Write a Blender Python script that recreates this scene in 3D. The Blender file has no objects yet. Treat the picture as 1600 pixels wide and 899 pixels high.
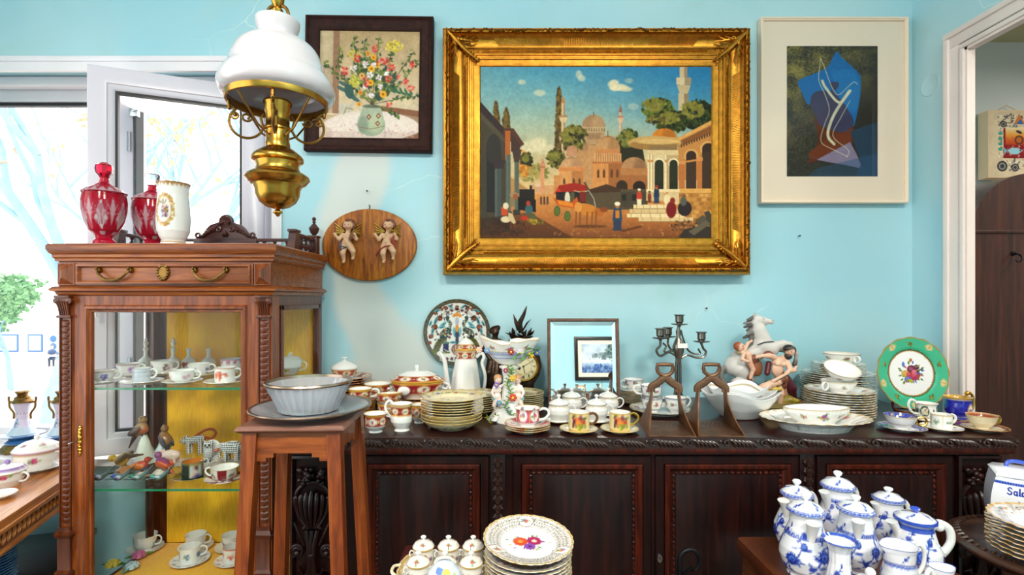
import bpy,bmesh,math,random
import numpy as np
from mathutils import Vector,Matrix,Quaternion

# ------------------------------------------------------------------ camera, light, exposure
scn = bpy.context.scene
COL = scn.collection
CAMZ = 1.29                       # eye height; the picture wall stands 1.76 m in front of the camera
WALLY = 1.76
cam_d = bpy.data.cameras.new('camera'); cam = bpy.data.objects.new('camera',cam_d); COL.objects.link(cam)
cam_d.sensor_width = 36; cam_d.lens = 18.0
cam.location = (0,0,CAMZ); cam.rotation_euler = (math.pi/2,0,0)
cam_d.shift_x = (800-785)/1600.0; cam_d.shift_y = (466-449.5)/1600.0
cam_d.clip_start = 0.02
scn.camera = cam
vs = scn.view_settings
vs.view_transform = 'Standard'; vs.look = 'None'; vs.gamma = 1.0; vs.use_curve_mapping = False
vs.exposure = 0.1
world = bpy.data.worlds.new('World'); scn.world = world; world.use_nodes = True
scn.cycles.max_bounces = 9; scn.cycles.diffuse_bounces = 4; scn.cycles.glossy_bounces = 4; scn.cycles.transmission_bounces = 8; scn.cycles.transparent_max_bounces = 16
scn.cycles.caustics_reflective = False; scn.cycles.caustics_refractive = False
scn.cycles.use_adaptive_sampling = True; scn.cycles.adaptive_threshold = .02; scn.cycles.use_denoising = True; scn.cycles.sample_clamp_indirect = 6.
_bg = world.node_tree.nodes['Background']
_bg.inputs[0].default_value = (1.0,0.985,0.96,1); _bg.inputs[1].default_value = 3.2

def area(name,loc,rot,sx,sy,power,col=(1,1,1),portal=False):
    l = bpy.data.lights.new(name,'AREA'); l.shape = 'RECTANGLE'; l.size = sx; l.size_y = sy
    l.energy = power; l.color = col; l.cycles.is_portal = portal
    o = bpy.data.objects.new(name,l); COL.objects.link(o); o.location = loc; o.rotation_euler = rot
    return o
def P(px,py,Y):
    return Vector(((px-785)*Y/800.0,Y,CAMZ-(py-466)*Y/800.0))
def PX(px,Y): return (px-785)*Y/800.0
def PZ(py,Y): return CAMZ-(py-466)*Y/800.0

# ------------------------------------------------------------------ colours and materials
def L(c):
    if isinstance(c,str):
        c = c.lstrip('#'); c = [int(c[i:i+2],16)/255.0 for i in (0,2,4)]
    return tuple((x/12.92 if x <= 0.04045 else ((x+0.055)/1.055)**2.4) for x in c[:3])
MATS = {}
def nodes_of(name):
    m = bpy.data.materials.new(name); m.use_nodes = True
    nt = m.node_tree; b = nt.nodes['Principled BSDF']
    MATS[name] = m
    return m,nt,b
def setp(b,**k):
    for n,v in k.items():
        n = n.replace('_',' ')
        if n in b.inputs: b.inputs[n].default_value = v
def plain(name,col,rough=.5,metal=0.,coat=0.,spec=.5,bump=0.,bscale=80.,var=0.,vscale=6.,trans=0.,ior=1.5,emit=None):
    m,nt,b = nodes_of(name)
    c = L(col)
    b.inputs['Base Color'].default_value = (*c,1)
    setp(b,Roughness=rough,Metallic=metal,Coat_Weight=coat,Specular_IOR_Level=spec,Transmission_Weight=trans,IOR=ior)
    b.inputs['Coat Roughness'].default_value = .08
    if emit:
        b.inputs['Emission Color'].default_value = (*c,1); b.inputs['Emission Strength'].default_value = emit
    if var or bump:
        tc = nt.nodes.new('ShaderNodeTexCoord')
    if var:
        n = nt.nodes.new('ShaderNodeTexNoise'); n.inputs['Scale'].default_value = vscale; n.inputs['Detail'].default_value = 6
        nt.links.new(tc.outputs['Object'],n.inputs['Vector'])
        r = nt.nodes.new('ShaderNodeValToRGB')
        r.color_ramp.elements[0].position = .3; r.color_ramp.elements[1].position = .7
        r.color_ramp.elements[0].color = (*[x*(1-var) for x in c],1)
        r.color_ramp.elements[1].color = (*[min(1,x*(1+var)) for x in c],1)
        nt.links.new(n.outputs['Fac'],r.inputs['Fac']); nt.links.new(r.outputs['Color'],b.inputs['Base Color'])
    if bump:
        n = nt.nodes.new('ShaderNodeTexNoise'); n.inputs['Scale'].default_value = bscale; n.inputs['Detail'].default_value = 4
        nt.links.new(tc.outputs['Object'],n.inputs['Vector'])
        bp = nt.nodes.new('ShaderNodeBump'); bp.inputs['Strength'].default_value = bump; bp.inputs['Distance'].default_value = .002
        nt.links.new(n.outputs['Fac'],bp.inputs['Height']); nt.links.new(bp.outputs['Normal'],b.inputs['Normal'])
    return m
def wood(name,dark,mid,light,axis='z',rough=.35,coat=.3,scale=9.,stretch=14.,bump=.15):
    m,nt,b = nodes_of(name)
    tc = nt.nodes.new('ShaderNodeTexCoord'); mp = nt.nodes.new('ShaderNodeMapping')
    s = [scale*stretch/6]*3; s['xyz'.index(axis)] = scale/6
    mp.inputs['Scale'].default_value = s
    nt.links.new(tc.outputs['Object'],mp.inputs['Vector'])
    n = nt.nodes.new('ShaderNodeTexNoise'); n.inputs['Scale'].default_value = 4; n.inputs['Detail'].default_value = 8
    n.inputs['Roughness'].default_value = .65; n.inputs['Distortion'].default_value = .6
    nt.links.new(mp.outputs['Vector'],n.inputs['Vector'])
    r = nt.nodes.new('ShaderNodeValToRGB'); e = r.color_ramp.elements
    e[0].position = .3; e[0].color = (*L(dark),1); e[1].position = .72; e[1].color = (*L(light),1)
    k = e.new(.5); k.color = (*L(mid),1)
    nt.links.new(n.outputs['Fac'],r.inputs['Fac']); nt.links.new(r.outputs['Color'],b.inputs['Base Color'])
    setp(b,Roughness=rough,Coat_Weight=coat); b.inputs['Coat Roughness'].default_value = .15
    bp = nt.nodes.new('ShaderNodeBump'); bp.inputs['Strength'].default_value = bump; bp.inputs['Distance'].default_value = .001
    nt.links.new(n.outputs['Fac'],bp.inputs['Height']); nt.links.new(bp.outputs['Normal'],b.inputs['Normal'])
    return m
def attr_mat(name,rough=.12,coat=.6,metal=0.,bump=0.,bscale=200.,spec=.5):
    m,nt,b = nodes_of(name)
    a = nt.nodes.new('ShaderNodeAttribute'); a.attribute_name = 'Col'
    nt.links.new(a.outputs['Color'],b.inputs['Base Color'])
    setp(b,Roughness=rough,Coat_Weight=coat,Metallic=metal,Specular_IOR_Level=spec); b.inputs['Coat Roughness'].default_value = .05
    if bump:
        tc = nt.nodes.new('ShaderNodeTexCoord')
        n = nt.nodes.new('ShaderNodeTexNoise'); n.inputs['Scale'].default_value = bscale
        nt.links.new(tc.outputs['Object'],n.inputs['Vector'])
        bp = nt.nodes.new('ShaderNodeBump'); bp.inputs['Strength'].default_value = bump; bp.inputs['Distance'].default_value = .001
        nt.links.new(n.outputs['Fac'],bp.inputs['Height']); nt.links.new(bp.outputs['Normal'],b.inputs['Normal'])
    return m
def pane_mat(name,tint='ffffff',refl=1.0):
    m = bpy.data.materials.new(name); m.use_nodes = True; MATS[name] = m
    nt = m.node_tree; nt.nodes.clear()
    o = nt.nodes.new('ShaderNodeOutputMaterial'); mx = nt.nodes.new('ShaderNodeMixShader')
    t = nt.nodes.new('ShaderNodeBsdfTransparent'); t.inputs[0].default_value = (*L(tint),1)
    g = nt.nodes.new('ShaderNodeBsdfGlossy'); g.inputs['Roughness'].default_value = .02
    f = nt.nodes.new('ShaderNodeLayerWeight'); pw = nt.nodes.new('ShaderNodeMath'); pw.operation = 'POWER'; pw.inputs[1].default_value = 4.
    ma = nt.nodes.new('ShaderNodeMath'); ma.operation = 'MULTIPLY_ADD'; ma.inputs[1].default_value = .8*refl; ma.inputs[2].default_value = .03*refl
    nt.links.new(f.outputs['Facing'],pw.inputs[0]); nt.links.new(pw.outputs[0],ma.inputs[0])
    nt.links.new(ma.outputs[0],mx.inputs[0]); nt.links.new(t.outputs[0],mx.inputs[1]); nt.links.new(g.outputs[0],mx.inputs[2])
    nt.links.new(mx.outputs[0],o.inputs[0])
    return m

# ------------------------------------------------------------------ object helpers
def tag(o,label,cat,group=None,kind=None):
    if label: o['label'] = label
    if cat: o['category'] = cat
    if group: o['group'] = group
    if kind: o['kind'] = kind
    return o
def thing(name,label,cat,loc=(0,0,0),rz=0.,group=None):
    o = bpy.data.objects.new(name,None); COL.objects.link(o)
    o.empty_display_size = .02
    o.location = loc; o.rotation_euler = (0,0,rz)
    return tag(o,label,cat,group)
def mesh_obj(name,me,mat,parent=None,loc=(0,0,0),rot=(0,0,0),scale=None):
    o = bpy.data.objects.new(name,me); COL.objects.link(o)
    if mat is not None and len(me.materials) == 0: me.materials.append(MATS[mat] if isinstance(mat,str) else mat)
    if parent: o.parent = parent
    o.location = loc; o.rotation_euler = rot
    if scale: o.scale = scale
    return o
def copy_tree(o,loc=None,rz=None,label=None,group=None,parent=None,scale=None):
    c = o.copy(); COL.objects.link(c); c.parent = parent
    for ch in list(o.children): copy_tree(ch,parent=c)
    if loc is not None: c.location = loc
    if rz is not None: c.rotation_euler = (0,0,rz)
    if label: c['label'] = label
    if group: c['group'] = group
    if scale: c.scale = (scale,)*3
    return c

class MB:
    """collects geometry; build() makes ONE mesh object"""
    def __init__(s): s.v = []; s.f = []; s.c = []; s.fm = []; s.hascol = False
    def add(s,V,F,col=None,mi=0):
        n = len(s.v); s.v.extend(tuple(p) for p in V); s.f.extend(tuple(i+n for i in f) for f in F); s.fm.extend([mi]*len(F))
        if col is not None and not isinstance(col,(str,tuple)): s.c.extend(tuple(c) for c in col); s.hascol = True
        else:
            c = L(col) if isinstance(col,str) else (col or (1,1,1))
            if col is not None: s.hascol = True
            s.c.extend([c]*len(V))
        return s
    def box(s,x0,x1,y0,y1,z0,z1,b=0.,col=None,mi=0):
        if b <= 0:
            V = [(x,y,z) for z in (z0,z1) for y in (y0,y1) for x in (x0,x1)]
            return s.add(V,[(0,2,3,1),(4,5,7,6),(0,1,5,4),(2,6,7,3),(0,4,6,2),(1,3,7,5)],col,mi)
        bm = bmesh.new(); bmesh.ops.create_cube(bm,size=1)
        for v in bm.verts: v.co = ((x0+x1)/2+v.co.x*(x1-x0),(y0+y1)/2+v.co.y*(y1-y0),(z0+z1)/2+v.co.z*(z1-z0))
        bmesh.ops.bevel(bm,geom=bm.edges[:],offset=b,segments=2,affect='EDGES',profile=.6)
        return s.bm(bm,col,mi)
    def bm(s,bm,col=None,mi=0):
        bm.verts.ensure_lookup_table(); bm.verts.index_update()
        s.add([v.co[:] for v in bm.verts],[[v.index for v in f.verts] for f in bm.faces],col,mi); bm.free(); return s
    def rings(s,R,closed=False,caps=True,col=None,mi=0,loop=False):
        """R: list of rings, each a list of n points"""
        n = len(R[0]); V = [p for r in R for p in r]; F = []
        m = len(R)
        for i in range(m-1 if not loop else m):
            for j in range(n):
                a = i*n+j; b = i*n+(j+1) % n; k = ((i+1) % m)*n
                F.append((a,b,k+(j+1) % n,k+j))
        if caps and not loop: F.append(tuple(range(n))[::-1]); F.append(tuple((m-1)*n+j for j in range(n)))
        return s.add(V,F,col,mi)
    def tube(s,pts,r,n=8,col=None,caps=True,flat=1.,mi=0,loop=False):
        pts = [Vector(p) for p in pts]; m = len(pts)
        rr = r if isinstance(r,(list,tuple)) else [r]*m
        R = []; up = None
        for i,p in enumerate(pts):
            if loop: t = pts[(i+1) % m]-pts[i-1]
            else: t = (pts[min(i+1,m-1)]-pts[max(i-1,0)])
            t.normalize()
            if up is None:
                a = Vector((0,0,1)) if abs(t.z) < .9 else Vector((0,1,0))
                up = (a-t*a.dot(t)).normalized()
            else:
                up = (up-t*up.dot(t))
                if up.length < 1e-6: up = t.orthogonal()
                up.normalize()
            sd = t.cross(up)
            R.append([p+(sd*math.cos(2*math.pi*j/n)+up*math.sin(2*math.pi*j/n)*flat)*rr[i] for j in range(n)])
        return s.rings(R,caps=caps,col=col,mi=mi,loop=loop)
    def lathe(s,prof,n=32,col=None,cx=0,cy=0,cz=0,sx=1.,sy=1.,axis='z',mi=0,wav=None):
        V = []; F = []; m = len(prof)
        for i,(r,z) in enumerate(prof):
            for j in range(n):
                t = 2*math.pi*j/n
                rr = max(r,1e-5)*(wav(t,i/(m-1)) if wav else 1)
                x,y = -math.sin(t)*rr*sx,math.cos(t)*rr*sy
                V.append((cx+x,cy+y,cz+z) if axis == 'z' else ((cx+x,cy+z,cz+y) if axis == 'y' else (cx+z,cy+x,cz+y)))
        for i in range(m-1):
            for j in range(n):
                a = i*n+j; b = i*n+(j+1) % n
                F.append((a,b,b+n,a+n) if axis != 'y' else (a,a+n,b+n,b))
        return s.add(V,F,col,mi)
    def ball(s,c,r,n=10,col=None,sz=1.,mi=0):
        k = max(4,n//2+1)
        return s.lathe([(r*math.sin(math.pi*i/k),-r*sz*math.cos(math.pi*i/k)) for i in range(k+1)],n,col,*c,mi=mi)
    def prism(s,poly,y0,y1,plane='xz',col=None,mi=0):
        """poly 2D outline extruded; plane xz -> along y, xy -> along z, yz -> along x"""
        def mk(a,b,d): return (a,d,b) if plane == 'xz' else ((a,b,d) if plane == 'xy' else (d,a,b))
        n = len(poly)
        V = [mk(a,b,y0) for a,b in poly]+[mk(a,b,y1) for a,b in poly]
        F = [tuple(range(n)),tuple(range(2*n-1,n-1,-1))]+[(j,j+n,(j+1) % n+n,(j+1) % n) for j in range(n)]
        return s.add(V,F,col,mi)
    def frame(s,x0,x1,z0,z1,prof,col=None,mi=0):
        """mitred frame in the xz plane; prof: list of (inset, y) from outside to inside"""
        R = [[(x0+i,y,z0+i),(x1-i,y,z0+i),(x1-i,y,z1-i),(x0+i,y,z1-i)] for i,y in prof]
        V = [p for r in R for p in r]; F = []
        for k in range(len(R)-1):
            for j in range(4):
                F.append((k*4+j,k*4+(j+1) % 4,(k+1)*4+(j+1) % 4,(k+1)*4+j))
        return s.add(V,F,col,mi)
    def xf(s,M,start=0):
        s.v[start:] = [tuple(M @ Vector(p)) for p in s.v[start:]]; return s
    def mesh(s,name,sharp=38,fix=True):
        me = bpy.data.meshes.new(name); me.from_pydata(s.v,[],s.f)
        if any(s.fm): me.polygons.foreach_set('material_index',s.fm)
        if s.hascol:
            a = me.color_attributes.new('Col','FLOAT_COLOR','POINT')
            d = np.ones((len(s.v),4),np.float32); d[:,:3] = np.array(s.c,np.float32)
            a.data.foreach_set('color',d.ravel())
        if fix and len(s.f) < 30000:
            bm = bmesh.new(); bm.from_mesh(me); bmesh.ops.recalc_face_normals(bm,faces=bm.faces); bm.to_mesh(me); bm.free()
        me.shade_smooth()
        if sharp: me.set_sharp_from_angle(angle=math.radians(sharp))
        me.update(); return me
    def build(s,name,mat,parent=None,loc=(0,0,0),rot=(0,0,0),sharp=38,fix=True):
        me = s.mesh(name,sharp,fix)
        ms = mat if isinstance(mat,(list,tuple)) else [mat]
        for x in ms: me.materials.append(MATS[x])
        return mesh_obj(name,me,None,parent,loc,rot)

def arc(cx,cz,r,a0,a1,n,y=0.):
    return [(cx+r*math.cos(math.radians(a0+(a1-a0)*i/n)),y,cz+r*math.sin(math.radians(a0+(a1-a0)*i/n))) for i in range(n+1)]
def spline(pts,n=6):
    P_ = [np.array(p,float) for p in pts]; P_ = [2*P_[0]-P_[1]]+P_+[2*P_[-1]-P_[-2]]; out = []
    for i in range(1,len(P_)-2):
        for k in range(n):
            t = k/n; a,b,c,d = P_[i-1:i+3]
            out.append(tuple(.5*((2*b)+(c-a)*t+(2*a-5*b+4*c-d)*t*t+(3*b-a-3*c+d)*t**3)))
    out.append(tuple(P_[-2])); return out

# ------------------------------------------------------------------ painter: flat print as vertex colours
class Cv:
    """canvas in its own units, y down; ss = pixels per unit"""
    def __init__(s,x0,y0,x1,y1,ppu,bg='ffffff'):
        s.x0,s.y0,s.x1,s.y1,s.k = x0,y0,x1,y1,ppu
        s.w = max(2,int(round((x1-x0)*ppu))); s.h = max(2,int(round((y1-y0)*ppu)))
        s.a = np.empty((s.h,s.w,3)); s.a[:] = s.col(bg)
        s.rng = np.random.RandomState(3)
    def col(s,c):
        if isinstance(c,str): c = c.lstrip('#'); return np.array([int(c[i:i+2],16)/255. for i in (0,2,4)])
        return np.array(c,float)
    def win(s,xa,ya,xb,yb):
        i0 = max(0,int((xa-s.x0)*s.k)-1); i1 = min(s.w,int((xb-s.x0)*s.k)+2)
        j0 = max(0,int((ya-s.y0)*s.k)-1); j1 = min(s.h,int((yb-s.y0)*s.k)+2)
        if i1 <= i0 or j1 <= j0: return None
        X = (np.arange(i0,i1)+.5)/s.k+s.x0; Y = (np.arange(j0,j1)+.5)/s.k+s.y0
        return i0,i1,j0,j1,X[None,:],Y[:,None]
    def mix(s,w,m,col):
        i0,i1,j0,j1 = w[:4]; m = np.clip(m,0,1)[...,None]
        s.a[j0:j1,i0:i1] = s.a[j0:j1,i0:i1]*(1-m)+s.col(col)*m
    def ell(s,cx,cy,rx,ry,col,rot=0.,al=1.,soft=0.):
        R = max(rx,ry)*(1+soft)
        w = s.win(cx-R,cy-R,cx+R,cy+R)
        if w is None: return
        X,Y = w[4]-cx,w[5]-cy; c,n = math.cos(rot),math.sin(rot)
        u = (X*c+Y*n)/rx; v = (-X*n+Y*c)/ry; d = np.sqrt(u*u+v*v)
        e = max(soft,1./(s.k*min(rx,ry)+1e-6))
        s.mix(w,((1+e*.5-d)/e).clip(0,1)*al,col)
    def poly(s,pts,col,al=1.):
        p = np.array(pts,float)
        w = s.win(p[:,0].min(),p[:,1].min(),p[:,0].max(),p[:,1].max())
        if w is None: return
        X,Y = np.broadcast_arrays(w[4],w[5]); acc = np.zeros(X.shape)
        for ox,oy in ((-.25,-.25),(.25,-.25),(-.25,.25),(.25,.25)):
            x = X+ox/s.k; y = Y+oy/s.k; ins = np.zeros(X.shape,bool)
            for (ax,ay),(bx,by) in zip(p,np.roll(p,-1,0)):
                if ay == by: continue
                cnd = (ay > y) != (by > y)
                ins ^= cnd & (x < (bx-ax)*(y-ay)/(by-ay)+ax)
            acc += ins
        s.mix(w,acc/4*al,col)
    def rect(s,xa,ya,xb,yb,col,al=1.): s.poly([(xa,ya),(xb,ya),(xb,yb),(xa,yb)],col,al)
    def line(s,pts,wd,col,al=1.):
        pts = [np.array(p,float) for p in pts]
        A = np.array(pts); w = s.win(A[:,0].min()-wd,A[:,1].min()-wd,A[:,0].max()+wd,A[:,1].max()+wd)
        if w is None: return
        X,Y = np.broadcast_arrays(w[4],w[5]); D = np.full(X.shape,1e9)
        for a,b in zip(pts[:-1],pts[1:]):
            ab = b-a; t = (((X-a[0])*ab[0]+(Y-a[1])*ab[1])/(ab@ab+1e-12)).clip(0,1)
            D = np.minimum(D,np.hypot(X-a[0]-t*ab[0],Y-a[1]-t*ab[1]))
        s.mix(w,((wd/2-D)*s.k+.5).clip(0,1)*al,col)
    def noise(s,f,seed=0,octv=4):
        rng = np.random.RandomState(seed); out = np.zeros((s.h,s.w)); amp = 1.; tot = 0
        for o in range(octv):
            fx = f*2**o; gw = max(2,int((s.x1-s.x0)*fx)+2); gh = max(2,int((s.y1-s.y0)*fx)+2)
            g = rng.rand(gh+1,gw+1); yy = np.linspace(0,gh-1.001,s.h); xx = np.linspace(0,gw-1.001,s.w)
            yi = yy.astype(int); xi = xx.astype(int); fy = (yy-yi)[:,None]; fxx = (xx-xi)[None,:]
            fy = fy*fy*(3-2*fy); fxx = fxx*fxx*(3-2*fxx)
            out += amp*((g[yi][:,xi]*(1-fxx)+g[yi][:,xi+1]*fxx)*(1-fy)+(g[yi+1][:,xi]*(1-fxx)+g[yi+1][:,xi+1]*fxx)*fy)
            tot += amp; amp *= .5
        return out/tot
    def mottle(s,amt,f,seed=0,octv=4):
        s.a = np.clip(s.a*(1+(s.noise(f,seed,octv)-.5)[...,None]*2*amt),0,1)
    def grad(s,xa,ya,xb,yb,stops):
        w = s.win(xa,ya,xb,yb); i0,i1,j0,j1 = w[:4]
        t = ((w[5][:,0]-ya)/(yb-ya)).clip(0,1)
        ts = [q[0] for q in stops]; cs = np.array([s.col(q[1]) for q in stops])
        g = np.stack([np.interp(t,ts,cs[:,k]) for k in range(3)],-1)
        s.a[j0:j1,i0:i1] = g[:,None,:]
    def dabs(s,cx,cy,rx,ry,n,size,cols,al=.9,seed=0,fill=False):
        rng = np.random.RandomState(seed)
        for i in range(n):
            a = rng.rand()*6.283; q = math.sqrt(rng.rand())
            s.ell(cx+rx*q*math.cos(a),cy+ry*q*math.sin(a),size*(.6+.8*rng.rand()),size*(.35+.5*rng.rand()),cols[rng.randint(len(cols))],rng.rand()*3.14,al)
    def lin(s):
        a = np.clip(s.a,0,1); return np.where(a <= .04045,a/12.92,((a+.055)/1.055)**2.4)
    def sample(s,X,Y):
        i = np.clip(((X-s.x0)*s.k).astype(int),0,s.w-1); j = np.clip(((Y-s.y0)*s.k).astype(int),0,s.h-1)
        return s.lin()[j,i]

def grid_mesh(name,V,nx,ny,colr,closed_x=False):
    """V (ny*nx,3) numpy, colours (ny*nx,3) linear"""
    me = bpy.data.meshes.new(name)
    I = np.arange(ny*nx).reshape(ny,nx)
    if closed_x: I = np.concatenate([I,I[:,:1]],1)
    F = np.stack([I[:-1,:-1],I[:-1,1:],I[1:,1:],I[1:,:-1]],-1).reshape(-1,4)
    me.vertices.add(len(V)); me.vertices.foreach_set('co',np.asarray(V,np.float32).ravel())
    me.loops.add(F.size); me.loops.foreach_set('vertex_index',F.astype(np.int32).ravel())
    me.polygons.add(len(F)); me.polygons.foreach_set('loop_start',np.arange(0,F.size,4,dtype=np.int32))
    me.update(calc_edges=True); me.validate()
    if colr is not None:
        a = me.color_attributes.new('Col','FLOAT_COLOR','POINT')
        d = np.ones((len(V),4),np.float32); d[:,:3] = colr; a.data.foreach_set('color',d.ravel())
    me.shade_smooth(); me.set_sharp_from_angle(angle=math.radians(50)); return me
def canvas_mesh(name,cv,w,h,y=0.):
    """flat painted sheet in xz, centred, facing -y, one vertex per canvas pixel"""
    nx,ny = cv.w,cv.h
    X,Z = np.meshgrid(np.linspace(-w/2,w/2,nx),np.linspace(h/2,-h/2,ny))
    V = np.stack([X.ravel(),np.full(nx*ny,y),Z.ravel()],1)
    return grid_mesh(name,V,nx,ny,cv.lin().reshape(-1,3))
def resample(prof,n,dens=None):
    p = np.array(prof,float); d = np.r_[0,np.cumsum(np.hypot(*np.diff(p,axis=0).T))]
    t = np.linspace(0,d[-1],n)
    t = np.unique(np.concatenate([t,d]))           # keep the profile's own corners
    return np.stack([np.interp(t,d,p[:,0]),np.interp(t,d,p[:,1])],1),t
def painted_lathe(name,prof,seg,n,paint,sx=1.,sy=1.,wav=None,ppu=None,bg='fbfaf6',nomr=None):
    """paint(cv, W, H): cv in metres, x around (middle = front, -y), y along the profile from its first point"""
    pr,t = resample(prof,n); W = 2*math.pi*(nomr or max(p[0] for p in prof)); H = t[-1]
    cv = Cv(0,0,W,H,ppu or seg/W*1.0,bg); ri = int(np.argmax(pr[:,1])); cv.rim = t[ri]
    cv.vz = lambda z: float(np.interp(z,np.maximum.accumulate(pr[:ri+1,1])+np.arange(ri+1)*1e-9,t[:ri+1]))
    if paint: paint(cv,W,H)
    th = np.arange(seg)*2*math.pi/seg; m = len(t)
    R = np.repeat(np.maximum(pr[:,0],1e-5)[:,None],seg,1)
    if wav: R = R*np.array([[wav(a,tt/H) for a in th] for tt in t])
    X = -np.sin(th)[None]*R*sx; Y = np.cos(th)[None]*R*sy; Z = np.repeat(pr[:,1][:,None],seg,1)
    V = np.stack([X,Y,Z],-1).reshape(-1,3)
    U = np.repeat((th/(2*math.pi)*W)[None],m,0); TT = np.repeat(t[:,None],seg,1)
    return grid_mesh(name,V,seg,m,cv.sample(U,TT).reshape(-1,3)*.88,True)
def painted_disc(name,prof,seg,n,paint,scal=None,bg='fbfaf6',sx=1.,sy=1.,ppu=None):
    """plates: paint(cv, R) with cv centred on the plate seen from above, y down = towards -y"""
    pr,t = resample(prof,n); Rm = max(p[0] for p in prof)*1.06
    cv = Cv(-Rm,-Rm,Rm,Rm,ppu or seg/(2*Rm)*.8,bg)
    if paint: paint(cv,Rm/1.06)
    th = np.arange(seg)*2*math.pi/seg; m = len(t)
    R = np.repeat(np.maximum(pr[:,0],1e-5)[:,None],seg,1)
    Rw = R*(np.array([scal(a) for a in th])[None]*(pr[:,0]/Rm)[:,None]+(1-(pr[:,0]/Rm)[:,None])) if scal else R
    X = -np.sin(th)[None]*Rw; Y = np.cos(th)[None]*Rw; Z = np.repeat(pr[:,1][:,None],seg,1)
    c = cv.sample(X,-Y)
    V = np.stack([X*sx,Y*sy,Z],-1).reshape(-1,3)
    return grid_mesh(name,V,seg,m,c.reshape(-1,3)*.88,True)

# ------------------------------------------------------------------ modelled figures: blended round volumes turned into one skin
def blob(name,prims,res=56,k=.004,mat='fig',parent=None,loc=(0,0,0),paint=None,rz=0.,floor=False):
    """prims: ('c', p0, r0, p1, r1, col) limbs  |  ('e', centre, (rx,ry,rz), col[, (ax,ay,az) euler])"""
    lo = np.full(3,1e9); hi = -lo
    for p in prims:
        if p[0] == 'c':
            for q,r in ((p[1],p[2]),(p[3],p[4])): lo = np.minimum(lo,np.array(q)-r); hi = np.maximum(hi,np.array(q)+r)
        else: r = max(p[2]); lo = np.minimum(lo,np.array(p[1])-r); hi = np.maximum(hi,np.array(p[1])+r)
    h = (hi-lo).max()/res; lo = lo-2.5*h; hi = hi+2.5*h
    ax = [np.arange(lo[i],hi[i],h) for i in range(3)]
    G = np.stack(np.meshgrid(*ax,indexing='ij'),-1)
    def sd(p,Q):
        if p[0] == 'c':
            a = np.array(p[1],float); b = np.array(p[3],float); ab = b-a
            t = np.clip(((Q-a)@ab)/(ab@ab+1e-12),0,1)
            return np.linalg.norm(Q-a-t[...,None]*ab,axis=-1)-(p[2]+(p[4]-p[2])*t)
        q = Q-np.array(p[1],float)
        if len(p) > 4:
            from mathutils import Euler
            q = q@np.array(Euler(p[4]).to_matrix())
        rr = np.array(p[2],float); u = np.linalg.norm(q/rr,axis=-1); g = np.linalg.norm(q/rr**2,axis=-1)
        return u*(u-1)/np.maximum(g,1e-9)
    D = None
    for p in prims:
        d = sd(p,G)
        if D is None: D = d
        else:
            hh = np.clip(.5+.5*(D-d)/k,0,1); D = D*(1-hh)+d*hh-k*hh*(1-hh)
    ins = D < 0; nx,ny,nz = D.shape
    cnt = np.zeros((nx-1,ny-1,nz-1)); pos = np.zeros((nx-1,ny-1,nz-1,3))
    cr = [(i,j,l) for i in (0,1) for j in (0,1) for l in (0,1)]
    sl = lambda c: tuple(slice(c[q],c[q]+(nx,ny,nz)[q]-1) for q in range(3))
    for a in cr:
        for q in range(3):
            if a[q] == 0:
                b = list(a); b[q] = 1
                da = D[sl(a)]; db = D[sl(b)]; m = (da < 0) != (db < 0)
                t = np.where(m,da/np.where(m,da-db,1),0); cnt += m
                for w in range(3):
                    pos[...,w] += np.where(m,a[w]+(t if w == q else 0),0)
    act = cnt > 0; idx = -np.ones(act.shape,int); idx[act] = np.arange(act.sum())
    I = np.stack(np.nonzero(act),-1)
    V = (pos[act]/cnt[act][:,None]+I)*h+lo
    F = []
    for q in range(3):
        u,v = (q+1) % 3,(q+2) % 3
        s0 = [slice(None)]*3; s1 = [slice(None)]*3; s0[q] = slice(0,-1); s1[q] = slice(1,None)
        ch = ins[tuple(s0)] != ins[tuple(s1)]
        E = np.stack(np.nonzero(ch),-1); E = E[(E[:,u] > 0) & (E[:,v] > 0) & (E[:,u] < D.shape[u]-1) & (E[:,v] < D.shape[v]-1)]
        fl = ins[tuple(s0)][tuple(E.T)]
        def at(du,dv):
            e = E.copy(); e[:,u] -= du; e[:,v] -= dv; return idx[tuple(e.T)]
        Q = np.stack([at(1,1),at(0,1),at(0,0),at(1,0)],-1)
        Q[~fl] = Q[~fl][:,::-1]; F.append(Q)
    F = np.concatenate(F)
    dd = np.stack([sd(p,V) for p in prims],1); w = np.exp(-(dd-dd.min(1,keepdims=True))/(h*.45))
    cs = np.array([L(p[5] if p[0] == 'c' else p[3]) for p in prims]); C_ = (w@cs)/w.sum(1,keepdims=True)
    if paint is not None: C_ = paint(V,C_)
    if floor: V[:,2] = np.maximum(V[:,2],.0005)
    me = bpy.data.meshes.new(name)
    me.vertices.add(len(V)); me.vertices.foreach_set('co',V.astype(np.float32).ravel())
    me.loops.add(F.size); me.loops.foreach_set('vertex_index',F.astype(np.int32).ravel())
    me.polygons.add(len(F)); me.polygons.foreach_set('loop_start',np.arange(0,F.size,4,dtype=np.int32))
    me.update(calc_edges=True); me.validate()
    a = me.color_attributes.new('Col','FLOAT_COLOR','POINT'); d = np.ones((len(V),4),np.float32); d[:,:3] = C_
    a.data.foreach_set('color',d.ravel()); me.shade_smooth()
    o = mesh_obj(name,me,mat,parent,loc,(0,0,rz)); return o

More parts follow.
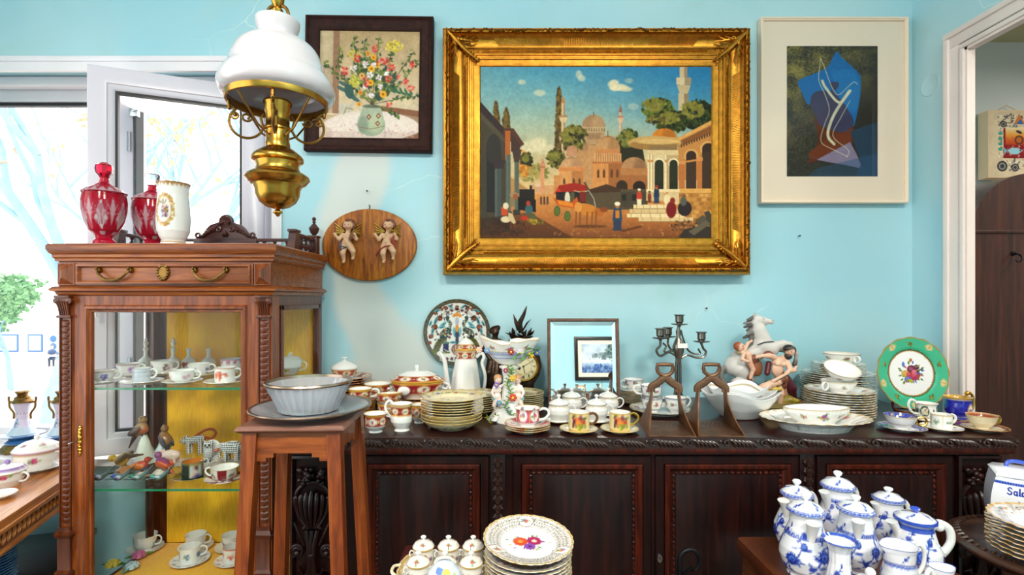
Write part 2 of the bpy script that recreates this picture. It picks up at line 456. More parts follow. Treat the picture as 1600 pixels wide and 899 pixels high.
# ------------------------------------------------------------------ materials
def wall_mat():
    m,nt,b = nodes_of('wall_paint'); setp(b,Roughness=.42,Specular_IOR_Level=.4)
    N = nt.nodes.new; K = nt.links.new
    tc = N('ShaderNodeTexCoord')
    def noise(sc,det=5,dist=0.):
        n = N('ShaderNodeTexNoise'); n.inputs['Scale'].default_value = sc; n.inputs['Detail'].default_value = det
        n.inputs['Distortion'].default_value = dist; K(tc.outputs['Object'],n.inputs['Vector']); return n
    def ramp(src,a,b_):
        r = N('ShaderNodeMapRange'); r.inputs['From Min'].default_value = a; r.inputs['From Max'].default_value = b_; r.interpolation_type = 'SMOOTHSTEP'
        K(src,r.inputs['Value']); return r.outputs['Result']
    def mixc(f,c1,c2):
        x = N('ShaderNodeMix'); x.data_type = 'RGBA'
        K(f,x.inputs[0])
        for s,c in ((6,c1),(7,c2)):
            if isinstance(c,str): x.inputs[s].default_value = (*L(c),1)
            else: K(c,x.inputs[s])
        return x.outputs[2]
    n1 = noise(1.3,3,.4)
    base = mixc(ramp(n1.outputs['Fac'],.35,.68),'a4d6e3','b9dde4')
    n2 = noise(3.1,6,.8)
    base = mixc(ramp(n2.outputs['Fac'],.5,.8),base,'add5d6')
    # pale pools of warm light painted into the wall colour
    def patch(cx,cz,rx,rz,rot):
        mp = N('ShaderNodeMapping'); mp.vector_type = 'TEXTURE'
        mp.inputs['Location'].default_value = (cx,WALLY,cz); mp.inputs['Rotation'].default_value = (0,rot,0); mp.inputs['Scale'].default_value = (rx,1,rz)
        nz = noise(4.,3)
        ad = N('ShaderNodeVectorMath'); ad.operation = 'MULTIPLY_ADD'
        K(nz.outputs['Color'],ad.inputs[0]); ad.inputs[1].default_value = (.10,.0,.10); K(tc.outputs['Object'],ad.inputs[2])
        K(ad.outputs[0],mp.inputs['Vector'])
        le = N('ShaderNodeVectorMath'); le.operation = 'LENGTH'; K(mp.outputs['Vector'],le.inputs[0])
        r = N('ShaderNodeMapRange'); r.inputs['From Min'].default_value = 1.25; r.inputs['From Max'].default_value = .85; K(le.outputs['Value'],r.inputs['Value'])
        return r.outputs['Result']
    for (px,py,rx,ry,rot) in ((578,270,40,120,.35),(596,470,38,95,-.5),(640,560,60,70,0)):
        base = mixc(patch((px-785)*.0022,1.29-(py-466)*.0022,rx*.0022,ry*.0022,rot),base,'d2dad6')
    # hairline cracks and flecks
    v = N('ShaderNodeTexVoronoi'); v.feature = 'DISTANCE_TO_EDGE'; v.inputs['Scale'].default_value = 3.2
    nz = noise(7.,3); ad = N('ShaderNodeVectorMath'); ad.operation = 'MULTIPLY_ADD'
    K(nz.outputs['Color'],ad.inputs[0]); ad.inputs[1].default_value = (.12,.12,.12); K(tc.outputs['Object'],ad.inputs[2]); K(ad.outputs[0],v.inputs['Vector'])
    mm = N('ShaderNodeMath'); mm.operation = 'MULTIPLY'
    K(ramp(v.outputs['Distance'],.008,.0),mm.inputs[0]); K(ramp(noise(1.7,2).outputs['Fac'],.55,.7),mm.inputs[1])
    base = mixc(mm.outputs[0],base,'d6ebec')
    K(base,b.inputs['Base Color'])
    bp = N('ShaderNodeBump'); bp.inputs['Strength'].default_value = .25; bp.inputs['Distance'].default_value = .004
    K(noise(14,6).outputs['Fac'],bp.inputs['Height']); K(bp.outputs['Normal'],b.inputs['Normal'])
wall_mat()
plain('white_trim','eee9ee',.35,var=.04,vscale=5,bump=.15,bscale=40)
plain('pvc','ddd7e2',.25)
plain('gasket','15161c',.5)
plain('steel','b9bdc2',.25,1.)
pane_mat('pane'); pane_mat('cab_glass','fbfdfc',.4)
plain('adj_wall','cdd6d8',.6,var=.06,vscale=3,bump=.2,bscale=12)
plain('adj_ceiling','b9b088',.7,var=.05)
plain('ceiling_paint','eef3f3',.7,var=.03)
wood('floor_wood','3a2417','5a3a24','76502f','y',.4,.2,5)
wood('oak','4a1f06','8a4416','b56a26','x',.38,.2,9,16)
wood('oak_v','4a1d06','803c14','a85c22','z',.38,.2,9,16)
wood('oak_dark','2e1205','5a260e','7a3d18','z',.36,.2,9,12)
wood('crest_wood','2a1212','4d2620','663730','x',.4,.3,9,8)
wood('mahogany','0a0303','1c0807','341009','z',.36,.12,7,16)
wood('mahogany_red','180603','3c1208','662410','z',.36,.12,7,16)
wood('mahogany_h','120608','2a0f0e','42170f','x',.3,.2,7,16)
wood('carved','150b0a','2e1b16','4a2f25','x',.36,.28,9,4)
wood('stand_v','4a1c07','80380f','a5571c','z',.4,.25,9,14)
wood('stand_h','4f1e0a','864013','a5581f','x',.4,.25,9,14)
wood('stand_top','5a3428','7d5140','96685a','x',.45,.2,9,12)
wood('table_oak','8a4b1d','b97336','d89a58','y',.35,.3,8,12)
wood('table_dark','43200d','6b3818','8b5127','y',.4,.3,8,10)
wood('wardrobe_wood','1c0c08','3a1b12','502818','z',.35,.4,6,16)
plain('marble','a8776c',.25,var=.35,vscale=30)
def fabric():
    m,nt,b = nodes_of('yellow_fabric'); setp(b,Roughness=.75,Sheen_Weight=.3)
    N = nt.nodes.new; K = nt.links.new; tc = N('ShaderNodeTexCoord'); mp = N('ShaderNodeMapping'); mp.inputs['Scale'].default_value = (260,260,26)
    n = N('ShaderNodeTexNoise'); n.inputs['Scale'].default_value = 1; n.inputs['Detail'].default_value = 3
    K(tc.outputs['Object'],mp.inputs[0]); K(mp.outputs[0],n.inputs['Vector'])
    n2 = N('ShaderNodeTexNoise'); n2.inputs['Scale'].default_value = 7; n2.inputs['Detail'].default_value = 4; K(tc.outputs['Object'],n2.inputs['Vector'])
    ad = N('ShaderNodeMath'); ad.operation = 'MULTIPLY_ADD'; K(n2.outputs['Fac'],ad.inputs[0]); ad.inputs[1].default_value = .6; K(n.outputs['Fac'],ad.inputs[2])
    r = N('ShaderNodeValToRGB'); r.color_ramp.elements[0].position = .55; r.color_ramp.elements[1].position = 1.05
    r.color_ramp.elements[0].color = (*L('eda000'),1); r.color_ramp.elements[1].color = (*L('ffc90a'),1)
    K(ad.outputs[0],r.inputs[0]); K(r.outputs[0],b.inputs['Base Color'])
    bp = N('ShaderNodeBump'); bp.inputs['Strength'].default_value = .3; bp.inputs['Distance'].default_value = .001; K(n.outputs['Fac'],bp.inputs['Height']); K(bp.outputs[0],b.inputs['Normal'])
fabric()
plain('gold','bb7f2e',.34,1.,var=.25,vscale=60,bump=.25,bscale=160)
plain('gold_relief','935f1c',.4,1.,var=.45,vscale=120,bump=.8,bscale=260)
plain('gilt','e2b04a',.22,1.)
plain('brass','bd8d3c',.24,1.,var=.12,vscale=14)
plain('brass_dark','93682f',.32,1.,var=.2,vscale=30)
plain('brass_old','8a6a3a',.4,1.,var=.3,vscale=60)
plain('silver_rim','a5907e',.28,1.,var=.2,vscale=40)
plain('pewter','7d756c',.28,1.,var=.3,vscale=40)
plain('bronze','3a2a20',.35,.8,var=.4,vscale=60,bump=.3,bscale=120)
plain('iron','15161a',.4,.6,bump=.3)
plain('rust','74543f',.5,.65,var=.35,vscale=25,bump=.4,bscale=90)
plain('rust_wood','6e4526',.45,.3,var=.4,vscale=30,bump=.3,bscale=60)
plain('opal','ddd5d9',.08,coat=.6,trans=0.,spec=.5)
MATS['opal'].node_tree.nodes['Principled BSDF'].inputs['Subsurface Weight'].default_value = .3
MATS['opal'].node_tree.nodes['Principled BSDF'].inputs['Subsurface Radius'].default_value = (.03,.03,.03)
plain('porcelain','e9e8e5',.1,coat=.7)
plain('porcelain_cream','efe2bf',.12,coat=.6)
plain('leather','5e2d14',.35,coat=.3,var=.25,vscale=10,bump=.4,bscale=200)
plain('card','fae0cc',.8); plain('paper_tag','f2ece2',.8)
plain('canvas_side','e2c7a2',.8)
plain('cream_frame','f2dcc4',.35); plain('dark_frame','2e120c',.65,spec=.25,var=.5,vscale=60,bump=.6,bscale=140)
plain('black_wood','181312',.35)
plain('red_table','4a1a13',.3,coat=.4,var=.3,vscale=14)
attr_mat('china'); attr_mat('fig',.3,.2); attr_mat('bisque',.45,.05); attr_mat('oil_paint',.5,.0,bump=.12,bscale=260,spec=.15)
attr_mat('print',.7,0.,spec=.2); attr_mat('bronze_fig',.35,0.,.7,bump=.3)
def glass(name,col,rough=.02,ior=1.5):
    m,nt,b = nodes_of(name); b.inputs['Base Color'].default_value = (*L(col),1)
    setp(b,Roughness=rough,Transmission_Weight=1.,IOR=ior)
glass('crystal','f4f8ff',.03); glass('ruby','e8173a',.03); glass('pressed','f2f6ff',.1,1.35); MATS['pressed'].node_tree.nodes['Principled BSDF'].inputs['Transmission Weight'].default_value = .68
plain('green_edge','1f7d55',.1,coat=.5)
m,nt,b = nodes_of('mirror'); b.inputs['Base Color'].default_value = (.95,.97,.97,1); setp(b,Metallic=1.,Roughness=.01)

for _n in ('mahogany','mahogany_red','mahogany_h'): MATS[_n].node_tree.nodes['Principled BSDF'].inputs['Specular IOR Level'].default_value = .3
def wb(mb,name,mat,root,sharp=38):
    """mesh built in room coordinates, hung under a thing"""
    l = Vector(root.location); mb.v = [(p[0]-l.x,p[1]-l.y,p[2]-l.z) for p in mb.v]
    return mb.build(name,mat,root,sharp=sharp)
def struct(name,mb,mat,kind='structure'):
    o = mb.build(name,mat); o['kind'] = kind; return o

# ------------------------------------------------------------------ the room
RX = 1.408; LX = -2.1; FY = -2.6; CZ = 2.9
WX = -.777; WZ0 = .75; WZ1 = 2.095
struct('floor',MB().box(LX-.2,3.4,FY-.2,2.3,-.05,0),'floor_wood')
struct('ceiling',MB().box(LX-.2,RX+.012,FY-.2,1.96,CZ,CZ+.1),'ceiling_paint')
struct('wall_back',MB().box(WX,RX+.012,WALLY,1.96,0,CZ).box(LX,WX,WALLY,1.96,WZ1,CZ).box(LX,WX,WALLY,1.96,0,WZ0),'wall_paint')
struct('wall_right',MB().box(RX,RX+.012,1.55,1.96,0,CZ).box(RX,RX+.012,.62,1.55,2.05,CZ).box(RX,RX+.012,FY,.62,0,CZ),'wall_paint')
struct('wall_left',MB().box(LX-.2,LX,FY,-1.7,0,CZ).box(LX-.2,LX,1.1,1.96,0,CZ).box(LX-.2,LX,-1.7,1.1,0,.7).box(LX-.2,LX,-1.7,1.1,2.5,CZ),'wall_paint')
struct('wall_front',MB().box(LX-.2,RX+.012,FY-.2,FY,0,CZ),'wall_paint')
# room behind the doorway
struct('wall_adjacent',MB().box(RX+.012,3.3,2.15,2.27,0,2.5).box(3.2,3.32,-.4,2.15,0,2.5).box(RX+.012,3.3,-.5,-.4,0,2.5),'adj_wall')
struct('ceiling_adjacent',MB().box(RX+.012,3.3,-.5,2.15,2.365,2.45),'adj_ceiling')
# door casing on the right-hand wall
def casing():
    mb = MB()
    for (x0,ya,yb,o_) in ((RX-.012,1.568,1.616,0.),(RX-.018,1.600,1.618,.0),(RX-.016,1.548,1.562,.0)):
        d = (ya+yb)/2-1.55; h = yb-ya
        mb.box(x0,RX,ya,yb,0,2.05+d-h/2,.003).box(x0,RX,2.17-yb,2.17-ya,0,2.05+d-h/2,.003).box(x0,RX,2.17-yb,yb,2.05+d-h/2,2.05+d+h/2,.003)
    mb.box(RX-.01,RX+.014,1.540,1.551,0,2.05).box(RX-.01,RX+.014,.62,.631,0,2.05).box(RX-.01,RX+.014,.62,1.551,2.04,2.051)
    return mb
o = struct('trim_1',casing(),plain('door_trim','efe2dc',.4,var=.05,vscale=7,bump=.2,bscale=30).name); o['label'] = 'white painted casing around the doorway on the right wall'
mb = MB().lathe([(0,-.0012),(.032,-.0012),(.034,-.0022),(.0355,-.0006),(.036,.0),(0,.0)],24,axis='x',cx=RX,cy=1.685,cz=PZ(133,1.685))
o = struct('trim_2',mb,'wall_paint'); o['label'] = 'round painted-over cover plate on the right wall'
# window trim on the room side
mb = MB().box(LX,WX+.022,WALLY-.014,WALLY,WZ1-.03,WZ1+.02,.004).box(LX,WX+.022,WALLY-.02,WALLY-.01,WZ1+.002,WZ1+.02,.003)
mb.box(WX-.012,WX+.022,WALLY-.012,WALLY,WZ0,WZ1,.004)
o = struct('trim_3',mb,'white_trim'); o['label'] = 'white wooden casing along the top and side of the window'
o = struct('window_sill',MB().box(LX,WX-.005,1.70,1.95,WZ0-.02,WZ0+.005,.004),'white_trim'); o['label'] = 'white window sill inside the window recess'

# ---- window with two lights, the right-hand casement swung into the room
FYW = 1.90
win = bpy.data.objects.new('window_1',None); COL.objects.link(win); win.location = (-1.4,FYW,WZ0); win['kind'] = 'structure'
win['label'] = 'white window with its right-hand casement swung open into the room'
fr = MB().box(LX,WX,FYW,FYW+.06,2.02,WZ1,.006).box(LX,WX,FYW,FYW+.06,WZ0,WZ0+.06,.006)
fr.box(-.93,WX,FYW,FYW+.06,WZ0,WZ1,.006).box(LX,LX+.06,FYW,FYW+.06,WZ0,WZ1,.006)
fr.box(LX,WX,FYW-.05,FYW-.001,2.06,WZ1-.001,.01)
wb(fr,'window_frame','white_trim',win)
wb(MB().box(-1.425,-1.36,FYW-.015,FYW+.06,WZ0+.06,2.02,.006),'mullion','pvc',win)
wb(MB().box(-1.352,-1.345,FYW-.02,FYW+.02,WZ0+.06,2.02).box(LX+.06,-1.425,FYW+.01,FYW+.03,2.008,2.02),'gasket','gasket',win)
mb = MB().box(-1.365,-1.335,FYW-.03,FYW-.012,1.955,1.985,.003).tube([(-1.35,FYW-.03,1.975),(-1.32,FYW-.03,1.985),(-1.30,FYW-.02,1.983)],.006,8)
for z in (1.83,1.0): mb.tube([(-1.37,FYW-.022,z),(-1.37,FYW-.022,z+.07)],.006,8)
wb(mb,'hinge_hardware','steel',win)
wb(MB().box(LX+.06,-1.425,FYW+.025,FYW+.03,WZ0+.06,2.02),'pane','pane',win)
HX,HY,FX_,FY_ = -.865,1.862,-1.34,1.665
ang = math.atan2(FY_-HY,FX_-HX); SW = math.hypot(FX_-HX,FY_-HY)
z0,z1 = WZ0+.03,2.04
sm = MB().frame(0,SW,z0,z1,[(0,.0),(0,-.03),(.006,-.034),(.052,-.034),(.055,-.030),(.066,-.028),(.072,-.022),(.072,.012),(.06,.02),(.0,.02),(0,0)])
Ms = Matrix.Translation((HX,HY,0)) @ Matrix.Rotation(ang,4,'Z') @ Matrix.Diagonal((1,-1,1,1))
sash = wb(sm.xf(Ms),'casement_sash','pvc',win); sash['label'] = 'open inward-swung casement'
g = MB().frame(.072,SW-.072,z0+.072,z1-.072,[(0,-.021),(.007,-.020),(.007,.0)]).xf(Ms)
gp = wb(g,'gasket','gasket',win)
mb = MB().box(.073,SW-.073,-.008,-.003,z0+.073,z1-.073).xf(Ms); wb(mb,'sash_pane','pane',win)
mb = MB().box(SW-.045,SW-.025,-.046,-.034,1.30,1.36,.003).tube([(SW-.035,-.05,1.33),(SW-.035,-.062,1.33),(SW-.035,-.064,1.31),(SW-.035,-.064,1.23)],.007,8).xf(Ms)
wb(mb,'window_handle','white_trim',win)
# shop window in the left wall (behind the camera's left shoulder)
w2 = bpy.data.objects.new('window_2',None); COL.objects.link(w2); w2.location = (LX,-.3,.7); w2['kind'] = 'structure'
w2['label'] = 'large shop window in the left wall'
mb = MB()
for ya,yb in ((-1.7,-1.64),(-.82,-.76),(.12,.18),(1.04,1.1)): mb.box(LX-.12,LX-.06,ya,yb,.7,2.5,.005)
mb.box(LX-.12,LX-.06,-1.7,1.1,.7,.76,.005).box(LX-.12,LX-.06,-1.7,1.1,2.44,2.5,.005)
wb(mb,'window_frame','white_trim',w2)
wb(MB().box(LX-.095,LX-.09,-1.64,1.04,.76,2.44),'pane','pane',w2)
area('portal_shop_window',(LX-.25,-.3,1.6),(0,math.radians(-90),0),1.8,2.8,1,portal=True)
area('portal_window',(-1.44,1.99,1.42),(math.radians(-90),0,0),1.33,1.35,1,portal=True)
# unseen ceiling lamps added as fill, behind the camera and beyond the doorway
plain('added_lamp_glass','fff4e2',.3,emit=6.)
def added_ceiling_lamp(x,y,z,r,power,label):
    t = thing('added_ceiling_light',label,'added fill light',(x,y,z))
    MB().lathe([(0,0),(r*1.08,0),(r*1.08,-.03),(r,-.035)],32).build('added_base_plate','brass',t)
    MB().lathe([(r,-.033),(r*.98,-.05),(r*.8,-.075),(r*.4,-.09),(0,-.094)],32).build('added_glass_dish','added_lamp_glass',t)
    l = bpy.data.lights.new('added_fill_light','AREA'); l.shape = 'DISK'; l.size = r*2; l.energy = power; l.color = (1,.91,.80)
    lo = bpy.data.objects.new('added_fill_light',l); COL.objects.link(lo); lo.parent = t; lo.location = (0,0,-.1)
added_ceiling_lamp(-.6,-.95,CZ,.28,56,'added round ceiling fill light over the shop floor, nearer the window')
added_ceiling_lamp(.7,-.85,CZ,.28,56,'added round ceiling fill light over the shop floor, nearer the doorway')
added_ceiling_lamp(2.3,1.1,2.365,.18,18,'added round ceiling fill light in the room beyond the doorway')

# ------------------------------------------------------------------ outside the window
struct('ground_outside',MB().box(-70,30,2.3,70,-3.3,-3.2),plain('paving','d9d2c8',.9,var=.1).name)
plain('bark','8fb3cf',.9,var=.15); plain('leaf_green','7fae80',.9); plain('leaf_rust','d9b08a',.9)  # pale bluish bark, leaves and facade: washed-out daylight put into the colours
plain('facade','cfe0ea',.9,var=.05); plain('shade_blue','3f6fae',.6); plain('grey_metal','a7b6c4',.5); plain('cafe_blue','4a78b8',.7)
def tree(label,base,h,seed,leaf,nleaf,spread,lw=.09):
    rng = random.Random(seed); t = thing('bare_tree',label,'tree',base,0,'trees outside the window')
    mb = MB(); tips = []
    def grow(p,d,r,l,lev):
        pts = [p]; q = Vector(p)
        for i in range(5):
            d = (d+Vector((rng.uniform(-.2,.2),rng.uniform(-.2,.2),rng.uniform(-.08,.14)))).normalized(); q = q+d*l/5; pts.append(q.copy())
        rr = [r*(1-.5*i/5) for i in range(6)]; mb.tube(pts,rr,6); tips.extend(pts[2:] if lev > 1 else [])
        if lev < 4:
            for i in range(3 if lev else 4):
                nd = (d*.75+Vector((rng.uniform(-1,1),rng.uniform(-1,1),rng.uniform(-.1,.7)))*spread).normalized()
                grow(pts[rng.choice((3,4,5,5))],nd,r*.5,l*.68,lev+1)
    grow(Vector((0,0,0)),Vector((0,0,1)),h*.022,h*.42,0)
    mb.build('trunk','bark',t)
    lm = MB()
    for i in range(nleaf):
        p = rng.choice(tips)+Vector((rng.gauss(0,.12),rng.gauss(0,.12),rng.gauss(0,.12)))
        a = Vector((rng.uniform(-1,1),rng.uniform(-1,1),rng.uniform(-1,1))).normalized(); b_ = a.orthogonal().normalized()
        lm.add([p-a*lw,p+b_*lw*.6,p+a*lw,p-b_*lw*.6],[(0,1,2,3)])
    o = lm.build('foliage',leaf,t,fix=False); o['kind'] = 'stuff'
tree('bare tree with a few rust leaves outside the left window light',(-8.4,9.0,-3.2),10.5,5,'leaf_rust',500,.9)
tree('bare forked tree seen through the open casement',(-8.6,15,-3.2),12.5,11,'leaf_rust',120,.8)
tree('green and orange bushy tree at the far left outside the window',(-24,25,-3.2),6.2,21,'leaf_green',4200,1.0,.14)
# low building across the street
hb = thing('cafe_building','pale low building with blue openings across the street','building',(-35,38,-3.2))
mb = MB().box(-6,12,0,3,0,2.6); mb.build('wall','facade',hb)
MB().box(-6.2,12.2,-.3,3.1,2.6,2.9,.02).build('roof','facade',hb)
for i,(xa,xb) in enumerate(((-2.4,-.9),(-.2,.9),(5.4,6.4),(8.2,9.2))):
    w = MB().box(xa,xb,-.04,.02,.5,1.8,.01).build('window','shade_blue',hb); MB().box(xa+.1,xb-.1,-.06,-.03,.6,1.7).build('pane','facade',w)
ac = thing('air_conditioner','grey twin-fan air conditioner unit on the building across the street','air conditioner',(-32.9,37.7,-2.6))
MB().box(-.45,.45,-.2,.2,0,1.25,.03).build('casing','grey_metal',ac)
for z in (.35,.9): MB().lathe([(.0,-.02),(.2,-.02),(.24,0)],20,axis='y',cy=-.2,cz=z).build('fan_grille','shade_blue',ac)
cl = [('c',(0,0,.5),.13,(0,.0,.95),.16,'38507c'),('c',(0,0,1.05),.05,(0,0,1.15),.05,'d8b9a4'),('e',(0,0,1.25),(.085,.1,.12),'d8b9a4'),('e',(0,.02,1.32),(.09,.1,.09),'2b2a33'),
      ('c',(-.15,0,.98),.06,(-.2,-.15,.75),.05,'38507c'),('c',(-.2,-.15,.75),.045,(-.02,-.33,.72),.035,'d8b9a4'),('c',(.15,0,.98),.06,(.22,-.12,.75),.05,'38507c'),('c',(.22,-.12,.75),.045,(.05,-.33,.72),.035,'d8b9a4'),
      ('c',(-.08,-.02,.5),.09,(-.1,-.42,.48),.07,'2c3550'),('c',(-.1,-.42,.48),.065,(-.1,-.4,.08),.05,'2c3550'),('c',(.08,-.02,.5),.09,(.12,-.42,.48),.07,'2c3550'),('c',(.12,-.42,.48),.065,(.12,-.4,.08),.05,'2c3550'),
      ('e',(-.1,-.46,.04),(.05,.12,.04),'222228'),('e',(.12,-.46,.04),(.05,.12,.04),'222228')]
o = blob('person',cl,44,.03,'bisque',None,(-29.9,34,-3.2),rz=.6); tag(o,'dark-haired person in blue sitting at the cafe across the street','person')
def cafe_chair(loc,rz,label):
    t = thing('cafe_chair',label,'chair',loc,rz,'cafe chairs across the street')
    MB().box(-.2,.2,-.2,.2,.40,.44,.01).build('seat','cafe_blue',t)
    MB().box(-.2,.2,.17,.21,.5,.85,.015).build('backrest','cafe_blue',t)
    for x in (-.18,.18):
        for y in (-.18,.18): MB().tube([(x,y,0),(x,y,.85 if y > 0 else .4)],.015,6).build('leg','grey_metal',t)
    return t
cafe_chair((-29.85,34.1,-3.2),.6,'blue cafe chair under the seated person outside')
cafe_chair((-28.4,34.2,-3.2),-.7,'empty blue cafe chair beside the cafe table outside')
t = thing('cafe_table','small pale cafe table in front of the seated person outside','table',(-29.1,33.4,-3.2))
MB().lathe([(0,.7),(.35,.7),(.36,.72),(.35,.74),(0,.74)],24).build('table_top','facade',t)
MB().lathe([(.2,0),(.2,.02),(.03,.05),(.03,.7)],16).build('pedestal','grey_metal',t)

# ------------------------------------------------------------------ display cabinet
CB = thing('display_cabinet','carved oak display cabinet with glazed sides, yellow lining and drawer','cabinet',(-.885,1.53,0))
X0,X1,Y0,Y1 = -1.165,-.605,1.345,1.72
ZT = 1.433
def prof_box(mb,x0,x1,y0,y1,prof):
    """horizontal moulding round a box: prof (outset, z)"""
    mb.rings([[(x0-o,y0-o,z),(x1+o,y0-o,z),(x1+o,y1,z),(x0-o,y1,z)] for o,z in prof])
    return mb
wb(MB().box(X0+.012,X1-.012,Y0+.005,Y1-.02,ZT-.006,ZT+.002,.002),'marble_top','marble',CB)
wb(prof_box(MB(),X0,X1,Y0,Y1,[(.0,1.385),(.006,1.387),(.006,1.393),(.010,1.397),(.010,1.404),(.015,1.408),(.019,1.418),(.019,1.427),(.015,1.431),(0,1.432)]),'cornice','oak',CB)
wb(MB().box(X0,X1,Y0,Y1,1.318,1.386),'drawer_case','oak',CB)
wb(prof_box(MB(),X0,X1,Y0,Y1,[(.0,1.296),(.004,1.299),(.006,1.306),(.014,1.309),(.015,1.314),(.010,1.319),(0,1.323)]),'waist_moulding','oak',CB)
dr = MB().box(-1.118,-.652,Y0-.006,Y0,1.325,1.380,.002)
drawer = wb(dr,'drawer','oak',CB)
def sub(mb,name,mat,part):
    root = part.parent; l = Vector(root.location); mb.v = [(p[0]-l.x,p[1]-l.y,p[2]-l.z) for p in mb.v]
    o = mb.build(name,mat,part); return o
sub(MB().frame(-1.112,-.658,1.328,1.377,[(0,Y0-.005),(0,Y0-.011),(.004,Y0-.012),(.007,Y0-.008),(.008,Y0-.005)]),'drawer_moulding','oak',drawer)
for cx in (-1.012,-.762):
    mb = MB()
    p = spline([(-.041,-.012,.014),(-.036,-.018,.004),(-.02,-.020,-.010),(0,-.020,-.014),(.02,-.020,-.010),(.036,-.018,.004),(.041,-.012,.014)],5)
    mb.tube([(cx+a,Y0+b_,1.350+c) for a,b_,c in p],[.0022+.0022*math.sin(math.pi*i/(len(p)-1)) for i in range(len(p))],8)
    for s_ in (-1,1):
        mb.lathe([(0,-.010),(.006,-.008),(.0085,0)],10,axis='y',cx=cx+s_*.041,cy=Y0-.006,cz=1.363)
        mb.ball((cx+s_*.041,Y0-.018,1.367),.004,8)
    sub(mb,'drop_handle','brass_old',drawer)
mb = MB()
for k in range(14): a = k*2*math.pi/14; mb.ball((-.886+.0135*math.cos(a),Y0-.009,1.357+.018*math.sin(a)),.0042,8)
mb.lathe([(0,-.004),(.012,-.004),(.013,0)],16,axis='y',cx=-.886,cy=Y0-.006,cz=1.357,sy=1.35)
es = sub(mb,'escutcheon','brass_old',drawer)
for cx in (-1.142,-.628):
    mb = MB(); w,h = .021,.028; cz = 1.3525
    b0 = [(cx-w,Y0-.003,cz-h),(cx+w,Y0-.003,cz-h),(cx+w,Y0-.003,cz+h),(cx-w,Y0-.003,cz+h)]
    b1 = [(cx-.001,Y0-.020,cz-h+w*.9),(cx+.001,Y0-.020,cz-h+w*.9),(cx+.001,Y0-.020,cz+h-w*.9),(cx-.001,Y0-.020,cz+h-w*.9)]
    mb.rings([b0,b1]); mb.frame(cx-w-.001,cx+w+.001,cz-h-.001,cz+h+.001,[(0,Y0),(0,Y0-.005),(.003,Y0-.006),(.005,Y0-.003)])
    wb(mb,'diamond_block','oak_v',CB)
# posts
scale_me = None
for (xa,xb) in ((X0,-1.127),(-.645,X1)):
    cx = (xa+xb)/2
    post = wb(MB().box(xa,xb,Y0,Y0+.045,.0,1.298),'corner_post','oak_v',CB)
    w = .017
    cap = MB().box(cx-w-.003,cx+w+.003,Y0-.016,Y0,1.290,1.297,.002)
    cap.rings([[(cx-q,Y0-d,z),(cx+q,Y0-d,z),(cx+q,Y0,z),(cx-q,Y0,z)] for q,d,z in ((.012,.005,1.245),(.012,.007,1.262),(.016,.012,1.283),(.018,.013,1.290))])
    for k in range(5): cap.tube([(cx-.011+k*.0055,Y0-.006,1.246),(cx-.011+k*.0055,Y0-.009,1.265),(cx-.013+k*.0065,Y0-.014,1.281)],[.002,.0028,.0034],6)
    for s_ in (-1,1): cap.lathe([(0,-.004),(.0075,-.003),(.0085,0),(.0075,.006),(0,.006)],14,axis='y',cx=cx+s_*.0165,cy=Y0-.010,cz=1.283)
    cap.box(cx-w-.002,cx+w+.002,Y0-.010,Y0,1.238,1.245,.002)
    sub(cap,'capital','oak_dark',post)
    if scale_me is None:
        sm_ = MB(); sm_.lathe([(0,.004),(.004,.0035),(.0075,.002),(.0105,-.001)],14,axis='y',sy=1.0)
        sm_.v = [(x,-abs(y)*1.0-(-z*.18),z if z < 0 else z*.45) for x,y,z in sm_.v]
        scale_me = sm_.mesh('carved_scale'); scale_me.materials.append(MATS['oak_dark'])
    z = 1.228; k = 0
    while z > .70:
        o = mesh_obj('carved_scale',scale_me,None,post,(cx-CB.location.x,Y0-CB.location.y-.001,z)); z -= .0157
    sub(MB().box(cx-.0155,cx-.0125,Y0-.004,Y0,.69,1.238).box(cx+.0125,cx+.0155,Y0-.004,Y0,.69,1.238),'edge_bead','oak_dark',post)
    bs = prof_box(MB(),cx-.017,cx+.017,Y0-.008,Y0+.01,[(0,.0),(0,.56),(.004,.562),(.005,.572),(.001,.578),(0,.58),(0,.662),(.004,.664),(.006,.672),(.002,.680),(0,.682),(0,.69)])
    for k in range(4): bs.box(cx-.011+k*.0065,cx-.0085+k*.0065,Y0-.011,Y0-.007,.2,.55)
    sub(bs,'post_base','oak_dark',post)
# door
door = wb(MB().frame(-1.127,-.645,.40,1.298,[(0,Y0+.012),(0,Y0+.002),(.026,Y0+.002),(.030,Y0-.003),(.036,Y0-.004),(.040,Y0+.003),(.044,Y0+.004),(.046,Y0+.012)]),'glazed_door','oak_v',CB)
sub(MB().box(-1.083,-.689,Y0+.008,Y0+.011,.444,1.254),'door_glass','cab_glass',door)
mb = MB()
zc = PZ(688,Y0)
mb.box(-1.113,-1.107,Y0-.003,Y0+.003,zc-.03,zc+.03,.001)
for k,(dz,r) in enumerate(((.034,.004),(.027,.0055),(.018,.0045),(.006,.006),(-.006,.006),(-.018,.0045),(-.027,.0055),(-.034,.004),(-.040,.003))):
    mb.lathe([(r*.5,-.004),(r,-.002),(r,0)],10,axis='y',cx=-1.110,cy=Y0,cz=zc+dz)
esc = sub(mb,'door_escutcheon','gilt',door)
sub(MB().tube([(-1.110,Y0-.0,zc),(-1.110,Y0-.022,zc)],.0018,8).tube([(-1.110+.006*math.cos(a*math.pi/6),Y0-.028+.006*math.sin(a*math.pi/6)*.9,zc+.003*math.cos(a*math.pi/6)) for a in range(12)],.0014,6,loop=True),'key','steel',door)
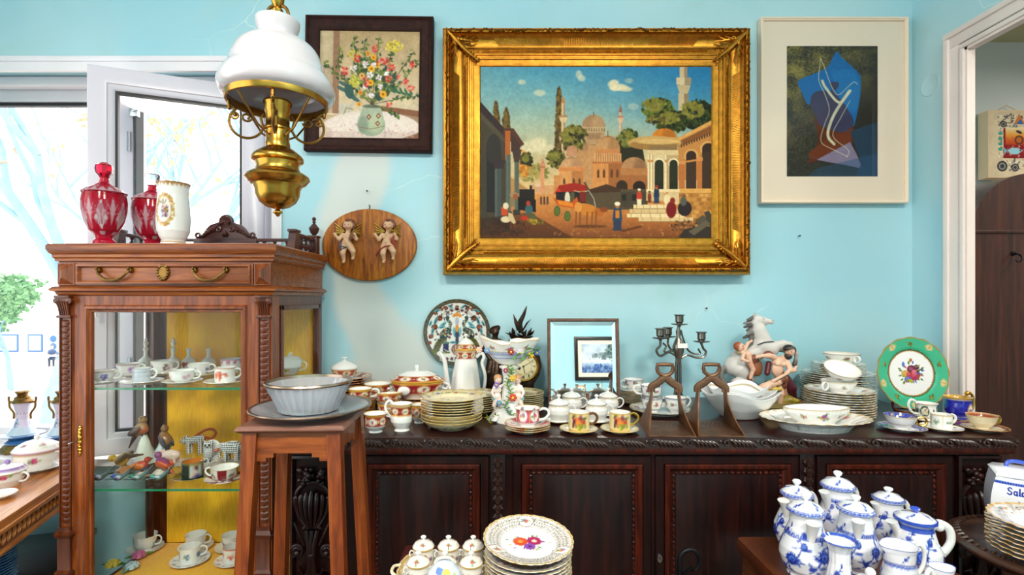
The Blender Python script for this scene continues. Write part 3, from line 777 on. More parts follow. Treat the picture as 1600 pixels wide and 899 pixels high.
# sides, back, base
for nm,xa,xb in (('side_frame',X0+.002,X0+.018),('side_frame',X1-.018,X1-.002)):
    mb = MB().box(xa,xb,Y0+.045,Y1,1.262,1.3).box(xa,xb,Y0+.045,Y1,.0,.47).box(xa,xb,Y0+.045,Y0+.062,.47,1.262).box(xa,xb,Y1-.036,Y1,.47,1.262)
    s = -1 if xa < -1 else 1; xo = xa if s < 0 else xb
    mb.box(min(xo,xo+s*.006),max(xo,xo+s*.006),Y0+.05,Y0+.066,.46,1.27,.002).box(min(xo,xo+s*.006),max(xo,xo+s*.006),Y1-.044,Y1-.028,.46,1.27,.002).box(min(xo,xo+s*.006),max(xo,xo+s*.006),Y0+.05,Y1-.03,1.256,1.27,.002)
    sf = wb(mb,nm,'oak_dark',CB)
    sub(MB().box((xa+xb)/2-.0015,(xa+xb)/2+.0015,Y0+.062,Y1-.036,.47,1.262),'side_glass','cab_glass',sf)
wb(MB().box(X0+.018,X1-.018,Y1-.006,Y1,.44,1.3),'back_panel','oak_dark',CB)
# the lining hangs with slight folds
nx,nz = 60,70; V = []
for j in range(nz):
    for i in range(nx):
        x = X0+.045+(X1-X0-.065)*i/(nx-1); z = .474+(1.292-.474)*j/(nz-1)
        V.append((x-CB.location.x,Y1-.008-.0022*(1+math.sin(x*60+math.sin(z*9)*1.2))*(.4+.6*math.sin(z*4)**2)-CB.location.y,z))
me = grid_mesh('fabric_lining',np.array(V),nx,nz,None); mesh_obj('fabric_lining',me,'yellow_fabric',CB)
wb(MB().box(X0+.018,X1-.018,Y0+.012,Y1-.012,.44,.474,.004),'lined_floor','yellow_fabric',CB)
wb(MB().box(X0,X1,Y0+.01,Y1,.0,.44),'base_cupboard','oak_v',CB)
SH1,SH2,SH3 = 1.052,.783,.474
for z in (SH1,SH2):
    mb = MB().box(X0+.02,X1-.02,Y0+.014,Y1-.016,z-.006,z)
    mb.fm[2] = 1; wb(mb,'glass_shelf',['cab_glass','green_edge'],CB)
# gallery
def spindle(mb,x,y,z0,h):
    mb.lathe([(.003,0),(.006,.02*h),(.0035,.12*h),(.0095,.35*h),(.0105,.45*h),(.004,.72*h),(.003,.8*h),(.006,.92*h),(.006,h)],12,cx=x,cy=y,cz=z0)
gz = ZT+.002
gal = wb(MB().box(X0+.01,X1-.01,Y1-.03,Y1-.012,gz+.042,gz+.052,.002),'gallery_rail','crest_wood',CB)
for x in (-1.09,-1.06,-.79,-.755,-.715,-.68):
    mb = MB(); spindle(mb,x,Y1-.021,gz,.042); sub(mb,'spindle','crest_wood',gal)
for xs in (X0+.018,X1-.018):
    sr = wb(MB().box(xs-.008,xs+.008,1.53,Y1-.012,gz+.042,gz+.052,.002),'side_gallery_rail','crest_wood',CB)
    for y in (1.585,1.625,1.665):
        mb = MB(); spindle(mb,xs,y,gz,.042); sub(mb,'spindle','crest_wood',sr)
    sub(MB().prism([(1.505,gz),(1.545,gz),(1.545,gz+.055),(1.520,gz+.055),(1.515,gz+.03)],xs-.011,xs+.011,'yz').box(xs-.013,xs+.013,1.512,1.552,gz+.052,gz+.060,.002),'end_bracket','crest_wood',sr)
    sub(MB().box(xs-.014,xs+.014,Y1-.04,Y1-.012,gz,gz+.058,.002).box(xs-.017,xs+.017,Y1-.043,Y1-.009,gz+.054,gz+.061,.002),'gallery_post','crest_wood',sr)
    sub(MB().lathe([(.009,0),(.006,.004),(.012,.010),(.016,.022),(.017,.026),(.009,.036),(.004,.042),(.006,.046),(.004,.050),(.007,.056),(.004,.062),(0,.063)],16,cx=xs,cy=Y1-.026,cz=gz+.06),'finial','crest_wood',sr)
cxc = -.916; yb = Y1-.02
out = [(-.098,0),(.098,0),(.098,.006),(.088,.008),(.076,.016),(.062,.034),(.052,.044),(.040,.049),(.03,.052),(.02,.056),(-.02,.056),(-.03,.052),(-.040,.049),(-.052,.044),(-.062,.034),(-.076,.016),(-.088,.008),(-.098,.006)]
cr = wb(MB().prism([(cxc+a,gz+.052+b_) for a,b_ in out],yb-.006,yb+.006).box(cxc-.104,cxc+.104,yb-.012,yb+.01,gz,gz+.052,.003),'carved_crest','crest_wood',CB)
mb = MB()
for k in range(9):
    a = math.radians(-20+k*27.5); mb.tube([(cxc,yb-.008,gz+.108),(cxc+.017*math.cos(a),yb-.012,gz+.108+.019*math.sin(a))],[.002,.0058],8)
mb.lathe([(.0,-.012),(.022,-.006),(.024,0),(.022,.006),(0,.008)],24,axis='y',cx=cxc,cy=yb,cz=gz+.109)
sub(mb,'shell_ornament','crest_wood',cr)
for s_ in (-1,1):
    mb = MB()
    mb.tube([(cxc+s_*(.022+.010*math.cos(t)*(1-t/14)),yb-.009,gz+.083+.010*math.sin(t)*(1-t/14)) for t in np.linspace(0,9,24)],.0035,8)
    for k,(a,b_) in enumerate(((.034,.056),(.046,.046),(.056,.037),(.066,.026),(.078,.014))):
        mb.tube([(cxc+s_*(a-.012),yb-.008,gz+.05+b_*.9),(cxc+s_*a,yb-.012,gz+.05+b_*.65),(cxc+s_*(a+.006),yb-.008,gz+.052+b_*.35)],[.0025,.0055,.002],8)
    mb.tube([(cxc+s_*(.09+.007*math.cos(t)),yb-.008,gz+.062+.007*math.sin(t)) for t in np.linspace(-2,3.5,14)],.004,8)
    sub(mb,'leaf_scroll','crest_wood',cr)
mb = MB()
for a in (-.35,0,.35): mb.tube([(cxc,yb-.008,gz+.076),(cxc+math.sin(a)*.012,yb-.013,gz+.066),(cxc+math.sin(a)*.018,yb-.008,gz+.057)],[.002,.005,.001],8)
sub(mb,'bellflower','crest_wood',cr)
mb = MB()
for k in range(16): mb.ball((cxc-.09+k*.012,yb-.013,gz+.022),.0045,8,sz=1.6)
o = sub(mb,'bead_row','crest_wood',cr)

# ------------------------------------------------------------------ plant stand
PS = thing('plant_stand','square wooden plant stand with splayed legs and stepped apron','stand',(-.398,1.05,0))
PZt = 1.051
mb = MB().rings([[(-.101+o,-.101+o,z),(.101-o,-.101+o,z),(.101-o,.101-o,z),(-.101+o,.101-o,z)] for o,z in ((.006,PZt-.013),(.0,PZt-.008),(.0,PZt-.006),(.005,PZt))])
mb.build('stand_top','stand_top',PS)
def splay(x,y,z0_,z1_,k,w):
    R = []
    for z in (z0_,z1_):
        f = 1+k*(PZt-z)
        cx,cy = x*f,y*f
        R.append([(cx-w,cy-w,z),(cx+w,cy-w,z),(cx+w,cy+w,z),(cx-w,cy+w,z)])
    return R
for sx in (-1,1):
    for sy in (-1,1): MB().rings(splay(sx*.077,sy*.077,0,PZt-.013,.55,.0125)).build('leg','stand_v',PS)
ap = [(-.07,.0),(.07,.0),(.07,-.056),(.050,-.056),(.050,-.049),(.036,-.049),(.036,-.041),(-.036,-.041),(-.036,-.049),(-.050,-.049),(-.050,-.056),(-.07,-.056)]
for k in range(4):
    mb = MB().prism([(a,b_+PZt-.013) for a,b_ in ap],-.084,-.076); mb.xf(Matrix.Rotation(k*math.pi/2,4,'Z')); mb.build('apron','stand_h' if k % 2 == 0 else 'stand_v',PS)
mb = MB()
for sx,sy,z in ((-.062,.062,.72),): pass
PS.rotation_euler = (0,0,math.radians(1.5))

# ------------------------------------------------------------------ sideboard
SB = thing('sideboard','long dark mahogany sideboard with carved leaf edge and beaded panel doors','sideboard',(.355,1.5,0))
SX0,SX1,SYF,SZ = -.545,1.255,1.242,.95
BYF = 1.275
wb(MB().box(SX0,SX1,SYF+.004,1.755,SZ-.004,SZ,.0015).box(SX0+.004,SX1-.004,SYF+.008,1.755,SZ-.04,SZ-.004),'top_board','mahogany_h',SB)
wb(MB().box(SX0+.002,SX1-.002,SYF+.006,1.75,.912,.925,.002).box(SX0+.01,SX1-.01,SYF+.016,1.75,.905,.912),'fillet_moulding','mahogany_red',SB)
lm = MB()
def lobe(pts,r): lm.tube(spline(pts,4),[r*(.35+.65*math.sin(math.pi*min(1,.12+i/(len(pts)*4-4)*.88))) for i in range(len(pts)*4-3)],7)
lm.tube([(-.034+.0085*(1-t/11)*math.cos(t),-.003-.0004*t,.0008+.0085*(1-t/11)*math.sin(t)) for t in np.linspace(-1.2,8,26)],.0026,7)
for i_ in range(6):
    x_ = -.020+i_*.0098
    lobe([(x_-.012,0,.0095-.0016*i_*.4),(x_-.002,-.006,.008-.0012*i_),(x_+.005,-.008,.000-.0008*i_),(x_+.004,-.004,-.0095)],.0040-.0002*i_)
lm.lathe([(0,-.006),(.004,-.004),(.005,0)],10,axis='y',cx=.041,cz=.005)
lm.box(-.045,.045,-.001,.004,-.012,.012)
leaf_me = lm.mesh('carved_leaf'); leaf_me.materials.append(MATS['carved'])
band = wb(MB().box(SX0+.003,SX1-.003,SYF+.006,SYF+.02,.925,.947),'carved_band','carved',SB)
for k in range(20):
    mesh_obj('carved_leaf',leaf_me,None,band,(SX0+.045+k*.09-.355,SYF+.005-1.5,.936))
wb(MB().box(SX0+.02,SX1-.02,BYF,1.75,.08,.906),'carcase','mahogany',SB)
wb(MB().box(SX0+.005,SX1-.005,BYF-.012,1.75,.0,.08,.005),'plinth','mahogany',SB)
def beads(mb,pts,r,step):
    for (a,b_) in zip(pts[:-1],pts[1:]):
        a = Vector(a); b_ = Vector(b_); l = (b_-a).length; n = max(1,int(l/step)); d = (b_-a)/n
        for i in range(n):
            c = a+d*(i+.5); ln = (step*.42 if i % 3 else step*.22); ax = 'x' if abs(d.x) > abs(d.z) else 'z'
            k = 4; prof = [(r*math.sin(math.pi*q/k),-ln*math.cos(math.pi*q/k)) for q in range(k+1)]
            mb.lathe(prof,7,cx=c.x,cy=c.y,cz=c.z,axis=ax)
def sdoor(pxa,pxb,key=None):
    xa,xb = PX(pxa,BYF),PX(pxb,BYF); za,zb = .12,PZ(724,BYF)
    d = wb(MB().frame(xa-.022,xb+.022,za-.022,.900,[(0,BYF+.005),(0,BYF-.006),(.002,BYF-.008),(.020,BYF-.008),(.022,BYF-.004),(.023,BYF+.002)]),'cupboard_door','mahogany',SB)
    fm = sub(MB().frame(xa,xb,za,zb,[(0,BYF),(0,BYF-.012),(.003,BYF-.015),(.010,BYF-.014),(.014,BYF-.008),(.018,BYF-.005)]),'panel_moulding','mahogany_red',d)
    bd = MB(); i = .0225
    beads(bd,[(xa+i,BYF-.004,za+i),(xb-i,BYF-.004,za+i),(xb-i,BYF-.004,zb-i),(xa+i,BYF-.004,zb-i),(xa+i,BYF-.004,za+i)],.0042,.0135)
    o = sub(bd,'bead_moulding','mahogany_red',d); o['kind'] = 'stuff'
    sub(MB().box(xa+.018,xb-.018,BYF-.004,BYF+.004,za+.018,zb-.018).box(xa+.028,xb-.028,BYF-.006,BYF,za+.028,zb-.028,.001),'door_panel','mahogany',d)
    if key:
        mb = MB().lathe([(.0025,-.003),(.006,-.003),(.0068,0)],14,axis='y',cx=PX(key,BYF),cy=BYF-.008,cz=PZ(870,BYF),sy=1.7)
        sub(mb.box(PX(key,BYF)-.0012,PX(key,BYF)+.0012,BYF-.012,BYF-.010,PZ(876,BYF),PZ(868,BYF)),'keyhole_plate','steel',d)
sdoor(576,750); sdoor(815,1003); sdoor(1037,1232,1029); sdoor(1288,1472)
for pa,pb in ((766,790),(1247,1268)):
    cx = PX((pa+pb)/2,BYF)
    pil = wb(MB().box(cx-.018,cx+.018,BYF-.010,BYF+.005,.09,.905,.002),'pilaster','mahogany',SB)
    z = .885
    hm = MB().tube([(0,-.001,.009),(0,-.009,.002),(0,-.007,-.006),(0,-.001,-.013)],[.004,.0085,.007,.001],8)
    hm.tube([(-.006,-.002,.008),(-.009,-.006,0),(-.007,-.002,-.008)],[.002,.004,.001],6).tube([(.006,-.002,.008),(.009,-.006,0),(.007,-.002,-.008)],[.002,.004,.001],6)
    hme = hm.mesh('carved_husk'); hme.materials.append(MATS['carved'])
    while z > .52:
        mesh_obj('carved_husk',hme,None,pil,(cx-.355,BYF-.010-1.5,z)); z -= .0225
def urn_panel(cx,w):
    zc = .0
    pn = wb(MB().frame(cx-w,cx+w,.1,.9,[(0,BYF),(0,BYF-.012),(.006,BYF-.014),(.010,BYF-.004)]),'carved_panel','mahogany',SB)
    y = BYF-.006
    mb = MB(); rng = random.Random(4)
    for k in range(26): mb.ball((cx+rng.uniform(-.032,.032),y-rng.uniform(.002,.010),.846+rng.uniform(-.016,.02)*(1)),rng.uniform(.005,.009),8)
    sub(mb,'flower_crest','mahogany',pn)
    mb = MB(); mb.tube(arc(cx,.790,.043,15,165,14,y),.006,8)
    for k in range(7):
        u = (k-3)/3.0
        mb.tube(spline([(cx+u*.038,y-.003,.812-abs(u)*.012),(cx+u*.041,y-.010*(1.3-abs(u)),.790),(cx+u*.034,y-.012*(1.3-abs(u)),.755),(cx+u*.014,y-.006,.722)],4),[.0045,.006,.0066,.0068,.0068,.0066,.006,.0056,.005,.0045,.004,.0035,.003],8)
    mb.tube(arc(cx,.712,.022,20,160,10,y-.004),.005,8)
    sub(mb,'fluted_urn','mahogany',pn)
    mb = MB()
    for k in (-1,0,1): mb.tube([(cx+k*.014,y-.004,.716),(cx+k*.007,y-.010,.68),(cx+k*.004,y-.008,.64),(cx+k*.012,y-.004,.58),(cx+k*.02,y-.004,.50)],[.006,.006,.006,.007,.005],8)
    mb.ball((cx,y-.008,.655),.009,10).tube(arc(cx,.592,.02,0,180,8,y-.006),.005,8)
    sub(mb,'baluster_stem','mahogany',pn)
    for s_ in (-1,1):
        mb = MB(); mb.tube([(cx+s_*(.036+.015*math.cos(t)*(1-t/16)),y-.005,.665+.017*math.sin(t)*(1-t/16)) for t in np.linspace(-1,9,30)],.0048,8)
        mb.ball((cx+s_*.036,y-.007,.660),.008,8)
        mb.tube(spline([(cx+s_*.044,y-.003,.735),(cx+s_*.03,y-.006,.705),(cx+s_*.018,y-.006,.68)],4),.004,7)
        for k in range(4): mb.tube([(cx+s_*.018,y-.003,.60-k*.022),(cx+s_*(.03+.003*k),y-.009,.625-k*.022),(cx+s_*.043,y-.003,.612-k*.02)],[.003,.007,.001],8)
        sub(mb,'acanthus_scroll','mahogany',pn)
urn_panel(PX(490,BYF),.054); urn_panel(1.255-(PX(490,BYF)+.545),.054)

# ------------------------------------------------------------------ table by the window, its box and low stuff
TB = thing('window_table','light oak table with carved gadroon edge beside the window','table',(-1.178,1.2,0),math.radians(18))
tz = .766
MB().box(-.78,0,-.25,.49,tz-.02,tz,.004).build('table_top','table_oak',TB)
MB().box(-.76,-.012,-.24,.48,tz-.075,tz-.02).build('apron','table_dark',TB)
MB().box(-.004,.006,-.25,.49,tz-.032,tz-.020,.003).box(-.012,.002,-.25,.49,tz-.084,tz-.074,.003).build('edge_moulding','table_oak',TB)
gm = MB().lathe([(.0,-.003),(.006,-.001),(.008,.004),(.0055,.006),(.0035,.003),(0,.002)],12,axis='x',sy=2.0)
gm.v = [(abs(x) if x < 0 else x,y,z) for x,y,z in gm.v]
gme = gm.mesh('carved_gadroon'); gme.materials.append(MATS['table_oak'])
apn = [o for o in TB.children if o.name.startswith('apron')][0]
for k in range(34): mesh_obj('carved_gadroon',gme,None,apn,(-.011,-.225+k*.0212,tz-.053),(math.radians(-18),0,0))
for x in (-.73,-.04):
    for y in (-.21,.45): MB().lathe([(.02,0),(.025,.05),(.018,.12),(.022,.4),(.03,.55),(.022,.6),(.026,tz-.075)],16,cx=x,cy=y).build('leg','table_dark',TB)
bx = thing('low_chest','dark low wooden chest under the window table','chest',(-1.47,1.43,0),math.radians(18))
MB().box(-.2,.2,-.19,.19,0,.515,.004).build('body','table_dark',bx)
MB().box(-.21,.21,-.2,.2,.515,.536,.004).build('lid','black_wood',bx)

# ------------------------------------------------------------------ wardrobe and hanging collage in the next room
WD = thing('wardrobe','dark brown arched wardrobe panel beyond the doorway','wardrobe',(1.86,1.95,0))
wx0,wx1,wy = PX(1519,1.80),2.07,1.80
cxw = (wx0+wx1)/2; rw = (wx1-wx0)/2; zs = PZ(362,wy)
pts = [(wx0,0),(wx1,0),(wx1,zs)]+[(cxw+rw*math.cos(math.radians(a)),zs+.205*math.sin(math.radians(a))) for a in np.linspace(0,180,40)][1:-1]+[(wx0,zs)]
wb(MB().prism(pts,wy,wy+.3),'arched_body','wardrobe_wood',WD)
wb(MB().box(wx0-.002,wx1,wy-.006,wy,zs-.006,zs+.004,.002),'bead_moulding','wardrobe_wood',WD)
hx = PX(1583,wy); hz = PZ(405,wy)
wb(MB().tube(spline([(hx,wy-.004,hz+.02),(hx+.004,wy-.02,hz+.012),(hx+.002,wy-.03,hz),(hx-.006,wy-.028,hz-.012),(hx-.012,wy-.02,hz-.004)],5),.003,8).lathe([(0,-.006),(.008,-.004),(.009,0)],12,axis='y',cx=hx,cy=wy,cz=hz+.02),'coat_hook','iron',WD)
# round table at the right
RT = thing('round_table','small round dark wooden table with carved rim at the right edge','table',(1.085,1.0,0))
rz_ = .80
MB().lathe([(0,rz_-.022),(.15,rz_-.022),(.158,rz_-.016),(.166,rz_-.008),(.166,rz_-.004),(.160,rz_),(.152,rz_+.001),(.148,rz_-.001),(0,rz_-.001)],64).build('table_top',plain('round_wood','3c2418',.35,coat=.35,var=.35,vscale=18,bump=.5,bscale=60).name,RT)
gm = MB().tube([(-.007,0,0),(-.002,.006,.002),(.006,.003,0)],[.001,.004,.001],6); gme = gm.mesh('carved_leaf_rim'); gme.materials.append(MATS['round_wood'])
tt = RT.children[0]
for k in range(56):
    a = k*2*math.pi/56; mesh_obj('carved_rim_leaf',gme,None,tt,(.150*math.cos(a),.150*math.sin(a),rz_+.0005),(0,0,a+.5))
MB().lathe([(.03,rz_-.022),(.02,.7),(.028,.6),(.018,.5),(.03,.3),(.035,.2),(.02,.12),(.04,.06)],20).build('pedestal','mahogany',RT)
for k in range(3):
    a = k*2.094+.6; MB().tube(spline([(.02*math.cos(a),.02*math.sin(a),.12),(.08*math.cos(a),.08*math.sin(a),.10),(.13*math.cos(a),.13*math.sin(a),.03),(.165*math.cos(a),.165*math.sin(a),.02)],4),[.014]*12+[.018],8).build('foot','mahogany',RT)
# leather-topped bench for the blue and white pots
BN = thing('leather_bench','brown leather topped bench under the blue and white pots','bench',(.735,.94,0))
bz = .75
mb = MB().box(-.205,.165,-.22,.225,bz-.035,bz,.012)
mb.xf(Matrix.Shear('XY',4,(0,0))); mb.build('leather_seat','leather',BN)
MB().box(-.195,.155,-.21,.215,bz-.08,bz-.036,.004).build('seat_rail','table_dark',BN)
for x in (-.18,.14):
    for y in (-.195,.2): MB().box(x-.015,x+.015,y-.015,y+.015,0,bz-.08).build('leg','table_dark',BN)
# small red-brown table in front
TT = thing('tray_table','small reddish brown table in front of the sideboard','table',(-.035,.84,0))
tz2 = .775
mb = MB().box(-.168,.168,-.23,.23,tz2-.018,tz2,.006).build('table_top','red_table',TT)
MB().box(-.15,.15,-.21,.21,tz2-.07,tz2-.018).build('apron','red_table',TT)
for x in (-.14,.14):
    for y in (-.2,.2): MB().box(x-.014,x+.014,y-.014,y+.014,0,tz2-.07,.003).build('leg','red_table',TT)
# wrought iron curl
ih = thing('iron_hook','black wrought iron curled hook in front of the sideboard doors','hook',(PX(1062,1.08),1.08,0))
pts = [(0,0,0),(0,0,.4),(0,0,.70)]+[(.021+.021*math.cos(a)*1,0,.735+.024*math.sin(a)) for a in np.linspace(math.pi,-.9,20)]
MB().tube(pts,[.006]*3+[.005-.001*i/20 for i in range(20)],10).build('hook_rod','iron',ih)
MB().tube([(.0,0,.70),(.012,-.004,.715),(.022,-.004,.722),(.03,0,.712)],[.002,.008,.01,.002],8,flat=.4).build('leaf_tip','iron',ih)
MB().lathe([(0,0),(.07,0),(.07,.012),(.02,.02),(.008,.05)],20).build('foot','iron',ih)

# ------------------------------------------------------------------ the large oil painting, drawn as in a view of a domed town square
def paint_town():
    c = Cv(752,102,1115,371,1.0*1.0,'8fb4c0')
    c.grad(752,102,1115,300,[(0,'4f9cc4'),(.22,'78aec2'),(.45,'a8bdb4'),(.7,'cbbf9c'),(1,'d9b98a')])
    # deeper blue to the right
    X = (np.arange(c.w)+.5)/c.k+c.x0; Y = (np.arange(c.h)+.5)/c.k+c.y0
    m = np.clip((X[None]-860)/230,0,1)*np.clip((235-Y[:,None])/120,0,1)*.85
    c.a = c.a*(1-m[...,None])+c.col('2277b4')*m[...,None]
    m = np.clip((840-X[None])/90,0,1)*np.clip((200-Y[:,None])/100,0,1)*.35
    c.a = c.a*(1-m[...,None])+c.col('9fb6b8')*m[...,None]
    c.mottle(.05,.05,2)
    for (x,y,rx,ry,al) in ((962,128,7,5,.9),(958,131,6,5,.8),(970,135,13,5,.9),(980,138,10,4,.8),(964,137,9,4,.9),(907,115,5,6,.6),(911,121,6,5,.6),(818,127,6,4,.6),(846,144,9,5,.6),(985,125,7,4,.4),(834,227,18,10,.55),(845,222,12,9,.6),(856,232,16,8,.5),(820,236,14,7,.5),(992,165,8,5,.35)):
        c.ell(x,y,rx,ry,'e6dcc4',0,al,.5)
    # ground
    c.grad(752,300,1115,371,[(0,'d49a5c'),(.25,'c98a4c'),(.6,'b06f3a'),(1,'7a4a2a')])
    c.poly([(752,240),(836,300),(836,300),(752,300)],'b98d58')
    # far greenery and pale buildings by the street end
    c.dabs(835,268,24,14,90,4,['8f8a4c','a89a58','7a7a3e','b8a060'],.8,1)
    c.dabs(823,255,8,20,40,4,['c9822f','b86f24','dca04a'],.8,2)
    c.rect(834,288,884,302,'cf9f72'); c.ell(843,289,5,4,'d9bfa8'); c.rect(838,290,848,300,'cda37e')
    c.rect(847,252,853,300,'d69a76'); c.poly([(846,258),(855,258),(853,252),(851,246),(850,246),(848,252)],'c98f70'); c.rect(846,258,855,261,'b9785a')
    # great mosque behind
    for (x,y,rx,ry) in ((930,206,17,22),): pass
    c.rect(913,198,947,236,'b79a78'); c.ell(930,196,18,18,'a98768'); c.rect(912,197,948,206,'bda280'); c.poly([(905,222),(955,222),(962,300),(896,300)],'c19467')
    for k in range(9): c.rect(914+k*4,199,915.6+k*4,204,'7a624c')
    c.ell(930,217,12,9,'a07f62'); c.rect(918,216,942,224,'b49470'); c.ell(914,228,8,7,'a98262'); c.ell(945,226,8,7,'b08a66'); c.line([(930,179),(930,174)],1.2,'6b5238')
    c.ell(936,192,9,12,'c4a680',0,.4,.6)
    # cypresses and minarets
    def cyp(x,yt,yb,w,seed,cols=('5c4a22','6f5a2c','4a3d1e','836a34')):
        rng = np.random.RandomState(seed)
        for i in range(int((yb-yt)*2.2)):
            q = rng.rand(); y = yt+(yb-yt)*q; ww = w*min(1,.15+1.6*q**.8)
            c.ell(x+rng.uniform(-1,1)*ww*.8,y,1.6+rng.rand()*1.4,3+rng.rand()*2,cols[rng.randint(len(cols))],rng.uniform(-.3,.3),.9)
    cyp(778,160,205,5,1); cyp(794,170,208,6,2)
    cyp(876,138,232,6,3)
    def minar(x,yt,yb,w,col='d9bf9c',dk='a8876a',cap='b9865a'):
        c.rect(x-w/2,yt+12,x+w/2,yb,col); c.rect(x+w*.1,yt+12,x+w/2,yb,dk)
        c.poly([(x-w*.65,yt+13),(x+w*.65,yt+13),(x,yt)],cap)
        yb2 = yt+12+(yb-yt)*.22; c.poly([(x-w*.7,yb2+8),(x+w*.7,yb2+8),(x+w*1.2,yb2),(x-w*1.2,yb2)],col); c.rect(x-w*1.2,yb2-3,x+w*1.2,yb2,dk)
    minar(882.5,147,250,5.5); c.poly([(876,212),(888,212),(886,222),(878,222)],'cfae8a')
    minar(972,161,205,4,'d9b9a0','b08a78','9a5a4a')
    # tree clumps
    def clump(x,y,rx,ry,n,sz,seed,cols=('3c3a16','54501e','6a6428','2b2a12','84803a')):
        c.dabs(x,y,rx,ry,n,sz,cols,.95,seed); c.dabs(x-rx*.3,y-ry*.35,rx*.7,ry*.6,n//3,sz*.8,['8f8a40','7c7832'],.8,seed+1)
    clump(898,216,17,20,130,4,5); clump(872,246,13,13,80,4,6); clump(906,206,12,8,50,4,7)
    clump(985,222,17,20,130,4,8,('26300f','3a4618','4d5a22','1c220c','67722e'))
    c.poly([(968,230),(1006,228),(1012,262),(965,262)],'2c2a18')
    # near domes
    def dome(x,y,rx,ry,col,dk,ribs):
        c.ell(x,y,rx,ry,col)
        for k in range(ribs):
            u = -1+2*(k+.5)/ribs; c.line([(x+u*rx*math.cos(t),y-ry*math.sin(t)) for t in np.linspace(.05,1.5,8)],1.,dk,.55)
        c.ell(x+rx*.45,y-ry*.1,rx*.5,ry*.85,dk,0,.45,.6)
    dome(895,262,18,18,'d6ad86','9b6f4e',11); c.rect(876,262,915,300,'d59c64'); c.rect(896,264,914,300,'b87d48'); c.rect(875,260,916,266,'d08a52')
    for k in range(10): c.rect(876+k*4,258,878+k*4,261,'d9965e')
    for x in (884,899,908): c.ell(x,281,1.6,4,'5a3a22'); c.rect(x-1.6,281,x+1.6,286,'5a3a22')
    c.rect(868,272,878,300,'c98e58'); c.ell(896,232,8,6,'b8876c'); c.rect(887,232,904,243,'c08f70')
    dome(952,232,19,21,'d2a577','8f6541',12); c.rect(933,231,971,238,'c98a58'); c.rect(931,238,973,252,'d7a574')
    for k in range(11): c.line([(934+k*3.6,239),(934+k*3.6,251)],1.2,'a06d42')
    c.rect(928,252,974,300,'d19358'); c.rect(953,252,974,300,'a3683a'); c.rect(927,251,975,254,'b87343')
    for x in (937,946,958,967): c.ell(x,268,2,5,'6b4325'); c.rect(x-2,268,x+2,276,'6b4325')
    c.line([(952,212),(952,203)],1.2,'7a5a30'); c.line([(916,284),(926,302)],3,'5a4a38')
    dome(993,262,20,18,'b48a64','6b4a34',0); c.rect(972,261,1014,277,'b57e4e'); c.poly([(964,280),(1018,280),(1012,272),(972,272)],'a56d40'); c.rect(964,279,1018,305,'a36a3c')
    c.ell(974,290,9,10,'3a2a1c'); c.ell(1001,291,10,10,'2e2118'); c.rect(965,291,983,304,'3a2a1c'); c.rect(991,291,1011,304,'2e2118')
    # grey low sheds
    c.rect(918,294,1014,326,'5a4d3a'); c.poly([(918,296),(950,286),(972,294),(972,298),(918,300)],'4a3222'); c.rect(972,298,1014,322,'4c4436'); c.rect(974,302,981,312,'2a2620'); c.rect(990,302,997,312,'2a2620')
    c.mottle(.06,.25,4)
    # tall minaret, dark trees, arcade on the right
    c.rect(1064,102,1076,170,'cbb99e'); c.rect(1071,102,1076,170,'9c8c74'); c.poly([(1060,132),(1081,132),(1077,145),(1064,145)],'c3b193'); c.rect(1059,120,1082,131,'d2c2a6'); c.rect(1072,120,1082,131,'a39278'); c.rect(1062,145,1078,172,'c8b79a'); c.rect(1071,145,1078,172,'978870')
    clump(1030,168,24,15,170,4,10,('3d4a17','56661f','6d7a2c','2a3411','87913c')); clump(1053,188,28,16,200,4,12,('26330f','3c4a18','1c260c','55611f')); clump(1092,178,24,22,230,4,14,('1f2a10','2f3d18','16200c','435020')); clump(1024,186,12,6,40,3,16)
    c.poly([(1062,214),(1115,186),(1115,280),(1062,280)],'c08a4e'); c.poly([(1060,215),(1115,186),(1115,192),(1060,220)],'dba862'); c.poly([(1062,220),(1115,194),(1115,206),(1062,228)],'8a5a30')
    for k in range(13): c.rect(1066+k*4,224-k*1.6,1068+k*4,229-k*1.6,'4f3320')
    def arch(x0,x1,yt,yb,col='3a2b22'):
        c.ell((x0+x1)/2,yt+(x1-x0)/2,(x1-x0)/2+3,(x1-x0)/2+3,'d9a868'); c.ell((x0+x1)/2,yt+(x1-x0)/2,(x1-x0)/2,(x1-x0)/2,col); c.rect(x0,yt+(x1-x0)/2,x1,yb,col)
        for k in range(int((x1-x0)/2)): c.line([(x0+k*2,yt+14),(x0+k*2,yb)],.6,'6b5138',.8)
    arch(1074,1090,234,294); arch(1099,1118,222,294)
    c.rect(1063,252,1072,294,'b87440'); c.rect(1091,246,1099,294,'bd7942'); c.rect(1062,250,1073,255,'d0935a'); c.rect(1090,244,1100,250,'d0935a'); c.poly([(1072,250),(1091,247),(1091,250),(1072,253)],'c98c50')
    c.rect(1062,293,1115,300,'d9a962'); c.rect(1062,300,1115,340,'b98646')
    rng = np.random.RandomState(5)
    for r in range(6):
        for k in range(7): c.rect(1063+k*8+(r % 2)*4,301+r*6.5,1069.5+k*8+(r % 2)*4,306.2+r*6.5,['c9964f','b07a3c','d8a962','a06c34'][rng.randint(4)],.8)
    # fountain kiosk
    c.rect(1014,225,1062,300,'d8c6a2'); c.rect(1042,225,1062,300,'bda47e')
    c.ell(1040,213,19,14,'cf8427'); c.ell(1047,213,11,13,'9a5a1c',0,.5,.5); c.rect(1020,213,1062,222,'cfa05c')
    c.ell(1025,222,42,11,'c9a468'); c.ell(1024,225,38,8,'a27c48'); c.ell(1030,220,34,4,'e0bf86',0,.8); c.rect(1016,226,1060,234,'8f7450'); c.rect(1014,233,1062,241,'d9c39c')
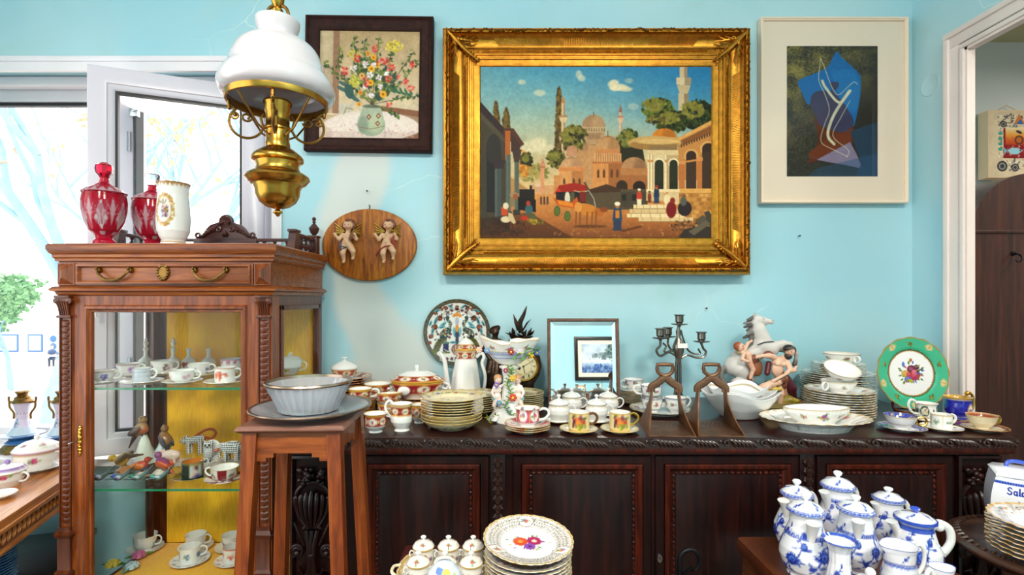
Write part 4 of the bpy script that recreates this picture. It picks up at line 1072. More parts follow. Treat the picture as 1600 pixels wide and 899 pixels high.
    c.line([(1040,200),(1040,181)],1.4,'5c4420'); c.ell(1040,184,2.6,3.2,'6b4f24')
    for x0,x1 in ((1025,1039),(1048,1061)):
        c.ell((x0+x1)/2,254,(x1-x0)/2+1.5,8.5,'efe2c4'); c.ell((x0+x1)/2,255,(x1-x0)/2,7,'2e3320'); c.rect(x0,255,x1,294,'2e3320')
        for k in range(4): c.line([(x0+1+k*3.6,284),(x0+1+k*3.6,294)],.8,'141610')
    for x in (1016,1020.5,1043): c.rect(x-1.5,240,x+2,298,'efe0c0'); c.rect(x+.7,240,x+2,298,'b79a74'); c.rect(x-2.2,248,x+2.6,252,'c98f5a')
    c.rect(1012,294,1064,298,'e6d4ae'); c.rect(1046,298,1063,318,'d6c09a'); c.ell(1044,310,5,8,'e6d6b4'); c.rect(1012,298,1040,312,'cdb58c')
    # steps
    for i,(xa,xb,y) in enumerate(((992,1056,318),(986,1062,325),(982,1072,332),(1000,1085,338))):
        c.rect(xa,y,xb,y+6,'e6d3ac' if i % 2 == 0 else 'd8c096'); c.line([(xa,y+6.5),(xb,y+6.5)],1,'9a7a50')
        for k in range(6): c.line([(xa+(k+.4)*(xb-xa)/6,y),(xa+(k+.4)*(xb-xa)/6+1,y+6)],.8,'a8895c')
    # shaded arcade on the left
    c.poly([(752,156),(796,207),(800,212),(800,360),(752,366)],'4a4438'); c.poly([(752,156),(799,208),(796,216),(752,172)],'3a2f34'); c.poly([(752,172),(794,216),(792,222),(752,182)],'575044')
    c.poly([(789,199),(805,199),(822,224),(816,228),(789,214)],'5c3a30'); c.poly([(792,203),(800,203),(800,250),(792,250)],'b5672f'); c.poly([(801,205),(816,226),(814,240),(801,235)],'4a3530')
    c.ell(774,232,12,24,'2c2c30'); c.rect(762,232,786,330,'2c2c30'); c.poly([(752,240),(763,246),(763,362),(752,368)],'46443c'); c.ell(774,228,15,26,'5a5244',0,.25)
    for (x,w,yt,yb,col) in ((781,10,258,345,'4b5458'),(797,7,240,335,'5a6664'),(810,7,244,332,'5d6660')):
        c.rect(x-w/2,yt,x+w/2,yb,col); c.rect(x-w/2,yt,x-w/6,yb,'6c7674',.5); c.rect(x-w/2-2,yb-6,x+w/2+2,yb+2,'3a3f42')
    c.poly([(772,248),(793,248),(788,262),(776,262)],'3e3338'); c.poly([(803,234),(818,232),(814,252),(806,252)],'4c3a3c')
    clump(826,248,9,9,50,3.4,20,('3a3c1c','4a4a22','2b2c14')); c.rect(814,294,838,326,'26221e'); c.poly([(812,306),(840,310),(840,330),(812,326)],'1f1c1a'); c.rect(830,288,834,296,'2a2622')
    c.dabs(790,355,40,12,90,3,['4a3022','5c3c2a','6b4a36','3a2820'],.7,30)
    c.poly([(752,340),(830,330),(900,371),(752,371)],'3c2419',.55)
    c.dabs(1080,352,34,11,90,2.5,['6b4c30','4a3422','8a6440','c0905c'],.8,31)
    c.poly([(1060,371),(1072,356),(1094,352),(1115,352),(1115,371)],'3b3430'); c.poly([(1092,340),(1100,334),(1110,342),(1100,350),(1092,352)],'5a544a'); c.poly([(1102,330),(1109,327),(1115,336),(1115,356),(1108,348)],'4a4640'); c.poly([(1078,360),(1106,342),(1112,348),(1086,366)],'6a6254')
    c.dabs(960,358,120,10,90,2,['94602f','c98f52','8a5a30'],.5,33)
    # cart, oxen and people
    def fig(x,y,h,coat,legs,hat,skin='a87450'):
        c.ell(x,y-h*.06,h*.2,h*.06,'3c2414',0,.5,.4); c.poly([(x-h*.13,y),(x+h*.13,y),(x+h*.15,y-h*.42),(x-h*.15,y-h*.42)],legs); c.poly([(x-h*.17,y-h*.36),(x+h*.17,y-h*.36),(x+h*.13,y-h*.8),(x-h*.13,y-h*.8)],coat); c.ell(x,y-h*.86,h*.075,h*.09,skin); c.ell(x,y-h*.94,h*.1,h*.07,hat)
    c.poly([(868,302),(876,288),(900,284),(918,288),(920,296),(870,300)],'a02818'); c.poly([(868,302),(874,292),(884,300)],'c9381e'); c.rect(871,298,918,316,'33201c')
    for x,cc in ((879,'241f24'),(889,'d9d4c8'),(897,'5a5a3c'),(904,'2a2428')): c.ell(x,303,3.4,5,cc); c.rect(x-4,304,x+4,313,cc)
    c.poly([(866,306),(872,310),(896,314),(904,306),(906,312),(900,324),(874,320)],'c45a20'); c.poly([(874,311),(896,315),(899,322),(876,318)],'d98a2c'); c.line([(900,296),(912,300),(922,296),(930,308),(933,322)],1.2,'b8b8a8')
    c.rect(908,298,918,314,'7a2a1c')
    for x,y,r in ((873,328,8),(889,336,8)):
        c.ell(x,y,r*.62,r,'2f5a2c'); c.ell(x,y,r*.42,r*.74,'8a6a3c')
        for t in range(4): c.line([(x-r*.5*math.cos(t*.785),y-r*.85*math.sin(t*.785)),(x+r*.5*math.cos(t*.785),y+r*.85*math.sin(t*.785))],1.,'3f7a36')
    c.ell(920,326,16,9,'c98232',.15); c.ell(906,322,6,8,'d9984a'); c.ell(938,330,8,6,'b56a28',.5); c.ell(946,326,6,4,'8a4a26')
    for x in (903,909,920,928,934): c.line([(x,330),(x-1,350)],2.4,'8a5526')
    c.ell(925,352,26,2.5,'4a2c16',0,.6,.4)
    fig(967,359,45,'2c4a66','34405c','efe6d2'); c.rect(964,327,970,339,'c8812c')
    c.poly([(972,358),(1004,350),(1006,353),(975,361)],'4a2c16',.6)
    fig(1001,319,26,'c2442c','e6dcc4','ece4d2'); fig(1017,315,18,'8a3c1e','7a3a20','3a2a20'); fig(1028,316,28,'2a3c5c','31486a','a83428')
    c.ell(1051,326,8,13,'7c1c1c'); c.ell(1053,312,4,5,'8a2a22'); c.ell(1072,324,11,12,'332a2c'); c.ell(1070,313,5,7,'5a5f5c'); c.ell(1071,305,3,3.6,'7a5a44')
    c.rect(786,322,796,335,'c2562c'); c.ell(793,341,8,5,'d9cdb0'); c.poly([(797,330),(803,332),(809,346),(805,348),(797,340)],'cdb896'); c.ell(793,320,4.5,5,'ded4be')
    c.ell(829,326,6,9,'3f6672'); c.ell(828,316,3.4,4,'b0402c'); c.poly([(826,330),(838,332),(842,342),(830,342)],'5a5c40'); c.ell(822,339,6,3.4,'b83a24')
    c.dabs(838,345,14,4,26,2.2,['b8902c','7a7a2c','c9a83a','5c6a24'],.9,40); c.ell(806,303,7,4,'a88a6c'); c.ell(808,306,4,5,'9a5a3c'); c.ell(803,314,4,8,'8a7a5c')
    for x in (848,853,858): c.rect(x-1.6,308,x+1.6,318,'5c4040'); c.ell(x,307,1.4,1.6,'5a3a30')
    c.mottle(.05,.3,7); c.mottle(.03,.9,8)
    c.a = np.clip(c.a,0,1)**1.1*np.array([1.02,.98,.9])
    return c
def gold_frame():
    cx,cz = PX(932.5,1.70),PZ(236,1.70)
    T = thing('oil_painting','large oil painting of a domed town square in a gilded frame','painting',(cx,1.756,cz))
    w,h = 363*1.715/800,269*1.715/800
    mesh_obj('painted_canvas',canvas_mesh('painted_canvas',paint_town(),w,h,-.040),'oil_paint',T)
    hx,hz = 241*1.70/800,193.5*1.70/800
    iw = (hx-w/2+hz-h/2)/2; 
    def ring(prof,name,mat,part=None):
        R = []
        for i,y in prof:
            t = i/.128; X_ = hx+(w/2-.002-hx)*t; Z_ = hz+(h/2-.002-hz)*t
            R.append([(-X_,y,-Z_),(X_,y,-Z_),(X_,y,Z_),(-X_,y,Z_)])
        mb = MB(); V = [p for r in R for p in r]; F = []
        for k in range(len(R)-1):
            for j in range(4): F.append((k*4+j,k*4+(j+1) % 4,(k+1)*4+(j+1) % 4,(k+1)*4+j))
        return mb.add(V,F).build(name,mat,part or T,fix=False)
    fr = ring([(0,0),(0,-.050),(.004,-.058),(.006,-.058),(.007,-.053),(.010,-.053),(.0101,-.053)],'frame_edge','gold')
    ol = ring([(.010,-.052),(.012,-.064),(.017,-.070),(.022,-.068),(.026,-.060)],'leaf_moulding','gold_relief')
    cv_ = ring([(.026,-.060),(.028,-.062),(.030,-.060),(.034,-.053),(.042,-.046),(.052,-.042),(.060,-.041),(.064,-.042),(.065,-.046),(.068,-.047),(.070,-.045)],'cove','gold')
    gk = ring([(.070,-.044),(.084,-.044)],'key_band','gold_relief')
    ring([(.084,-.045),(.086,-.048),(.090,-.048),(.092,-.044),(.098,-.044),(.100,-.047),(.104,-.047),(.106,-.043),(.122,-.042),(.126,-.043),(.128,-.041),(.130,-.036)],'inner_slip','gold')
    # running leaves along the outer moulding
    rng = random.Random(2); mb = MB()
    def at(i,y,side,u):
        t = i/.128; X_ = hx+(w/2-hx)*t; Z_ = hz+(h/2-hz)*t
        return {0: (-X_+2*X_*u,y,Z_),1: (X_,y,Z_-2*Z_*u),2: (X_-2*X_*u,y,-Z_),3: (-X_,y,-Z_+2*Z_*u)}[side]
    for sd in range(4):
        L_ = 2*(hx if sd % 2 == 0 else hz); n = int(L_/.0085)
        for k in range(n):
            u = (k+.5)/n; big = (k % 12) in (3,4,5)
            p = at(.0165+rng.uniform(-.003,.003),-.069,sd,u); q = at(.0165+rng.uniform(-.006,.006),-.070,sd,u+.011/L_)
            mb.tube([p,((p[0]+q[0])/2,-.074 if big else -.072,(p[2]+q[2])/2),q],[.0015,.0042 if big else .0034,.001],5)
    o = mb.build('leaf_relief','gold_relief',ol); o['kind'] = 'stuff'
    mb = MB()
    for sd in range(4):
        L_ = 2*(hx if sd % 2 == 0 else hz); n = int(L_*.72/.0062)
        for k in range(n):
            u = .5+(k+.5-n/2)*.0062/L_
            mb.tube([at(.036,-.052,sd,u),at(.043,-.0475,sd,u),at(.052,-.044,sd,u),at(.057,-.043,sd,u)],[.0016,.0022,.0022,.0016],5)
    o = mb.build('fluting','gold',cv_); o['kind'] = 'stuff'
    mb = MB()
    for sd in range(4):
        L_ = 2*(hx if sd % 2 == 0 else hz)*.86; n = int(L_/.0095)
        for k in range(n):
            u = .5+(k+.5-n/2)*.0095/L_*.86
            d = .0033/L_*.86; pts = [at(.073,-.0455,sd,u-d),at(.081,-.0455,sd,u-d),at(.081,-.0455,sd,u+d),at(.0745,-.0455,sd,u+d),at(.0745,-.0455,sd,u),at(.078,-.0455,sd,u)]
            mb.tube(pts,.0009,4)
    o = mb.build('greek_key','gold',gk); o['kind'] = 'stuff'
    for sx in (-1,1):
        for sz in (-1,1):
            mb = MB(); c0 = Vector((sx*hx,0,sz*hz))
            def pt(a,b_,y): return (c0.x-sx*a,y,c0.z-sz*b_)
            mb.tube([pt(.014,.014,-.068),pt(.04,.04,-.062),pt(.07,.07,-.056),pt(.118,.108,-.05)],[.004,.010,.008,.003],8)
            for k in range(6):
                d = .030+k*.011; s_ = .011-.0010*k
                for fl in (0,1):
                    a,b_ = (d+.014,.040+k*.002) if not fl else (.040+k*.002,d+.014)
                    a2,b2 = (d+.034,.030+(k % 2)*.016) if not fl else (.030+(k % 2)*.016,d+.034)
                    mb.tube([pt(.034,.034,-.060),pt(a,b_,-.064),pt(a2,b2,-.055)],[.003,s_*.62,.0016],7)
            for k in range(5):
                d = .074+k*.009
                mb.tube([pt(d,d*.96,-.052),pt(d+.010,d*.96-.004,-.056),pt(d+.014,d*.96+.004,-.050)],[.002,.0036,.001],6); mb.tube([pt(d,d*.96,-.052),pt(d-.004,d*.96+.010,-.056),pt(d+.004,d*.96+.014,-.050)],[.002,.0036,.001],6)
            mb.build('corner_acanthus','gold',T)
gold_frame()

# ------------------------------------------------------------------ flower still life
def paint_flowers():
    c = Cv(490,44,656,218,1.0,'b99c78')
    c.grad(490,44,656,175,[(0,'b89a70'),(.5,'c9ae88'),(1,'d6c2a2')])
    c.rect(490,44,516,175,'c7b08c'); c.rect(514,44,524,175,'9a7258'); c.rect(490,100,514,175,'b9a084'); c.rect(524,160,545,200,'c9bca8')
    c.poly([(590,162),(656,170),(656,180),(590,172)],'8a5a40'); c.poly([(600,172),(656,180),(656,200),(640,195)],'a08060')
    c.mottle(.10,.08,3)
    c.ell(576,203,82,33,'e6d2c4'); c.ell(576,196,70,22,'efdfd2',0,.6,.5); c.poly([(494,203),(656,203),(652,218),(494,218)],'dcc6b8'); c.poly([(622,214),(656,202),(656,218),(622,218)],'8a6044')
    c.dabs(576,204,74,14,90,2,['d9a6a0','cf9494','e8c9bc','c9b0b0','b9a4a8'],.6,4)
    for k in range(12): c.line([(497+k*1.5,190+k),(496+k*1.5,214)],1,'b99a84',.6)
    c.ell(576,192,22,18,'98a68c'); c.poly([(562,162),(590,162),(597,188),(555,188)],'a9b49a'); c.ell(583,190,12,16,'c2c8a4',0,.7,.5); c.ell(562,192,8,14,'7f8c78',0,.6,.5); c.ell(576,163,14,3,'6b7460')
    for x,y in ((572,180),(586,190),(587,178)): c.poly([(x,y-5),(x+4,y),(x,y+5),(x-4,y)],'8a4a34'); c.poly([(x,y-2.4),(x+2,y),(x,y+2.4),(x-2,y)],'c9b890')
    c.line([(556,196),(576,199),(596,194)],1,'8a6a54')
    g = ['4a5c2c','5f7036','36482a','74823e','2f4a44','86904c']
    stems = [((576,160),(552,90),(546,55)),((576,160),(565,95),(564,60)),((576,160),(582,100),(586,58)),((576,160),(604,130),(642,76)),((576,160),(620,128),(648,90)),((576,160),(530,120),(500,96)),((576,160),(526,110),(525,72)),((576,160),(622,150),(648,146)),((576,160),(600,100),(610,66)),((578,162),(605,170),(620,180))]
    for i,s_ in enumerate(stems):
        p = [(x,y) for x,y in spline([(a,b_) for a,b_ in s_],8)]; c.line(p,1.1,'4a4228')
        rng = np.random.RandomState(i)
        for q in p[6:]:
            for k in range(2): c.ell(q[0]+rng.uniform(-5,5),q[1]+rng.uniform(-4,4),3,1.5,g[rng.randint(len(g))],rng.uniform(0,3),.9)
    c.dabs(575,120,38,34,190,4.2,g,.85,6)
    for (x,y) in ((530,128),(528,136),(536,140),(544,146),(550,152)): c.ell(x,y,8,3,'4c6660',.5)
    for k in range(9): c.ell(606+k*4,134+k*.8+(k % 2)*4,5,2,'3e6a4a',1.1-(k % 2)*.6)
    c.dabs(610,68,14,9,70,1.8,['e0c23a','c9a82c','efd860'],.95,7); c.dabs(546,84,10,8,40,2,['c9b040','d8c460','a8943a'],.9,8); c.dabs(548,124,9,9,50,2,['cbbd44','e0d060','a8a03a'],.9,9)
    for (x,y,r,cc) in ((578,86,5,'e8a024'),(584,98,5,'e8a82c'),(575,104,6,'efb030'),(574,126,5.5,'efaa2c'),(594,144,6,'eda428'),(558,142,4,'e08c2c'),(556,160,4,'e9a030'),(569,80,4,'e0902c'),(560,115,5,'e0a860')):
        for k in range(7): c.ell(x+r*.55*math.cos(k*.9),y+r*.55*math.sin(k*.9),r*.42,r*.42,cc)
        c.ell(x,y,r*.32,r*.32,'9a5a14')
    for (x,y,r) in ((565,97,4.5),(547,103,5),(572,115,5.5),(576,146,4.5),(587,118,4),(599,112,4),(566,133,4),(590,132,4),(578,98,3.5)): c.dabs(x,y,r,r,18,1.7,['f0e4e2','e4c9cc','d9b4bc','fff6f0'],.95,int(x))
    for (x,y,rx,ry,n) in ((532,108,5,7,26),(594,92,12,6,40),(605,102,7,5,26),(580,72,3,8,20),(552,88,5,6,18),(566,125,5,8,22),(640,96,4,6,16),(628,124,6,5,20),(638,134,6,5,18),(604,160,5,3,14),(602,120,5,5,16),(618,116,4,3,10)): c.dabs(x,y,rx,ry,n,1.8,['d2402c','e0604c','b82c28','e88a7c'],.95,int(x+y))
    c.ell(540,140,7,12,'3c5a54',-.3); c.line([(532,176),(536,166),(546,168)],1,'6b6a3c'); c.mottle(.07,.4,5)
    return c
T = thing('flower_painting','flower still life painting in a worn dark wooden frame','painting',(PX(575,1.725),1.757,PZ(129,1.725)))
k_ = 1.73/800
mesh_obj('painted_canvas',canvas_mesh('painted_canvas',paint_flowers(),164*k_,173*k_,-.014),'oil_paint',T,(.002,0,-.004))
hx,hz = 100*k_,106*k_
MB().frame(-hx,hx,-hz,hz,[(0,0),(0,-.026),(.004,-.032),(.010,-.034),(.013,-.030),(.020,-.026),(.034,-.022),(.040,-.020),(.043,-.022),(.046,-.021),(.047,-.012)]).build('picture_frame','dark_frame',T)
T.rotation_euler = (0,math.radians(.8),0)

# ------------------------------------------------------------------ abstract print behind glass
def paint_abstract():
    c = Cv(1231,71,1374,276,1.1,'2c2a26')
    n1 = c.noise(.05,1); n2 = c.noise(.6,2,3); X = (np.arange(c.w)/c.k)[None]; Y = (np.arange(c.h)/c.k)[:,None]
    m = np.clip((n1*.9+n2*.8-.55)*1.6,0,1)*np.clip(1.35-Y/150-X/220,0,1)
    c.a = c.a*(1-m[...,None])+c.col('8f8040')*m[...,None]
    m = np.clip((n2-.45)*2,0,.5)*np.clip((Y-90)/60,0,1)*np.clip(1.3-X/90,0,1); c.a = c.a*(1-m[...,None])+c.col('5a5848')*m[...,None]
    pv = [(x,y) for x,y in spline([(1307,80),(1312,88),(1330,100),(1344,113),(1347,124),(1345,150),(1337,192),(1334,196),(1318,204),(1300,205)],5)]
    c.poly(spline([(1262,256),(1280,222),(1276,180),(1300,165),(1334,196),(1334,222),(1330,232),(1300,240),(1280,252)],5),'5c2a1a'); c.poly([(1264,240),(1300,212),(1334,200),(1332,226),(1286,248),(1268,248)],'6f331c')
    c.poly([(1278,250),(1330,222),(1340,240),(1350,264),(1322,258)],'8a7a96')
    c.poly(spline([(1249,132),(1252,124),(1290,108),(1300,96),(1307,82),(1312,82),(1318,90),(1342,112),(1347,124),(1346,150),(1338,192),(1334,196),(1326,174),(1318,160),(1280,146),(1266,164),(1258,152)],4),'1565a6')
    c.poly(spline([(1300,112),(1330,108),(1345,130),(1340,170),(1326,168),(1310,140)],5),'1a78b8',.5)
    c.poly(spline([(1268,164),(1270,150),(1280,142),(1308,140),(1312,128),(1298,132),(1322,164),(1336,190),(1326,204),(1312,206),(1284,196),(1276,180)],4),'3c3a58')
    c.poly([(1330,205),(1374,190),(1374,276),(1338,276),(1348,255)],'24405c',.8); c.poly([(1262,276),(1282,262),(1374,240),(1374,276)],'2e5680',.45)
    def scratch(pts,w):
        pts = [(1231+(x-138)*.3672,71+(y-195)*.367) for x,y in pts]; c.line(spline(pts,5),w,'d9cfae',.95)
    scratch([(290,345),(305,375),(362,438),(405,388)],4); scratch([(408,388),(370,440),(335,500),(315,560),(318,590),(340,615)],4.4)
    scratch([(283,250),(275,340),(300,400),(320,470),(300,530),(285,605),(340,640),(395,668)],.9); scratch([(283,250),(300,290),(330,370),(358,405),(400,370),(425,350),(440,360)],.9); scratch([(408,430),(370,500),(335,580),(400,640),(395,672)],.9)
    c.mottle(.12,.8,4)
    return c
T = thing('abstract_print','blue and brown abstract print in a cream mount behind glass','picture',(PX(1304,1.735),1.757,PZ(172,1.735)))
k_ = 1.74/800
MB().box(-112*k_,112*k_,-.016,-.014,-142*k_,142*k_).build('mount_board','card',T)
mesh_obj('print_sheet',canvas_mesh('print_sheet',paint_abstract(),142*k_,204*k_,-.0165),'print',T,(-2*k_,0,-1*k_))
MB().frame(-115*k_,115*k_,-145*k_,145*k_,[(0,0),(0,-.024),(.002,-.026),(.006,-.025),(.008,-.022),(.011,-.022),(.012,-.014)]).build('picture_frame','cream_frame',T)
MB().box(-111*k_,111*k_,-.0195,-.0185,-141*k_,141*k_).build('picture_glass','cab_glass',T)

# ------------------------------------------------------------------ oval plaque with two putti
plain('gilt_wing','d8b24c',.35,.6)
def plaque():
    k_ = 1.74/800
    T = thing('putto_plaque','oval wooden wall plaque with two winged putti figures','plaque',(PX(576,1.735),1.757,PZ(382.5,1.735)))
    wood('plaque_wood','5c2400','a85a0c','d08a24','z',.5,.05,16,9)
    a,b_ = 74*k_,56.5*k_
    MB().lathe([(0,0),(1,0),(1,-.011),(.985,-.015),(.97,-.016),(0,-.016)],72,axis='y',sx=a,sy=b_).build('oval_board','plaque_wood',T)
    MB().tube([(0,-.012,b_),(.002,-.012,b_+.010),(-.002,-.008,b_+.014)],.0018,6).build('wall_hook','iron',T)
    SK = 'e6b890'; SD = 'd9a27a'; HR = '7a3c24'
    def putto(cx,cz,flip,cloth,name):
        # designed about 0.115 m tall, origin at the navel, y towards the viewer is negative
        def p(x,y,z): return (cx+flip*x*1.22,-.026+y,cz+z*1.22)
        h = [('e',p(.004,-.008,.042),(.0155,.015,.017),SK),('e',p(.006,-.001,.049),(.0185,.016,.0135),HR),('e',p(-.010,-.004,.043),(.006,.008,.011),HR),('e',p(.020,-.004,.041),(.006,.008,.012),HR),('e',p(.004,-.020,.055),(.008,.005,.005),HR),
             ('e',p(.002,-.023,.038),(.0032,.003,.003),SD),('e',p(-.005,-.019,.037),(.004,.004,.004),'e8a488'),('e',p(.010,-.019,.037),(.004,.004,.004),'e8a488'),('e',p(.0025,-.0215,.032),(.0032,.002,.0015),'b85a4c'),
             ('e',p(-.003,-.0215,.0425),(.0021,.0015,.0015),'3a2418'),('e',p(.008,-.0215,.0425),(.0021,.0015,.0015),'3a2418'),
             ('c',p(.003,-.004,.027),.0075,p(.001,-.004,.020),.008,SK),('e',p(0,-.005,.010),(.0155,.0115,.014),SK),('e',p(-.001,-.008,-.007),(.0155,.014,.015),SK),('e',p(-.001,-.0215,-.007),(.0013,.0013,.0013),'a86848'),
             ('c',p(-.013,-.004,.016),.0075,p(-.022,-.009,.003),.0065,SK),('c',p(-.022,-.009,.003),.006,p(-.027,-.014,.009),.0045,SK),('e',p(-.029,-.015,.012),(.005,.0035,.0045),SK),
             ('c',p(.014,-.004,.015),.0075,p(.026,-.010,.004),.0065,SK),('c',p(.026,-.010,.004),.006,p(.024,-.019,.016),.0045,SK),('e',p(.022,-.020,.018),(.005,.004,.004),SK),
             ('c',p(-.008,-.008,-.017),.0115,p(-.010,-.016,-.036),.009,SK),('c',p(-.010,-.016,-.036),.0085,p(-.009,-.006,-.054),.006,SK),('e',p(-.009,-.012,-.060),(.0055,.009,.0045),SK),
             ('c',p(.009,-.008,-.017),.0115,p(.019,-.020,-.030),.009,SK),('c',p(.019,-.020,-.030),.0085,p(.017,-.008,-.045),.006,SK),('e',p(.017,-.014,-.051),(.0055,.009,.0045),SK)]
        for q in range(4): h.append(('c',p(-.033+q*.0016,-.016,.013),.0013,p(-.035+q*.0022,-.018,.019),.0011,SK))
        pf = blob('putto_figure',h,76,.0035,'bisque',T)
        cl = MB()
        if cloth == 'grey':
            cl.tube([p(-.019,-.006,-.004),p(-.014,-.018,-.017),p(.0,-.019,-.020),p(-.012,-.020,-.026),p(-.022,-.010,-.014)],[.003,.006,.005,.006,.003],8,flat=.5); m_ = plain('grey_cloth','5c5460',.6).name
        else:
            cl.tube([p(.020,-.022,.012),p(.016,-.020,.0),p(.022,-.016,-.010),p(.026,-.014,-.018)],[.002,.006,.006,.002],8,flat=.5); cl.tube([p(.012,-.020,-.015),p(-.004,-.023,-.018),p(-.018,-.018,-.026),p(-.026,-.016,-.038),p(-.03,-.014,-.044)],[.003,.0045,.005,.006,.002],8,flat=.5); m_ = plain('red_cloth','a03c2c',.6).name
        cl.build('drapery',m_,pf)
        for s_ in (-1,1):
            wg = MB(); rx,rz0 = (s_*.012,.030)
            for q in range(5): wg.tube([p(rx+.004,.0,rz0-.004),p(rx+s_*(.012+.003*q),.002,rz0+.010-q*.006),p(rx+s_*(.024-.002*q+.002),.002,rz0+.020-q*.0085)],[.002,.0046,.0014],7,flat=.5)
            wg.build('wing','gilt_wing',pf)
        ins = MB()
        if cloth == 'grey': ins.tube([p(.012,-.024,.0),p(.016,-.025,.012),p(.020,-.022,.024),p(.024,-.02,.034)],[.005,.006,.003,.0015],8,flat=.5).build('lyre','rust_wood',pf)
        else:
            ins.tube([p(.006,-.024,.030),p(.016,-.026,.027),p(.024,-.026,.024),p(.036,-.024,.020)],[.005,.0055,.0035,.0015],8,flat=.45); ins.tube([p(-.002,-.026,.012),p(.03,-.032,.032)],.0008,5); ins.build('violin','gilt_wing',pf)
    putto(-32*k_,6*k_,1,'grey','l'); putto(30*k_,6*k_,1,'red','r')
plaque()

# ------------------------------------------------------------------ collage canvas hanging in the next room
def paint_collage():
    c = Cv(0,0,80,100,1.6,'d9c8a8')
    c.mottle(.08,.1,1); rng = np.random.RandomState(2)
    for i in range(380): c.ell(14+rng.rand()*62,6+rng.rand()*84,.6+rng.rand()*1.6,.5+rng.rand(),['efeae0','3a3c44','8a8a84','60707c','b8ae98','243048'][rng.randint(6)],rng.rand()*3,.85)
    c.rect(22,26,76,72,'8a1c22'); c.grad(26,26,74,50,[(0,'e8d8b0'),(.45,'e09a3a'),(1,'b8401c')]); c.dabs(50,60,24,10,90,1.6,['a02428','6f1420','b83a34','d8b0a4'],.8,3)
    for x in range(26,74,3): c.line([(x,50),(x+1,38+(x*7) % 9)],1.2,['5a2c38','e8b84a','c9542a'][x % 3])
    c.ell(46,44,7,7,'4a2a24',0,.8); c.ell(46,44,4.5,4.5,'b8622c'); c.ell(46,32,5,2,'2c3a3c',.4)
    c.poly([(28,60),(34,56),(44,56),(52,60),(44,66),(34,66)],'9ccfe0'); c.poly([(28,60),(22,55),(23,67)],'7ab4cc'); c.ell(48,60,1.2,1.2,'18242c')
    c.poly([(38,20),(46,4),(56,20)],'c9763a'); c.poly([(42,20),(48,12),(53,20)],'2a6ab0'); c.line([(16,18),(34,4),(34,18),(16,18)],1.2,'3a3c44')
    for (x,y,r) in ((20,84,8),(40,86,6),(66,84,8),(22,20,5)):
        c.ell(x,y,r,r,'2c2e34'); c.ell(x,y,r*.7,r*.7,'8a8a84'); c.ell(x,y,r*.4,r*.4,'3a3a40')
    for y in (34,42,50,58): c.ell(17,y,3.4,2.6,['2c8a94','40606c','3ea08c','74889c'][y % 4])
    return c
yb_ = 2.15
T = thing('collage_canvas','thick canvas with a fish and gear collage hanging beyond the doorway','picture',(PX(1586,2.10),2.147,PZ(225,2.10)))
k_ = 2.10/800
MB().box(-42*k_,42*k_,-.047,0,-53*k_,53*k_,.002).build('stretched_canvas','canvas_side',T)
mesh_obj('collage_print',canvas_mesh('collage_print',paint_collage(),80*k_,102*k_,-.0475),'print',T)
MB().tube([(-18*k_,-.02,53*k_),(0,-.01,66*k_),(18*k_,-.02,53*k_)],.0016,6).build('hanging_cord','canvas_side',T)

# ------------------------------------------------------------------ hanging oil lamp
LY = 1.10; lk = LY/800
LT = thing('hanging_lamp','brass hanging oil lamp with white glass shade','lamp',(PX(434,LY),LY,PZ(335,LY)))
def zz(py): return (335-py)*lk
sh = [(30,40),(33,34),(31.5,44),(27,56),(29,60),(42,62),(58,72),(68,90),(74,110),(80,122),(85,134),(84,145),(79,153),(74,156)]
sh = [(32,38),(33,34),(32,42),(27.5,55),(29,61),(43,66),(58,79),(67,97),(72,113),(79,123),(84,133),(85.5,142),(82,151),(74,157)]
outer = [(r*lk,zz(y)) for r,y in spline(sh,4)]; inner = [(max(.004,r-.004),z) for r,z in outer[::-1]]
MB().lathe(outer+inner,64).build('glass_shade','opal',LT,sharp=60)
MB().lathe([(72*lk,zz(152)),(75*lk,zz(153)),(75.5*lk,zz(162)),(74*lk,zz(165)),(71*lk,zz(165)),(70*lk,zz(156)),(72*lk,zz(152))],64).build('shade_ring','brass',LT)
col = [(0,158),(19,158),(21,160),(21,163),(19,166),(19,176),(17.5,178),(17.5,197),(19,199),(19,203),(17,205),(17,222),(18,224),(18,231),(26,236),(36,244),(38.5,249),(38,252),(33,255),(31,262),(33,268),(40,272),(46,276),(47.5,280),(44,284),(42,287),(36,290),(33,297),(32,306),(27,316),(18,323),(8,326),(3,327),(4,329),(7,331),(7,333),(4,335),(2.5,338),(0,339)]
MB().lathe([(r*lk,zz(y)) for r,y in col],48).build('oil_reservoir','brass',LT)
for k in range(4):
    a = math.radians(18+90*k)
    mb = MB(); R0 = 70*lk
    def q(r,y): return (math.cos(a)*r*lk,math.sin(a)*r*lk,zz(y))
    pts = [q(68,170)]+[q(44+24*math.cos(t),196+24*math.sin(t)) for t in np.linspace(-.9,2.9,22)]+[q(24,188),q(20,180)]
    mb.tube(spline(pts,2),2.0*lk,8)
    mb.tube([q(60-9*math.cos(t)*(1-t/12),186-9*math.sin(t)*(1-t/12)) for t in np.linspace(3.0,9.5,22)],1.7*lk,8)
    mb.tube([q(44-8*math.cos(t)*(1-t/12),188+7*math.sin(t)*(1-t/12)) for t in np.linspace(.2,7.5,22)],1.7*lk,8)
    mb.tube([q(68,164),q(68,174)],3*lk,8).ball(q(68,176),3.4*lk,8).ball(q(60,186),3*lk,8)
    mb.build('scroll_arm','brass_dark',LT)
for k in range(4):
    a = math.radians(63+90*k)
    MB().tube([(math.cos(a)*72*lk,math.sin(a)*72*lk,zz(160)),(math.cos(a)*36*lk,math.sin(a)*36*lk,zz(204)),(math.cos(a)*18*lk,math.sin(a)*18*lk,zz(214))],1.6*lk,8).build('support_rod','brass_dark',LT)
